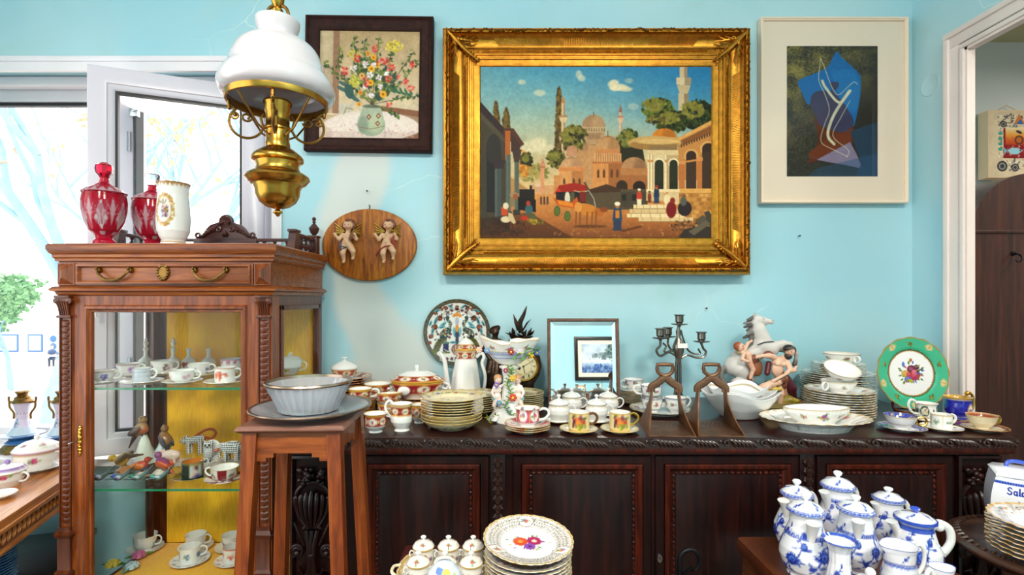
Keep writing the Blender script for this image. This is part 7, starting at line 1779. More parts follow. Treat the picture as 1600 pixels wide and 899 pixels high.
st = [(.058,0),(.054,.006),(.050,.012),(.040,.026),(.028,.040),(.0215,.060),(.018,.090),(.018,.120),(.021,.145),(.027,zb(575)),(.028,zb(572)),(.018,zb(570)),(0,zb(569))]
def stem_paint(c,W,H):
    for k in range(5): c.ell(W*(k+.5)/5,.035+.02*(k % 2),.012,.008,'8a9ad0',0,.5,.5)
    for k in range(18): c.line([(W*k/18,H*.90),(W*(k+.5)/18,H*.88),(W*(k+1)/18,H*.90)],.001,'a87a4a')
mesh_obj('stem',painted_lathe('stem',st,72,40,stem_paint,wav=lambda a,t: 1+(.10*math.cos(4*a)*(1-t/.35) if t < .35 else .03*math.cos(8*a))),'china',MT)
mb = MB()
for k in range(4): a = k*1.571+.785; mb.tube([(.030*math.cos(a),.030*math.sin(a),.022),(.050*math.cos(a),.050*math.sin(a),.018),(.060*math.cos(a),.060*math.sin(a),.006),(.052*math.cos(a),.052*math.sin(a),.001)],[.006,.010,.009,.004],10)
mb.v = [(x,y,max(z,.0005)) for x,y,z in mb.v]
mb.build('scroll_foot','porcelain',MT)
vine = MB(); vp = spline([(.006,-.046,.022),(-.012,-.034,.045),(.004,-.026,.075),(-.006,-.022,.105),(.006,-.023,.13),(.0,-.026,.15)],6); vine.tube(vp,.0014,6,col='4f7a2c')
rng = random.Random(5)
for i in range(0,len(vp),2):
    for s_ in (-1,1):
        p = Vector(vp[i]); q = p+Vector((s_*.011,-.003,.006)); vine.tube([p,(p+q)/2+Vector((0,-.003,.002)),q],[.001,.0042,.0006],6,col=rng.choice(['6fa02c','8ab83a','4f8a34']),flat=.5)
for (px,py,ww) in ((768,655,1),(775,646,1),(762,648,1)):
    p = Vector(mp_(px,py,-.04))
    for k in range(4): a = k*1.5+.3; vine.tube([p,p+Vector((.009*math.cos(a),-.006,.009*math.sin(a)+.004))],[.004,.001],6,col=['8a9a2c','6f8a2c','b8a03a'][k % 3],flat=.6)
vine.build('vine_leaves','fig',MT,fix=True)
for (px,py,dy,r,col) in ((790,577,-.030,.007,'a0286a'),(801,589,-.030,.010,'e0b03a'),(801,618,-.034,.011,'d8482c'),(780,626,-.036,.008,'5a9ad0'),(790,655,-.05,.008,'f2e6c0'),(776,600,-.02,.008,'8a6ac0'),(762,545,-.05,.008,'6a9ad8'),(838,549,-.03,.009,'5a7ab8'),(828,553,-.04,.009,'e0b83a'),(812,548,-.052,.010,'d8c8e0'),(798,547,-.055,.009,'a02c34'),(749,546,-.02,.009,'e8c0b8')):
    p = Vector(mp_(px,py,dy)); fl = MB()
    for k in range(6): a = k*1.047; fl.ball(p+Vector((r*.6*math.cos(a),0,r*.6*math.sin(a))),r*.45,8,col=col)
    fl.ball(p+Vector((0,-r*.3,0)),r*.35,8,col='e8d060'); fl.build('flower','fig',MT)
for (px,py,dy) in ((821,545,-.05),(806,553,-.053),(818,555,-.05),(833,546,-.04)):
    p = Vector(mp_(px,py,dy)); MB().tube([p,p+Vector((.008,-.003,.006)),p+Vector((.018,0,.004))],[.002,.007,.001],6,col='4f8a34',flat=.5).tube([p,p+Vector((-.006,-.003,-.006)),p+Vector((-.014,0,-.010))],[.002,.006,.001],6,col='5f9a3a',flat=.5).build('leaf','fig',MT)
PSK = 'f3dfd4'
def com_putto(s_,px):
    def q(x,y,z): return mp_(px+s_*x,y,z)
    def C(a,ra,b,rb,col=PSK): return ('c',q(*a),ra*mk,q(*b),rb*mk,col)
    def E(a,r,col=PSK): return ('e',q(*a),tuple(x*mk for x in r),col)
    h = [E((0,594,-.006),(5,5,5.6)),E((1,590,-.003),(6.4,6,5.4),'c9905c'),E((4,594,-.002),(3,4,5),'c9905c'),E((-1.6,595,-.0155),(1.1,1.1,1.3),'e8bca8'),E((-3,593,-.0145),(.7,.6,.6),'3a2c28'),E((1,593,-.0155),(.7,.6,.6),'3a2c28'),E((-1,598,-.0145),(1.2,.7,.6),'c8606a'),C((1,599,-.004),2.6,(2,603,-.003),3.4),E((2,609,-.004),(6.4,5,6.4)),E((2,619,-.004),(6.2,5.4,6)),C((-3,604,-.004),2.6,(-9,600,-.006),2.2),C((-9,600,-.006),2,(-11,592,-.006),1.6),C((6,604,-.004),2.6,(10,613,-.010),2.2),C((10,613,-.010),2,(6,620,-.018),1.6),C((0,623,-.006),4,(-3,633,-.012),3.2),C((-3,633,-.012),3,(-2,645,-.006),2),E((-2.4,648,-.010),(2,3.4,1.5)),C((4,623,-.006),4,(7,633,-.010),3.2),C((7,633,-.010),3,(4,645,-.004),2),E((4,648,-.008),(2,3.4,1.5)),E((8,622,-.008),(3,3,4),'8ac4c8')]
    blob('putto_figure',h,72,.0018,'china',MT)
com_putto(1,808); com_putto(-1,779)

# ------------------------------------------------------------------ things on and in the display cabinet
m,nt,b = nodes_of('cut_ruby'); a_ = nt.nodes.new('ShaderNodeAttribute'); a_.attribute_name = 'Col'; nt.links.new(a_.outputs['Color'],b.inputs['Base Color']); setp(b,Roughness=.08,Transmission_Weight=.45,IOR=1.3,Specular_IOR_Level=.8)
def cut_paint(c,W,H):
    n = 6
    for k in range(n):
        x = W*(k+.5)/n; w = W/n; z = c.vz
        c.poly([(x-w*.30,z(.075)),(x,z(.045)),(x+w*.30,z(.075)),(x,z(.125))],'fff6fa')
        for q in range(-3,4): c.line([(x+q*w*.08,z(.06)),(x+q*w*.03,z(.115))],.0010,'d06a80'); c.line([(x-w*.3,z(.085+q*.008)),(x+w*.3,z(.085-q*.008))],.0008,'f6c8d0')
        c.poly([(x+w*.5,z(.052)),(x+w*.38,z(.10)),(x+w*.5,z(.135)),(x+w*.62,z(.10))],'f8c0cc'); c.ell(x,z(.036),w*.22,.007,'f2d4dc')
        for q in range(5): c.line([(x+w*.5,z(.085)),(x+w*(.5+.34*math.cos(q*.7+.2)),z(.085)+.04*math.sin(q*.7+.2))],.0016,'f6d0d8')
    c.rect(0,c.vz(.135),W,c.vz(.15),'c8102c')
def ruby_jar(label,loc,rz):
    t = thing('crystal_jar',label,'jar',loc,rz,'ruby crystal jars')
    pr = [(0,.002),(.024,.002),(.027,0),(.027,.014),(.020,.022),(.022,.030),(.036,.045),(.047,.070),(.053,.100),(.054,.125),(.051,.146),(.048,.146),(.049,.1),(.03,.05),(0,.035)]
    mesh_obj('jar_body',painted_lathe('jar_body',pr,150,90,cut_paint,bg='d8183a',nomr=.05),'cut_ruby',t)
    def lid(c,W,H):
        for k in range(16): x = W*k/16; c.poly([(x,.004),(x+W/32,.030),(x+W/16,.004)],'f0c4d0'); c.line([(x,.028),(x+W/16,.005)],.0012,'fbe8ec')
    mesh_obj('lid',painted_lathe('lid',[(.052,.147),(.054,.151),(.044,.160),(.026,.170),(.012,.180),(.010,.192),(.013,.196)],96,40,lid,bg='d0203c'),'cut_ruby',t)
    mb = MB().lathe([(.010,.194),(.020,.206),(.022,.218),(.020,.228),(.008,.236),(0,.237)],8); mb.build('faceted_knob','ruby' if rz == 0 else 'crystal',t,sharp=10)
CT_ = ZT+.002
ruby_jar('ruby cut-crystal lidded jar at the left of the cabinet top',(PX(163,1.44),1.44,CT_),0); ruby_jar('ruby cut-crystal lidded jar half behind the white vase',(PX(238,1.55),1.55,CT_),.3)
def vase_p(c,W,H):
    c.rect(0,c.rim-.006,W,c.rim+.02,'a8783c'); bands(c,[c.vz(.010)],'b8823c',.006)
    for k in range(24): c.ell(W*k/24,c.rim-.008,.0034,.004,'c9964a')
    x,y = W*.5,c.vz(.095)
    for a in np.linspace(0,6.283,40): c.dabs(x+.022*math.cos(a),y+.040*math.sin(a),.006,.006,7,.0026,['c98a2c','d8a84a','9a6420','e8c878'],.9,int(a*50))
    c.ell(x,y,.019,.034,'f0ebe4'); c.ell(x-.004,y-.006,.010,.016,'b8c4d8',0,.8,.4); c.dabs(x+.003,y-.004,.009,.018,40,.003,['7a3a5a','d8b03a','4a6a3c','b8605c','3c3c54'],.9,4); c.dabs(x-.004,y+.02,.012,.006,20,.003,['9aa88a','8a6a4a'],.8,5)
pr = [(0,.002),(.028,.002),(.031,0),(.031,.006),(.028,.014),(.033,.022),(.040,.040),(.042,.075),(.040,.110),(.037,.140),(.038,.158),(.042,.172),(.040,.172),(.034,.15),(.036,.08),(0,.03)]
o = mesh_obj('vase',painted_lathe('vase',pr,130,90,vase_p),'china',None,(PX(271,1.42),1.42,CT_)); tag(o,'white vase with a gilt-framed figure scene on the cabinet top','vase')
def pt(f,*a): return lambda c,W,H: f(c,W,H,*a)
def shelf_cup(px,Y,z,r,h,shape,paint,lab,sr=None,hs=.8,rz=.1,sp=None,bg='fbfaf6',hst='c',sc_=True):
    p = Vector((PX(px,Y),Y,z+.0006))
    if sc_: make_plate('saucer','saucer under the '+lab,'saucer',p,sr or r*1.55,.010,sp,saucer_prof,seg=56,n=16); p = p+Vector((0,0,.0045))
    make_cup(lab,p,r,h,shape,paint,hs,hst,rz,seg=64,bg=bg,ht=.002)
def fol(c,W,H,cols,n=4,s=.011,z=.018,edge=None):
    for k in range(n): c.dabs(W*(k+.5)/n,c.vz(z),s,s*.8,16,s*.3,cols,.95,k); c.line([(W*(k+.5)/n-s*.5,c.vz(z)-s*.6),(W*(k+.5)/n,c.vz(z)+s*.4)],.0009,cols[0])
    if edge: bands(c,[c.rim-.002],edge,.003)
def dots(c,W,H):
    for j in range(14):
        for k in range(34): c.ell(W*(k+.5*(j % 2))/34,c.vz(.004)+j*.0028,.0011,.0008,'7a8ab0')
Z1 = SH1
shelf_cup(160,1.425,Z1,.035,.032,'low',pt(fol,['3a3ab0','5a4ac8','8a3a9a'],4,.012,.014,'a0604a'),'blue-flowered low teacup at the left of the top shelf')
shelf_cup(201,1.545,Z1,.032,.036,'tea',pt(fol,['a060c0','b87ad0'],4,.010,.020,'a0606a'),'purple-flowered teacup on the top shelf')
shelf_cup(222,1.415,Z1,.0225,.040,'can',dots,'dotted white coffee can on the top shelf',.052)
shelf_cup(254,1.585,Z1,.032,.040,'tea',pt(fol,['5a3a3a','3a6a3a','b84a4a'],4,.011,.020),'bird-painted teacup in the middle of the top shelf')
shelf_cup(285,1.415,Z1,.033,.034,'tea',pt(fol,['e0a0b4','d8b8c8'],4,.009,.018),'pale pink-sprigged teacup on the top shelf',.050)
shelf_cup(311,1.545,Z1,.031,.036,'tea',pt(fol,['3a5ab0','8a8a3a'],5,.007,.020),'butterfly-painted teacup on the top shelf')
shelf_cup(352,1.415,Z1,.027,.042,'can',pt(fol,['d8481c','e86a34'],3,.015,.020,'c9885c'),'orange tree-painted coffee can on the top shelf',.054)
shelf_cup(362,1.60,Z1,.032,.044,'tea',pt(fol,['c87a9a','b85a80'],9,.006,.034,'b85a80'),'pink lattice-bordered teacup at the back of the top shelf')
def bottle(px,lab,cols,stopper):
    t = thing('perfume_bottle',lab,'bottle',(PX(px,1.655),1.655,Z1+.0006),0,'porcelain scent bottles')
    pr = [(0,.001),(.015,.001),(.018,0),(.021,.008),(.022,.028),(.019,.038),(.009,.046),(.0055,.052),(.0055,.068),(.010,.074),(.0085,.074),(.004,.06),(0,.05)]
    mesh_obj('bottle_body',painted_lathe('bottle_body',pr,56,40,pt(fol,cols,3,.011,.024) if cols else None),'china',t)
    if stopper: MB().lathe([(.0045,.074),(.006,.078),(.0035,.082),(.007,.088),(.0075,.093),(.004,.099),(.005,.103),(.003,.108),(0,.110)],12,wav=lambda a,t: 1+.15*math.cos(3*a+t*20)).build('figure_stopper','porcelain',t)
bottle(228,'scent bottle with green leaves and figure stopper, leftmost',['2c9a4a','4ab86a'],1); bottle(271,'scent bottle with pale green leaves and figure stopper',['5aa88a','8ab85a'],1); bottle(295,'open scent bottle with red leaves',['c8321c','d8542c'],0); bottle(326,'plain white open scent bottle on the top shelf',None,0)
t = thing('covered_bowl','white lidded bowl seen through the cabinet side glass','bowl',(PX(454,1.60),1.60,Z1+.0006))
mesh_obj('bowl_body',painted_lathe('bowl_body',[(0,.001),(.014,.001),(.018,0),(.022,.006),(.034,.024),(.034,.042),(.031,.042),(.02,.01),(0,.008)],56,24,pt(fol,['8aa02c','c8a83a'],3,.010,.014)),'china',t)
MB().lathe([(.035,.042),(.035,.045),(.026,.053),(.008,.058),(.003,.060)],32).build('lid','porcelain',t)
MB().tube([(-.006,0,.060),(0,0,.066),(.007,0,.062)],[.002,.004,.001],8).build('twig_knob','porcelain',t); MB().tube(loop_handle(.033,.042,.9),.002,8).build('bowl_handle','porcelain',t)
# middle shelf: birds, animals
Z2 = SH2+.0006
def bird(lab,px,Y,z,s,body,back,breast,rz=0.,perch=None,tilt=0.,base=None,beak='3a2c24'):
    t = thing('bird_figurine',lab,'figurine',(PX(px,Y),Y,z),rz)
    c,n = math.cos(tilt),math.sin(tilt); h0 = (perch or .010)
    def q(x,y,zz): return (s*(x*c-zz*n),s*y,h0+s*(x*n+zz*c))
    bl = [('e',q(0,0,.02),(s*.022,s*.014,s*.015),body,(0,-tilt,0)),('e',q(.006,0,.014),(s*.014,s*.012,s*.011),breast),('e',q(.024,0,.034),(s*.0105,s*.0095,s*.010),body),('c',q(.032,0,.034),s*.003,q(.041,0,.035),s*.001,beak),('e',q(.029,-.008,.037),(s*.0016,)*3,'141210'),('c',q(-.014,0,.020),s*.009,q(-.042,0,.012),s*.003,back),('c',q(-.03,0,.015),s*.005,q(-.058,0,.006),s*.0022,back)]
    for sd in (-1,1): bl.append(('e',q(-.008,sd*.012,.022),(s*.022,s*.004,s*.009),back,(0,-tilt+.25,0)))
    for sd in (-1,1): bl.append(('c',q(.002,sd*.005,.008),s*.002,(0,s*sd*.005,h0-.006),s*.0016,beak))
    blob('bird_body',bl,54,.003*s,'fig',t)
    if base: MB().lathe([(.022*s,0),(.021*s,h0*.35),(.012*s,h0*.75),(.006,h0)],18,col=base,wav=lambda a,u: 1+.15*math.sin(3*a+u*9)).build('stump_base','fig',t)
    return t
bird('yellow crested bird figurine with long dark tail',196,1.50,Z2,1.05,'c9a01c','4a3a24','d8b02c',math.radians(180),.016,-.45,'a8784c')
bird('red-breasted bird figurine perched highest on a white stump',226,1.575,Z2,1.15,'b08a5c','4a3034','c8683c',math.radians(-8),.085,.75,'d6ddd0')
bird('dark-winged bird figurine perched on a white stump beside the robin',253,1.60,Z2,1.1,'9a6a3a','3a3440','a8703c',math.radians(150),.058,1.0,'c9d8dc')
MB().lathe([(.004,0),(.012,.006),(.014,.010)],16,col='3cb85a',axis='y').build('green_cup_flower','fig',COL.objects['bird_figurine.002'],(.0,-.03,.045))
bird('small parrot figurine with red and orange plumage',222,1.455,Z2,.85,'b8402c','d8782c','3a5a8a',math.radians(12),.014,.2,'d8ccc0')
bird('small parrot figurine with purple and green plumage',250,1.465,Z2,.95,'8a4a7a','c8582c','c8b82c',math.radians(170),.018,.45,'e0d8cc','d8843c')
for k,(px,col,wh) in enumerate(((158,'3a5ab0','first from left'),(188,'3a5ab8','second from left'),(217,'2c8a6a','third from left'),(249,'3c9a8a','rightmost'))):
    t = thing('swallow_figurine','tiny %s bird with raised tail, %s of the front row' % ('blue' if k < 2 else 'green',wh),'figurine',(PX(px,1.42),1.42,Z2),.25,'tiny birds at the front of the middle shelf')
    blob('bird_body',[('e',(-.006,0,.008),(.012,.008,.0075),col),('e',(-.004,-.006,.011),(.006,.004,.005),'c9d4e0'),('e',(-.016,0,.013),(.006,.0055,.0055),col),('c',(-.021,0,.013),.002,(-.027,0,.012),.0008,'3a3420'),('c',(.002,0,.009),.006,(.022,.0,.024),.004,'5a7a7a'),('c',(.018,0,.022),.004,(.036,0,.040),.0016,'3a4a4c'),('c',(-.004,.008,.010),.003,(.020,.024,.012),.0018,'30424a'),('c',(-.004,-.008,.010),.003,(-.030,-.014,.010),.0018,'30424a')],46,.003,'fig',t)
def net(f,c1):
    cl_ = np.array(L(c1))
    def g(V,C):
        m_ = (np.sin((V[:,0]+V[:,2])*f)*np.sin((V[:,0]-V[:,2])*f) > .18)[:,None]; lum = C.mean(1,keepdims=True) > .45
        return np.where(m_ & lum,cl_,C)
    return g
W_ = 'e9ebea'
def animal(name,lab,px,Y,rz,bl,net_=None,res=64):
    t = thing(name,lab,'figurine',(PX(px,Y),Y,Z2),rz); blob('body',bl,res,.003,'fig',t,paint=net_); return t
legs = lambda xs,y,r,h,col: [('c',(x,s_*y,h),r,(x,s_*y,r),r*.9,col) for x in xs for s_ in (-1,1)]
animal('pig_figurine','white pig figurine with pale pink net pattern',267,1.565,math.radians(180),[('e',(0,0,.026),(.028,.016,.017),'efe4dc'),('e',(.026,0,.028),(.012,.011,.011),'efe4dc'),('c',(.034,0,.026),.006,(.041,0,.025),.0055,'e0a898'),('c',(-.026,0,.032),.002,(-.033,.004,.036),.0014,'e0a898')]+legs((-.016,.014),.008,.005,.02,'efe4dc')+[('e',(.026,s_*.008,.038),(.004,.003,.005),'e6b8a8') for s_ in (-1,1)],net(700,'dcae9c'))
t = animal('cat_figurine','black and white net-patterned cat figurine with long orange tail',306,1.66,math.radians(180),[('c',(-.018,0,.050),.013,(.020,0,.044),.012,W_),('e',(.036,0,.044),(.012,.011,.011),W_),('c',(.046,0,.041),.005,(.049,0,.040),.004,'e08a7a'),('e',(.034,.008,.055),(.004,.003,.005),W_),('e',(.034,-.008,.055),(.004,.003,.005),W_)]+legs((-.018,.020),.009,.0055,.042,W_),net(560,'24282c'))
MB().tube(spline([(-.026,0,.055),(-.05,0,.052),(-.064,0,.066),(-.056,0,.080),(-.03,0,.078),(.004,0,.056)],6),.0042,10).build('curled_tail',plain('orange_glaze','b84a14',.15,coat=.5).name,t)
t = animal('owl_figurine','black and white net-patterned owl figurine on a shell base',326,1.575,.2,[('e',(0,0,.030),(.015,.014,.022),W_),('e',(0,0,.054),(.014,.0125,.012),W_),('c',(-.009,0,.062),.004,(-.012,0,.068),.0015,W_),('c',(.009,0,.062),.004,(.012,0,.068),.0015,W_),('e',(-.005,-.0115,.056),(.003,.002,.003),'101010'),('e',(.005,-.0115,.056),(.003,.002,.003),'101010'),('c',(0,-.012,.052),.002,(0,-.0145,.048),.001,'4a3a2a'),('e',(-.006,-.010,.007),(.004,.006,.003),'2a2a2a'),('e',(.006,-.010,.007),(.004,.006,.003),'2a2a2a')],net(640,'30363a'))
MB().lathe([(.022,0),(.024,.004),(0,.006)],24).lathe([(.0,.016),(.022,.014),(.026,.016),(.022,.018),(0,.018)],24,axis='y',cx=.006,cz=.034,sy=1.25).build('shell_back','porcelain',t)
t = animal('elephant_figurine','black and white net-patterned elephant figurine with orange ears',362,1.585,math.radians(180),[('e',(-.006,0,.044),(.026,.018,.021),W_),('e',(.024,0,.046),(.014,.012,.015),W_),('c',(.034,0,.040),.007,(.040,0,.020),.004,W_),('c',(.040,0,.020),.004,(.034,0,.012),.003,W_),('e',(.016,-.013,.046),(.010,.003,.013),W_),('e',(.016,.013,.046),(.010,.003,.013),W_),('c',(.036,-.006,.034),.002,(.046,-.008,.034),.001,'e8e0c0')]+legs((-.020,.014),.010,.0065,.032,W_),net(520,'24282c'))
MB().tube([(.034,.006,.040),(.046,.01,.036),(.054,.01,.034)],[.005,.004,.001],8).build('orange_tusk_leaf','orange_glaze',t)
def portrait(c,W,H):
    c.rect(0,0,W,c.rim,'1c2a20'); c.rect(0,c.rim+.0005,W,H,'d8822c'); bands(c,[c.rim-.003],'c9a24a',.005); x = W*.47; z = c.vz
    c.rect(x-.017,z(.004),x+.017,z(.038),'c4ced8'); c.line([(x-.017,z(.004)),(x-.017,z(.038)),(x+.017,z(.038)),(x+.017,z(.004))],.001,'c9a24a'); c.ell(x-.003,z(.010),.010,.008,'e6c4b0'); c.ell(x+.003,z(.007),.011,.005,'5a4a8a'); c.rect(x-.006,z(.014),x-.001,z(.022),'e6c4b0'); c.ell(x-.004,z(.026),.0042,.0055,'ecc8b0'); c.ell(x-.001,z(.030),.0055,.0045,'6a3c24'); c.ell(x+.002,z(.026),.003,.004,'6a3c24')
shelf_cup(301,1.44,SH2,.027,.044,'can',portrait,'dark portrait cup with gilt inside on the middle shelf',.053,.9,math.radians(60),lambda c,R: (c.ell(0,0,R*1.1,R*1.1,'1f3a26'),ring_pts(c,R*.97,.004,'c9a24a')))
shelf_cup(351,1.415,SH2,.036,.036,'tea',lambda c,W,H: (c.rect(0,0,W,c.rim,'efe6d8'),[(c.rect(W*k/4,0,W*(k+.45)/4,c.rim,'8a1c28'),sprig(c,W*(k+.72)/4,c.vz(.02),.009,RB,k)) for k in range(4)],bands(c,[c.rim],'c9a24a',.002)),'red-panelled square-edged cup on the middle shelf',.050,.9,math.radians(180),lambda c,R: [c.poly([(0,0),(R*1.1*math.cos(a),R*1.1*math.sin(a)),(R*1.1*math.cos(a+.7),R*1.1*math.sin(a+.7))],'8a1c28') for a in (0,1.57,3.14,4.71)])
def rose(lab,px,Y,z,s,col,leaf,rz=0.):
    t = thing('porcelain_rose',lab,'figurine',(PX(px,Y),Y,z+.0006),rz,'porcelain roses')
    mb = MB(); rng = random.Random(px)
    for ring,(n,rr,hh) in enumerate(((3,.004,.022),(5,.009,.020),(6,.014,.015))):
        for k in range(n):
            a = k*6.283/n+ring*.6; mb.tube([(s*rr*.5*math.cos(a),s*rr*.5*math.sin(a),s*.004),(s*rr*1.05*math.cos(a),s*rr*1.05*math.sin(a),s*hh*.6),(s*rr*.95*math.cos(a+.2),s*rr*.95*math.sin(a+.2),s*hh)],[s*.003,s*.0068,s*.004],8,col=col,flat=.55)
    mb.build('blossom','fig',t)
    for a,l in ((2.6,1),(-.2,1.1),(1.2,.8)): MB().tube([(.008*math.cos(a)*s,.008*math.sin(a)*s,.003),(.020*math.cos(a)*s,.020*math.sin(a)*s,.010*s),(.034*l*math.cos(a)*s,.034*l*math.sin(a)*s,.007*s)],[.002,.007*s,.001],8,col=leaf,flat=.4).build('leaf','fig',t)
rose('small cream porcelain rose at the right of the middle shelf',388,1.43,SH2,.8,'efe4b8','8a9a4a')
rose('yellow porcelain rose at the bottom of the cabinet',176,1.545,SH3,1.15,'e8cc4a','2c6a3a',.4); rose('pink porcelain rose at the bottom of the cabinet',217,1.60,SH3,1.15,'c8709a','5a8a3a',1.); rose('pale blue porcelain rose at the bottom of the cabinet',206,1.535,SH3,1.1,'b4ccd4','6a9a94',2.)
Z3 = SH3
shelf_cup(227,1.655,Z3,.034,.046,'tea',pt(fol,['3a8ac8','4ab85a','d8c03a'],2,.012,.02),'blue-flowered cup nearest the side glass on the cabinet floor',.052)
shelf_cup(306,1.665,Z3,.031,.044,'tea',pt(fol,['b83a8a','7a2c5a'],3,.013,.02),'purple-flowered cup at the back of the cabinet floor',.052)
shelf_cup(362,1.665,Z3,.030,.042,'tea',pt(fol,['c84a6a','5a8a3a','8a3a5a'],4,.009,.02),'cup with small mixed sprigs at the back right of the cabinet floor',.050)
shelf_cup(297,1.58,Z3,.029,.046,'can',pt(fol,['2c5ab8','3a7ac8','8a9a3a'],5,.009,.024),'blue-sprigged coffee can at the front of the cabinet floor',.055,.9,.3,lambda c,R: [c.dabs(R*.75*math.cos(a),R*.75*math.sin(a),.005,.005,8,.002,['2c5ab8','3a8ac8'],1,int(a*9)) for a in np.arange(0,6.2,.6)])
shelf_cup(364,1.58,Z3,.028,.046,'can',pt(fol,['d8381c','e8603a'],5,.009,.024,'d8381c'),'red-sprigged coffee can at the front of the cabinet floor',.052,.9,.3,lambda c,R: [c.dabs(R*.75*math.cos(a),R*.75*math.sin(a),.005,.005,8,.002,['d8381c','e8603a'],1,int(a*9)) for a in np.arange(0,6.2,.6)])
# ------------------------------------------------------------------ on the window table and sill
TZ = .7665
def mag(c,W,H): [sprig(c,W*(k+.4)/4,c.vz(.03),.016,['c82c7a','d85a94','b01c64'],k) for k in range(4)]; bands(c,[c.rim-.001],'c8a06a',.003)
p = Vector((PX(58,1.57),1.57,TZ))
make_plate('serving_plate','white plate under the magenta-flowered tureen','plate',p,.078,.012,lambda c,R: ring_pts(c,R*.97,.002,'c8a06a'))
t = thing('tureen','white tureen with magenta flowers and lid on the window table','tureen',p+Vector((0,0,.0055)))
mesh_obj('tureen_body',painted_lathe('tureen_body',[(0,.001),(.035,.001),(.040,0),(.048,.010),(.057,.030),(.057,.052),(.054,.052),(.04,.012),(0,.01)],80,30,mag),'china',t)
mesh_obj('lid',painted_lathe('lid',[(.059,.052),(.060,.056),(.050,.068),(.03,.080),(.008,.086),(0,.087)],64,20,lambda c,W,H: (bands(c,[.004],'c87a9a',.003),[sprig(c,W*(k+.4)/5,.03,.010,['9a3a8a','c85a94'],k) for k in range(5)])),'china',t)
MB().ball((0,0,.092),.008,10).build('lid_knob','porcelain',t); MB().tube(loop_handle(.056,.052,1.2),.003,8).build('tureen_handle','porcelain',t)
t = thing('covered_cup','white lidded cup with purple flowers at the left edge','cup',(PX(12,1.43),1.43,TZ))
mesh_obj('cup_body',painted_lathe('cup_body',[(0,.001),(.022,.001),(.026,0),(.036,.018),(.040,.040),(.038,.040),(.03,.012),(0,.008)],64,24,mag),'china',t)
mesh_obj('lid',painted_lathe('lid',[(.042,.040),(.042,.043),(.032,.054),(.010,.060),(0,.061)],48,14,lambda c,W,H: bands(c,[.012],'8a5ab0',.006)),'china',t); MB().ball((0,0,.066),.007,10).build('lid_knob',plain('lilac','9a7ac0',.2).name,t); MB().tube(loop_handle(.039,.04,1.),.003,8).build('cup_handle','porcelain',t)
make_plate('saucer','empty white saucer at the very left edge of the table','saucer',(PX(-4,1.335),1.335,TZ),.040,.012,None,saucer_prof)
def oil_lamp(px,Y,lab):
    t = thing('oil_lamp_base',lab,'lamp',(PX(px,Y),Y,WZ0+.0055),0,'porcelain oil lamp bases')
    MB().lathe([(0,0),(.062,0),(.064,.006),(.056,.016),(.048,.026),(.030,.030)],8).build('gilt_foot','brass_old',t)
    MB().lathe([(.046,.028),(.048,.034),(.036,.044),(.044,.050),(.060,.054),(.062,.057),(.04,.060)],32,col='3a6ea8').build('blue_base','china',t)
    def lp(c,W,H): c.rect(0,0,W,H*.2,'c8dcec'); [(c.ell(W*(k+.5)/3,.045,.015,.015,'4a7ac0'),c.ell(W*(k+.5)/3,.045,.011,.011,'f4ecf0'),sprig(c,W*(k+.5)/3,.045,.008,['6a2a4a','3a6ab0'],k)) for k in range(3)]; [c.ell(W*k/12,H*.55,.0025,.003,'7a2a4a') for k in range(12)]
    mesh_obj('body',painted_lathe('body',[(.044,.058),(.034,.072),(.024,.088),(.018,.110),(.018,.135),(.024,.160),(.028,.168),(0,.169)],64,40,lp,bg='e2d6ec'),'china',t)
    MB().lathe([(.030,.168),(.030,.172),(.022,.180),(.022,.186),(.014,.192),(.016,.200),(.020,.204),(.018,.208),(0,.208)],24).build('burner_collar','brass_old',t)
    for s_ in (-1,1): MB().tube(spline([(s_*.028,0,.168),(s_*.046,0,.172),(s_*.048,0,.188)],4),.0034,8).tube(spline([(s_*.046,0,.172),(s_*.044,0,.150),(s_*.030,0,.130),(s_*.030,0,.110)],4),.0034,8).build('side_handle','brass_old',t)
oil_lamp(35,1.80,'porcelain oil lamp base with bronze handles, fully visible on the sill'); oil_lamp(97,1.805,'porcelain oil lamp base half hidden behind the cabinet post')
b = make_plate('blue_plate','','plate',(-1.345,1.33,.537),.062,.010,lambda c,R: (c.ell(0,0,R*1.1,R*1.1,'5a9ad8'),c.ell(0,0,R*.6,R*.6,'dce8f4')),seg=40,n=12)
stack(b,16,.0072,('lowest blue plate on the low chest','blue plate in the stack on the low chest','top blue plate of the stack on the low chest'),'blue plates',.001,20)

# ------------------------------------------------------------------ glass on the plant stand
p = Vector((PX(487,1.05),1.05,PZt+.0005))
t = thing('glass_plate','pressed glass plate with silver rim on the plant stand','plate',p)
rib = lambda a,u: 1+.012*math.cos(40*a)
MB().lathe([(0,.003),(.060,.003),(.066,0),(.070,.003),(.110,.013),(.116,.016),(.116,.0185),(.108,.0165),(.07,.0075),(.06,.0068),(0,.0068)],120,wav=lambda a,u: 1+.006*math.cos(36*a)).build('plate_body','pressed',t)
MB().lathe([(.113,.0155),(.1185,.0155),(.1195,.0175),(.118,.0195),(.113,.019),(.113,.0155)],72).build('silver_rim','silver_rim',t)
t = thing('glass_bowl','fluted pressed glass bowl with silver rim on the glass plate','bowl',p+Vector((-.005,0,.0085)))
MB().lathe([(0,.004),(.046,.004),(.052,0),(.057,.002),(.060,.010),(.070,.032),(.083,.058),(.080,.058),(.066,.032),(.055,.011),(.03,.008),(0,.0078)],180,wav=lambda a,u: 1+(.022*max(-.2,math.cos(30*a)) if .25 < u < .56 else 0)).build('bowl_body','pressed',t,sharp=25)
MB().lathe([(.079,.0565),(.0855,.0565),(.0865,.059),(.085,.062),(.080,.062),(.079,.0565)],90).build('silver_rim','silver_rim',t)

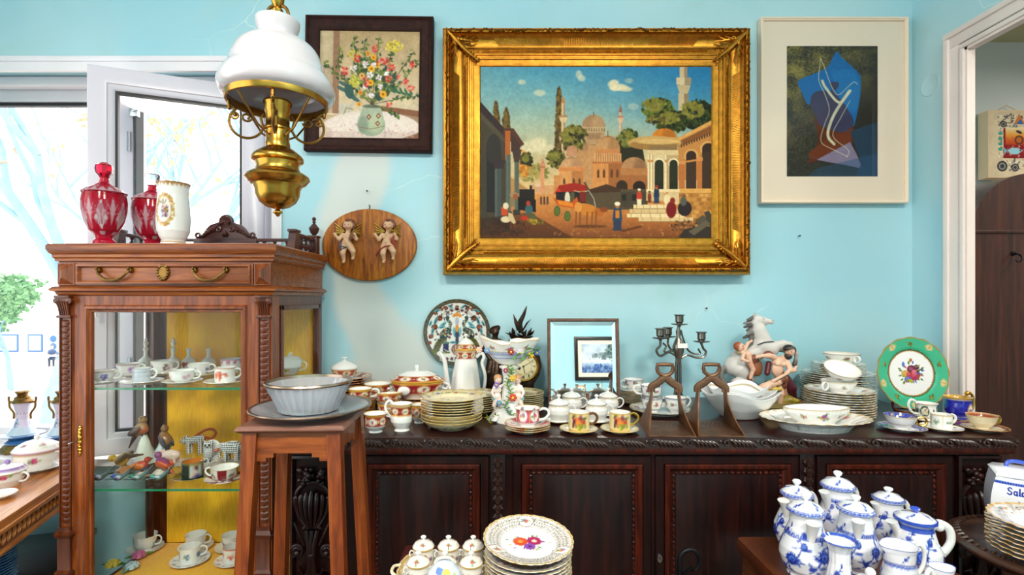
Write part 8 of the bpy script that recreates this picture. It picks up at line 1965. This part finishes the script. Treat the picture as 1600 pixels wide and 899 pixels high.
# ------------------------------------------------------------------ pots, tray, egg and reticulated plates on the small table
tzz = .7755
t = thing('china_tray','scalloped cream tray with gilt edge under the lidded cups','tray',(-.112,.945,tzz))
n = 120; pr,tt = resample([(0,.002),(.8,.002),(.84,.0),(.88,.002),(1.,.012),(.98,.013),(.86,.005),(0,.005)],22); V = []; cv = Cv(0,0,1,1,160,'efe8da'); cv.line([(0,.52),(1,.52)],.02,'c9a24a'); [sprig(cv,(k+.5)/10,.70,.03,MIX,k) for k in range(10)]
for (r,z) in pr:
    for j in range(n):
        a = 2*math.pi*j/n; x,y = -math.sin(a),math.cos(a); q = (abs(x)**5+abs(y)**5)**(-.2)*(1+.012*math.cos(16*a)); V.append((x*q*r*.082,y*q*r*.066,z))
mesh_obj('tray_body',grid_mesh('tray_body',np.array(V),n,len(pr),cv.sample(np.tile(np.arange(n)/n,len(pr)),np.repeat(tt/tt[-1],n))*.9,True),'china',t)
for s_ in (-1,1): MB().tube(spline([(s_*.080,-.02,.011),(s_*.090,-.01,.014),(s_*.090,.01,.014),(s_*.080,.02,.011)],4),.003,8).build('tray_handle','porcelain_cream',t)
def pc(c,W,H): [sprig(c,W*(k+.5)/4,c.vz(.018),.010,['c83a4a','3a5ab8','e09a2c','a05a9a'],k) for k in range(4)]; bands(c,[c.rim],'c9a24a',.002); [c.line([(W*k/40,c.vz(.002)),(W*k/40,c.vz(.009))],.0006,'d6cdbc') for k in range(40)]
proto = None; names = [['left','middle','right'],['front row','back row']]
for j,Y in enumerate((.912,.972)):
    for i,px in enumerate((657.5,698,738)):
        loc = Vector((PX(px,.94),Y,tzz+.0056)); lb = 'small cream lidded cup with flowers, %s of the tray\'s %s' % (names[0][i],names[1][j])
        if proto is None:
            proto = thing('lidded_cup',lb,'cup',loc,0,'lidded cups on the tray')
            mesh_obj('cup_body',painted_lathe('cup_body',[(0,.001),(.012,.001),(.015,0),(.018,.006),(.0195,.018),(.0185,.030),(.019,.036),(.0175,.036),(.017,.018),(0,.006)],64,26,pc,bg='f3ede2'),'china',proto)
            mesh_obj('lid',painted_lathe('lid',[(.0205,.036),(.0208,.038),(.016,.045),(.006,.049),(.003,.050)],56,16,lambda c,W,H: (bands(c,[.001],'c9a24a',.002),[sprig(c,W*(k+.5)/3,.011,.007,['c83a4a','3a5ab8','e09a2c'],k) for k in range(3)]),bg='f3ede2'),'china',proto)
            MB().lathe([(.003,.049),(.0025,.052),(.005,.054),(.0055,.056),(.003,.058),(0,.0585)],12).build('lid_knob','porcelain',proto)
            for s_ in (-1,1): MB().tube([(s_*(.018+.0045*(1-math.cos(a))*.9),0,.024+.006*math.sin(a)) for a in np.linspace(-1.3,4.0,14)],.0014,6).build('side_handle','porcelain',proto)
        else: copy_tree(proto,loc,random.Random(i+j*5).uniform(-.25,.25),lb)
def egg(c,W,H):
    x,y = W*.5,c.vz(.094)
    c.ell(x-0.0060,y+0.0090,.016,.006,'6a8ac8',-.2); c.ell(x+0.0090,y+0.0075,.010,.006,'e8d060'); c.line([(x+0.0120,y+0.0045),(x+0.0060,y-0.0090),(x-0.0120,y-0.0210)],.0012,'4a7a2c')
    c.poly([(x-0.0150,y-0.0210),(x-0.0120,y-0.0060),(x-0.0030,y+0.0015),(x-0.0015,y-0.0075)],'8ac83a'); c.poly([(x-0.0120,y-0.0210),(x+0.0090,y-0.0180),(x+0.0270,y-0.0030),(x+0.0300,y+0.0060),(x+0.0120,y-0.0045)],'9ad03a')
t = thing('egg_box','pale porcelain egg box with painted tulip on the small table','box',(PX(694,.79),.79,tzz))
mesh_obj('egg_body',painted_lathe('egg_body',[(0,0),(.018,0),(.026,.012),(.034,.035),(.0345,.048)],80,20,None,bg='dce6f2'),'china',t)
mesh_obj('egg_lid',painted_lathe('egg_lid',[(.0345,.049),(.034,.062),(.031,.078),(.024,.094),(.014,.105),(0,.110)],150,70,lambda c,W,H: egg(c,W,H),bg='dce6f2',nomr=.03),'china',t)
MB().lathe([(.0345,.047),(.0356,.0475),(.0356,.0495),(.0345,.050)],48).build('gilt_hinge_band','gilt',t)
def retic(c,R):
    for k in range(72):
        a = k*.0873
        for s_ in (1,-1): c.line([(R*(.62+.36*u)*math.cos(a+s_*u*.32),R*(.62+.36*u)*math.sin(a+s_*u*.32)) for u in np.linspace(0,1,6)],.0009,'a89a90')
    for r in (.70,.78,.86):
        for k in range(72): a = (k+.5*(r == .78))*.0873; c.ell(R*r*math.cos(a),R*r*math.sin(a),.0012,.0012,'4a3c38')
    for k in range(3):
        a = k*2.094+.5; x,y = R*.80*math.cos(a),R*.80*math.sin(a); c.ell(x,y,R*.20,R*.15,'f9f8f4',a); ring = [(x+R*.20*math.cos(b_),y+R*.16*math.sin(b_)) for b_ in np.linspace(0,6.28,24)]; c.line(ring,.001,'8a5a5a'); sprig(c,x,y,R*.12,['c83a7a','e0902c','3a8ac8'],k)
    c.ell(0,0,R*.58,R*.58,'fafaf8'); ring_pts(c,R*.985,.003,'d0a850'); rng = np.random.RandomState(2)
    for q in range(40): a = rng.rand()*6.28; rr = R*rng.uniform(.2,.5); c.ell(rr*math.cos(a),rr*.7*math.sin(a),R*.04,R*.018,['4a8a6a','6a9a4a','8a5ab0','d86a3a','3a5a9a','c8a83a'][q % 6],a,.9)
    flower(c,-R*.17,-R*.02,R*.17,'e0502c','f0a03a',8); flower(c,R*.14,-R*.06,R*.17,'b82c6a','f2dcc0',8); flower(c,R*.03,R*.16,R*.13,'8a4ab8','5a2a7a',8)
p = Vector((PX(825,.93),.93,tzz)); sc3 = lambda a: 1+.016*abs(math.cos(15*a))
def retic2(c,R): retic(c,R); ring_pts(c,R*.9,.003,'9ab0d8')
b = make_plate('openwork_plate','','plate',p,.078,.012,retic2,scal=sc3,seg=110,n=30)
stack(b,7,.0075,('lowest openwork plate of the front stack','openwork gilt-edged plate in the front stack','openwork plate beneath the footed top plate'),'openwork plates',.0015,30)
o = make_plate('openwork_plate','woven-rim plate with bright bouquet topping the front stack','plate',p+Vector((0,0,.066)),.081,.013,retic,scal=sc3,seg=200,n=80,group='openwork plates'); o.rotation_euler = (math.radians(5),math.radians(2),0)
o = tag(MB().lathe([(.058,0),(.060,.002),(.055,.005),(.050,.008),(.048,.008),(.05,.003),(.058,0)],48).build('gilt_stand_ring','gilt',None,p+Vector((0,0,.0565))),'gilt foot ring between the top openwork plates','ring')

# ------------------------------------------------------------------ blue and white pots
B1,B2,B3 = '10289a','2448b8','5a7cd0'
def onion(c,x,y,s,seed=0):
    rng = np.random.RandomState(seed)
    p0 = [(x-s*1.2,y-s*1.6),(x-s*.4,y-s*.5),(x+s*.5,y+s*.4),(x+s*.9,y+s*1.6)]; c.line(spline(p0,6),s*.10,B1)
    for k in range(12): u = rng.rand(); q = spline(p0,6)[int(u*17)]; a = rng.rand()*6.28; c.line([q,(q[0]+s*.5*math.cos(a),q[1]+s*.5*math.sin(a))],s*.07,B2); c.ell(q[0]+s*.6*math.cos(a),q[1]+s*.6*math.sin(a),s*.24,s*.10,[B1,B2,B3][k % 3],a)
    for k in range(11): a = k*.571; c.ell(x+s*.36*math.cos(a),y+s*.36*math.sin(a),s*.22,s*.13,B2 if k % 2 else B1,a)
    c.ell(x,y,s*.26,s*.26,B3); c.ell(x,y,s*.13,s*.13,B1); c.ell(x+s*.95,y+s*1.25,s*.30,s*.36,B1); c.ell(x+s*.95,y+s*1.35,s*.16,s*.2,B3); c.ell(x-s*1.0,y-s*1.1,s*.28,s*.24,B2)
def border(c,y0,y1,W):
    bands(c,[y0,y1],B1,.0012); n = 26
    for k in range(n): x = W*(k+.5)/n; c.ell(x,(y0+y1)/2,W/n*.34,abs(y1-y0)*.26,B2,.5); c.ell(x+W/n*.5,(y0+y1)/2,W/n*.12,abs(y1-y0)*.3,B1)
def bpot(lab,px,Y,H,r,rz=0.,seed=0,neck=.58,knob='f0f2f8',solid=False,big=False):
    t = thing('coffee_pot',lab,'coffee pot',(PX(px,Y),Y,bz+.0006),rz,'blue and white pots'); Hb = H*.77
    pr = [(0,.004),(.60,.004),(.66,0),(.70,.012),(.66,.05),(.86,.15),(1.,.32),(.97,.46),(.80,.64),(neck+.05,.80),(neck,.92),(neck+.03,1.)]; pr = [(a*r,z*Hb) for a,z in pr]; pr += [(pr[-1][0]-.002,Hb*.995),(pr[-2][0]-.003,Hb*.9),(r*.5,Hb*.6),(0,Hb*.5)]
    def pp(c,W,H_):
        for k in range(5): onion(c,W*(k+.5+.13*seed)/5,c.vz(Hb*(.34+.10*(k % 2))),r*.46,k+seed*7)
        for k in range(6): onion(c,W*(k+.2*seed)/6,c.vz(Hb*.72),r*.2,k+seed)
        if solid: c.rect(0,c.vz(Hb*.86),W,c.vz(Hb*.96),B2); bands(c,[c.vz(Hb*.89),c.vz(Hb*.93)],B3,.001)
        else: border(c,c.vz(Hb*.66) if seed % 2 else c.vz(Hb*.80),c.vz(Hb*.71) if seed % 2 else c.vz(Hb*.86),W)
    mesh_obj('pot_body',painted_lathe('pot_body',pr,170,80,pp,nomr=r*.95,bg='f4f5fa'),'china',t)
    rl = r*(neck+.14); lz = Hb*1.0
    def lp(c,W,H_): border(c,.003,.010,W); [onion(c,W*(k+.5)/4,H_*.62,r*.13,k+3) for k in range(4)]; (c.rect(0,.003,W,.010,B2) if solid else None)
    mesh_obj('lid',painted_lathe('lid',[(rl*.93,lz),(rl,lz+.002),(rl*.99,lz+.006),(rl*.90,lz+H*.055),(rl*.66,lz+H*.105),(rl*.3,lz+H*.13),(.004,lz+H*.137)],110,40,lp,bg='f4f5fa'),'china',t)
    MB().lathe([(.004,lz+H*.12),(.0035,lz+H*.15),(.008,lz+H*.18),(.009,lz+H*.205),(.006,lz+H*.225),(0,lz+H*.23)],16,col=knob).build('lid_knob','china',t)
    R = []
    for i in range(12):
        u = i/11.; x = -(r*(.76+.26*u-.12*math.sin(u*3.14))); z = Hb*(.50+.47*u); w = r*(.05+.22*u**.8); d = r*(.06+.17*u)
        R.append([(x+d*math.cos(a)*.9+.3*d,w*math.sin(a),z+d*.25*math.cos(a)) for a in np.linspace(0,6.283,17)[:-1]])
    MB().rings(R,caps=True).ball((-(r*.80),0,Hb*.50),r*.09,8).build('spout','porcelain',t)
    pts = spline([(r*(neck),0,Hb*.88),(r*.95,0,Hb*.98),(r*1.35,0,Hb*.86),(r*1.42,0,Hb*.62),(r*1.18,0,Hb*.40),(r*.96,0,Hb*.30)],6)
    mb = MB().tube(pts,.0044 if not big else .0062,10,flat=1.2)
    if big: mb.ball((r*.95,0,Hb*.90),.009,10).ball((r*1.12,0,Hb*.40),.008,10)
    mb.build('pot_handle','porcelain',t)
bpot('blue and white coffee pot at the front left, spout towards viewer',1259,1.0,.158,.047,math.radians(75),1)
bpot('blue and white coffee pot at the back left with spout leftward',1245,1.10,.150,.045,math.radians(25),2)
bpot('tallest blue and white coffee pot at the back',1309,1.125,.160,.043,math.radians(20),4,.66)
bpot('blue and white coffee pot with dark painted lid in the centre',1337,1.02,.148,.042,math.radians(62),3,.66)
bpot('slim blue and white coffee pot with white ball knob',1388,1.115,.128,.035,math.radians(8),5,.74)
bpot('blue and white pot with blue knob and large scrolled handle',1430,1.02,.124,.045,math.radians(-8),6,.66,'2c50c8',True,True)
def vp_(c,W,H): [onion(c,W*(k+.5)/4,c.vz(.045),.012,k) for k in range(4)]; c.rect(0,c.rim-.003,W,c.rim+.006,B3); border(c,c.rim-.002,c.rim+.005,W)
o = mesh_obj('vase',painted_lathe('vase',[(0,.002),(.018,.002),(.022,0),(.024,.01),(.022,.03),(.0165,.06),(.0165,.080),(.022,.094),(.0295,.099),(.0285,.101),(.02,.094),(.014,.07),(0,.05)],110,70,vp_,bg='f4f5fa',wav=lambda a,u: 1+.02*math.cos(14*a)),'china',None,(PX(1312,.93),.93,bz+.0006)); tag(o,'fluted blue and white trumpet vase in front of the pots','vase')
t = thing('sugar_bowl','low blue and white sugar bowl with white knob, foremost','sugar bowl',(PX(1360,.855),.855,bz+.0006))
mesh_obj('bowl_body',painted_lathe('bowl_body',[(0,.001),(.02,.001),(.024,0),(.034,.018),(.036,.042),(.034,.042),(.03,.02),(0,.01)],90,30,lambda c,W,H: [onion(c,W*(k+.5)/4,c.vz(.022),.011,k) for k in range(4)],bg='f4f5fa'),'china',t)
mesh_obj('lid',painted_lathe('lid',[(.036,.043),(.037,.046),(.032,.058),(.018,.070),(.004,.074)],110,40,lambda c,W,H: (border(c,.002,.008,W),[onion(c,W*(k+.5)/4,H*.55,.008,k+2) for k in range(4)]),bg='f4f5fa'),'china',t); MB().ball((0,0,.081),.008,12).build('lid_knob','porcelain',t)
def jug(lab,px,Y,r,h,rz):
    t = thing('cream_jug',lab,'jug',(PX(px,Y),Y,bz+.0006),rz,'blue and white jugs')
    def jp(c,W,H): [onion(c,W*(k+.5)/4,c.vz(h*.34),r*.38,k) for k in range(4)]; [onion(c,W*(k+.2)/5,c.vz(h*.82),r*.17,k) for k in range(5)]; border(c,c.vz(h*.62),c.vz(h*.70),W); bands(c,[c.rim],B2,.0016)
    mesh_obj('jug_body',painted_lathe('jug_body',[(0,.002),(r*.6,.002),(r*.7,0),(r*.72,h*.03),(r,h*.28),(r*.95,h*.45),(r*.76,h*.68),(r*.80,h*.88),(r*.92,h),(r*.86,h*.99),(r*.7,h*.8),(r*.7,h*.5),(0,h*.3)],130,60,jp,bg='f4f5fa',wav=lambda a,u: 1+.45*max(0,math.cos(a-1.571))**7*max(0,min(1,1-abs(u-.56)*5))),'china',t)
    MB().tube(spline([(r*.78,0,h*.82),(r*1.2,0,h*.98),(r*1.6,0,h*.84),(r*1.55,0,h*.6),(r*1.2,0,h*.42),(r*.92,0,h*.40)],5),.0034,8).build('jug_handle','porcelain',t)
jug('blue and white cream jug with flower band before the blue-knobbed pot',1406,.925,.030,.094,.1); jug('tiny blue and white jug at the bottom edge of the picture',1471,.85,.019,.093,math.radians(-170))

# ------------------------------------------------------------------ round table: lettered jar and gilt plates
t = thing('storage_jar','blue and white storage jar lettered Sala with handled lid','jar',(1.112,1.106,rz_+.0006),-.6)
def letters(cv,s,x,y,h):
    G = {'S': [[(.55,.85),(.3,1),(.08,.82),(.15,.6),(.48,.42),(.5,.15),(.25,0),(.02,.15)]],'a': [[(.42,.6),(.42,0)],[(.42,.55),(.15,.6),(.02,.3),(.15,.02),(.42,.15)]],'l': [[(.12,1),(.12,.08),(.28,0)]]}
    for ch in s:
        for st_ in G[ch]: cv.line([(x+a*h*.8,y-b_*h) for a,b_ in st_],h*.17,B1)
        x += h*(.62 if ch == 'S' else .3 if ch == 'l' else .5)
cv = Cv(-.055,-.11,.055,0,1400,'f2f3f8'); letters(cv,'Sala',-.023,-.074,.015); border_y = -.092; cv.rect(-.05,-.100,.055,-.094,B3); [cv.ell(-.05+.004*k,-.097,.0016,.002,B1) for k in range(27)]
for x,y,s_ in ((-.002,-.044,.018),(-.028,-.036,.011),(.026,-.036,.011)): [cv.ell(x+s_*.55*math.cos(k*.45),y+s_*.55*math.sin(k*.45),s_*.5,s_*.12,B1 if k % 2 else B2,k*.45) for k in range(14)]; cv.ell(x,y,s_*.2,s_*.2,B3)
for k in range(9): cv.ell(-.034+k*.0085,-.018-(k % 3)*.004,.005,.002,[B1,B2,B3][k % 3],k)
cv.line([(-.034,-.012),(0,-.022),(.034,-.012)],.0012,B1)
NX,NZ = 110,120; V = []
for j in range(NZ):
    u = j/(NZ-1); zz_ = .108*(1-u); hw = .044*(1-.10*(1-u))+.006*math.sin(u*3.14)
    for i in range(NX): x = -1+2*i/(NX-1); V.append((x*hw,-.036-.010*(1-x*x)*1.0,zz_))
V = np.array(V); me = grid_mesh('painted_front',V,NX,NZ,cv.sample(V[:,0],-V[:,2])); mesh_obj('painted_front',me,'china',t)
R = [[(s1*(.044*(1-.10*z/.108)+.006*math.sin((1-z/.108)*3.14)),y,z) for s1,y in ((-1,-.036),(1,-.036),(1,.036),(-1,.036))] for z in np.linspace(0,.108,12)]
MB().rings(R,col='e6e8f4').build('jar_body','china',t)
MB().rings([[(-w,-d,z),(w,-d,z),(w,d,z),(-w,d,z)] for w,d,z in ((.040,.040,.1085),(.041,.041,.112),(.034,.034,.120),(.020,.020,.124))],col='eef0f8').build('lid','china',t)
MB().tube(spline([(-.018,0,.121),(-.014,0,.133),(0,0,.136),(.014,0,.133),(.018,0,.121)],5),.0042,8,col='3a5ac8').build('lid_handle','china',t)
b = make_plate('gilt_plate','','plate',(1.025,.962,rz_+.001),.086,.013,lambda c,R: (retic(c,R),ring_pts(c,R*.97,.006,'d0a040',90)),scal=lambda a: 1+.014*math.cos(24*a),seg=150,n=40)
stack(b,8,.0082,('lowest gilt-edged plate on the round table','gilt-edged plate in the round table stack','top white openwork plate of the round table stack'),'gilt plates on the round table',.0012,40)

# ------------------------------------------------------------------ what the mirror sees: the opposite side of the shop
def far_paint():
    c = Cv(0,0,100,70,1.6,'a8b8cc'); c.grad(0,0,100,70,[(0,'b8c4d4'),(.45,'d0d4dc'),(.6,'c0ccd8'),(1,'5a7ab0')]); c.mottle(.2,.06,3)
    c.dabs(18,22,18,20,160,4,['4a6060','6a8080','8a9a94','36484c'],.7,1); c.dabs(45,30,24,8,80,4,['7a8a8c','9aa4a8','5a6a70'],.6,2); c.dabs(50,40,50,4,70,4,['e8ecf0','f4f4f4','b8c4cc'],.8,4); c.dabs(50,60,50,10,120,4,['3a5a9a','6a86b8','2c4680','98acc8'],.6,5); return c
T = thing('watercolour','blue river watercolour in a black frame on the opposite wall, seen in the mirror','picture',(1.10,FY+.004,1.37),math.pi)
mesh_obj('watercolour_sheet',canvas_mesh('watercolour_sheet',far_paint(),.42,.32,-.012),'print',T)
MB().box(-.26,.26,-.011,0,-.21,.21).build('mount_board','card',T); MB().frame(-.29,.29,-.245,.245,[(0,0),(0,-.022),(.006,-.026),(.036,-.024),(.04,-.012)]).build('picture_frame','black_wood',T)
DT = thing('display_table','white painted display table on the opposite side, seen in the mirror','table',(.80,-1.33,0))
MB().box(-.45,.45,-.2,.2,.815,.84,.004).build('table_top','white_trim',DT); MB().box(-.43,.43,-.18,.18,.72,.815).build('apron','white_trim',DT)
for x in (-.4,.4):
    for y in (-.16,.16): MB().box(x-.02,x+.02,y-.02,y+.02,0,.72).build('leg','white_trim',DT)
o = blob('owl_figure',[('e',(0,0,.085),(.045,.042,.075),'b8762c'),('e',(0,.0,.175),(.048,.042,.042),'9a6a3a'),('c',(-.03,0,.20),.012,(-.042,0,.225),.004,'6a4424'),('c',(.03,0,.20),.012,(.042,0,.225),.004,'6a4424'),('e',(-.018,.036,.185),(.013,.008,.013),'efe4c8'),('e',(.018,.036,.185),(.013,.008,.013),'efe4c8'),('e',(-.018,.042,.185),(.006,.004,.006),'181410'),('e',(.018,.042,.185),(.006,.004,.006),'181410'),('c',(0,.04,.175),.006,(0,.05,.162),.002,'3a2c1c'),('e',(-.018,.02,.010),(.014,.02,.010),'4a3420'),('e',(.018,.02,.010),(.014,.02,.010),'4a3420')],60,.008,'fig',None,(.675,-1.30,.8405),floor=True); tag(o,'brown ceramic owl on the opposite display table, seen in the mirror','figurine')
t = thing('sailboat_ornament','small white sailboat ornament seen in the mirror','ornament',(.87,-1.36,.8405))
MB().tube([(-.07,0,.05),(-.03,0,.03),(.04,0,.03),(.08,0,.055)],[.012,.026,.026,.008],10).box(-.03,.03,-.015,.015,0,.012).build('hull','porcelain',t); MB().prism([(-.05,.06),(0,.06),(0,.24)],-.003,.003).build('mainsail','card',t); MB().prism([(.006,.06),(.055,.06),(.006,.2)],-.003,.003).build('jib','porcelain',t); MB().tube([(.003,0,.03),(.003,0,.26)],.003,6).build('mast','brass',t)
o = make_plate('display_plate','gold-rimmed display plate standing on the opposite table, seen in the mirror','plate',(1.03,-1.38,.925),.085,.012,lambda c,R: (c.ell(0,0,R*1.1,R*1.1,'b89a5c'),c.ell(0,0,R*.7,R*.7,'efe4cc'),sprig(c,0,0,R*.3,MIX,2)),seg=60); o.rotation_euler = (math.radians(-80),0,0)
make_cup('flowered cup beside the owl, seen in the mirror',(.76,-1.26,.8405),.034,.07,'tea',bowl2_paint,1.,'c',math.pi)
o = blob('dog_figure',[('e',(0,0,.05),(.03,.05,.045),'c4d4e4'),('e',(0,.03,.11),(.03,.032,.03),'e8eef4'),('e',(-.028,.02,.11),(.01,.014,.024),'3a5a9a'),('e',(.028,.02,.11),(.01,.014,.024),'3a5a9a'),('e',(0,.06,.103),(.012,.012,.01),'28303c'),('e',(-.01,.058,.12),(.004,)*3,'101010'),('e',(.01,.058,.12),(.004,)*3,'101010')]+legs((-.016,.016),.03,.01,.04,'c4d4e4'),50,.008,'fig',None,(.52,-1.30,.8405),floor=True); tag(o,'blue and white ceramic dog on the opposite table, seen in the mirror','figurine')

for px,py,wh in ((574,299,'just above the oval plaque'),(475,275,'beside the lamp reservoir'),(1248,369,'below the abstract print'),(1103,482,'above the candelabra')):
    o = MB().lathe([(0,-.012),(.003,-.012),(.003,-.0105),(.0012,-.010),(.0012,.0)],8,axis='y').build('wall_nail','iron',None,(PX(px,1.755),1.7595,PZ(py,1.755))); tag(o,'small dark nail in the blue wall '+wh,'nail','nails in the wall')
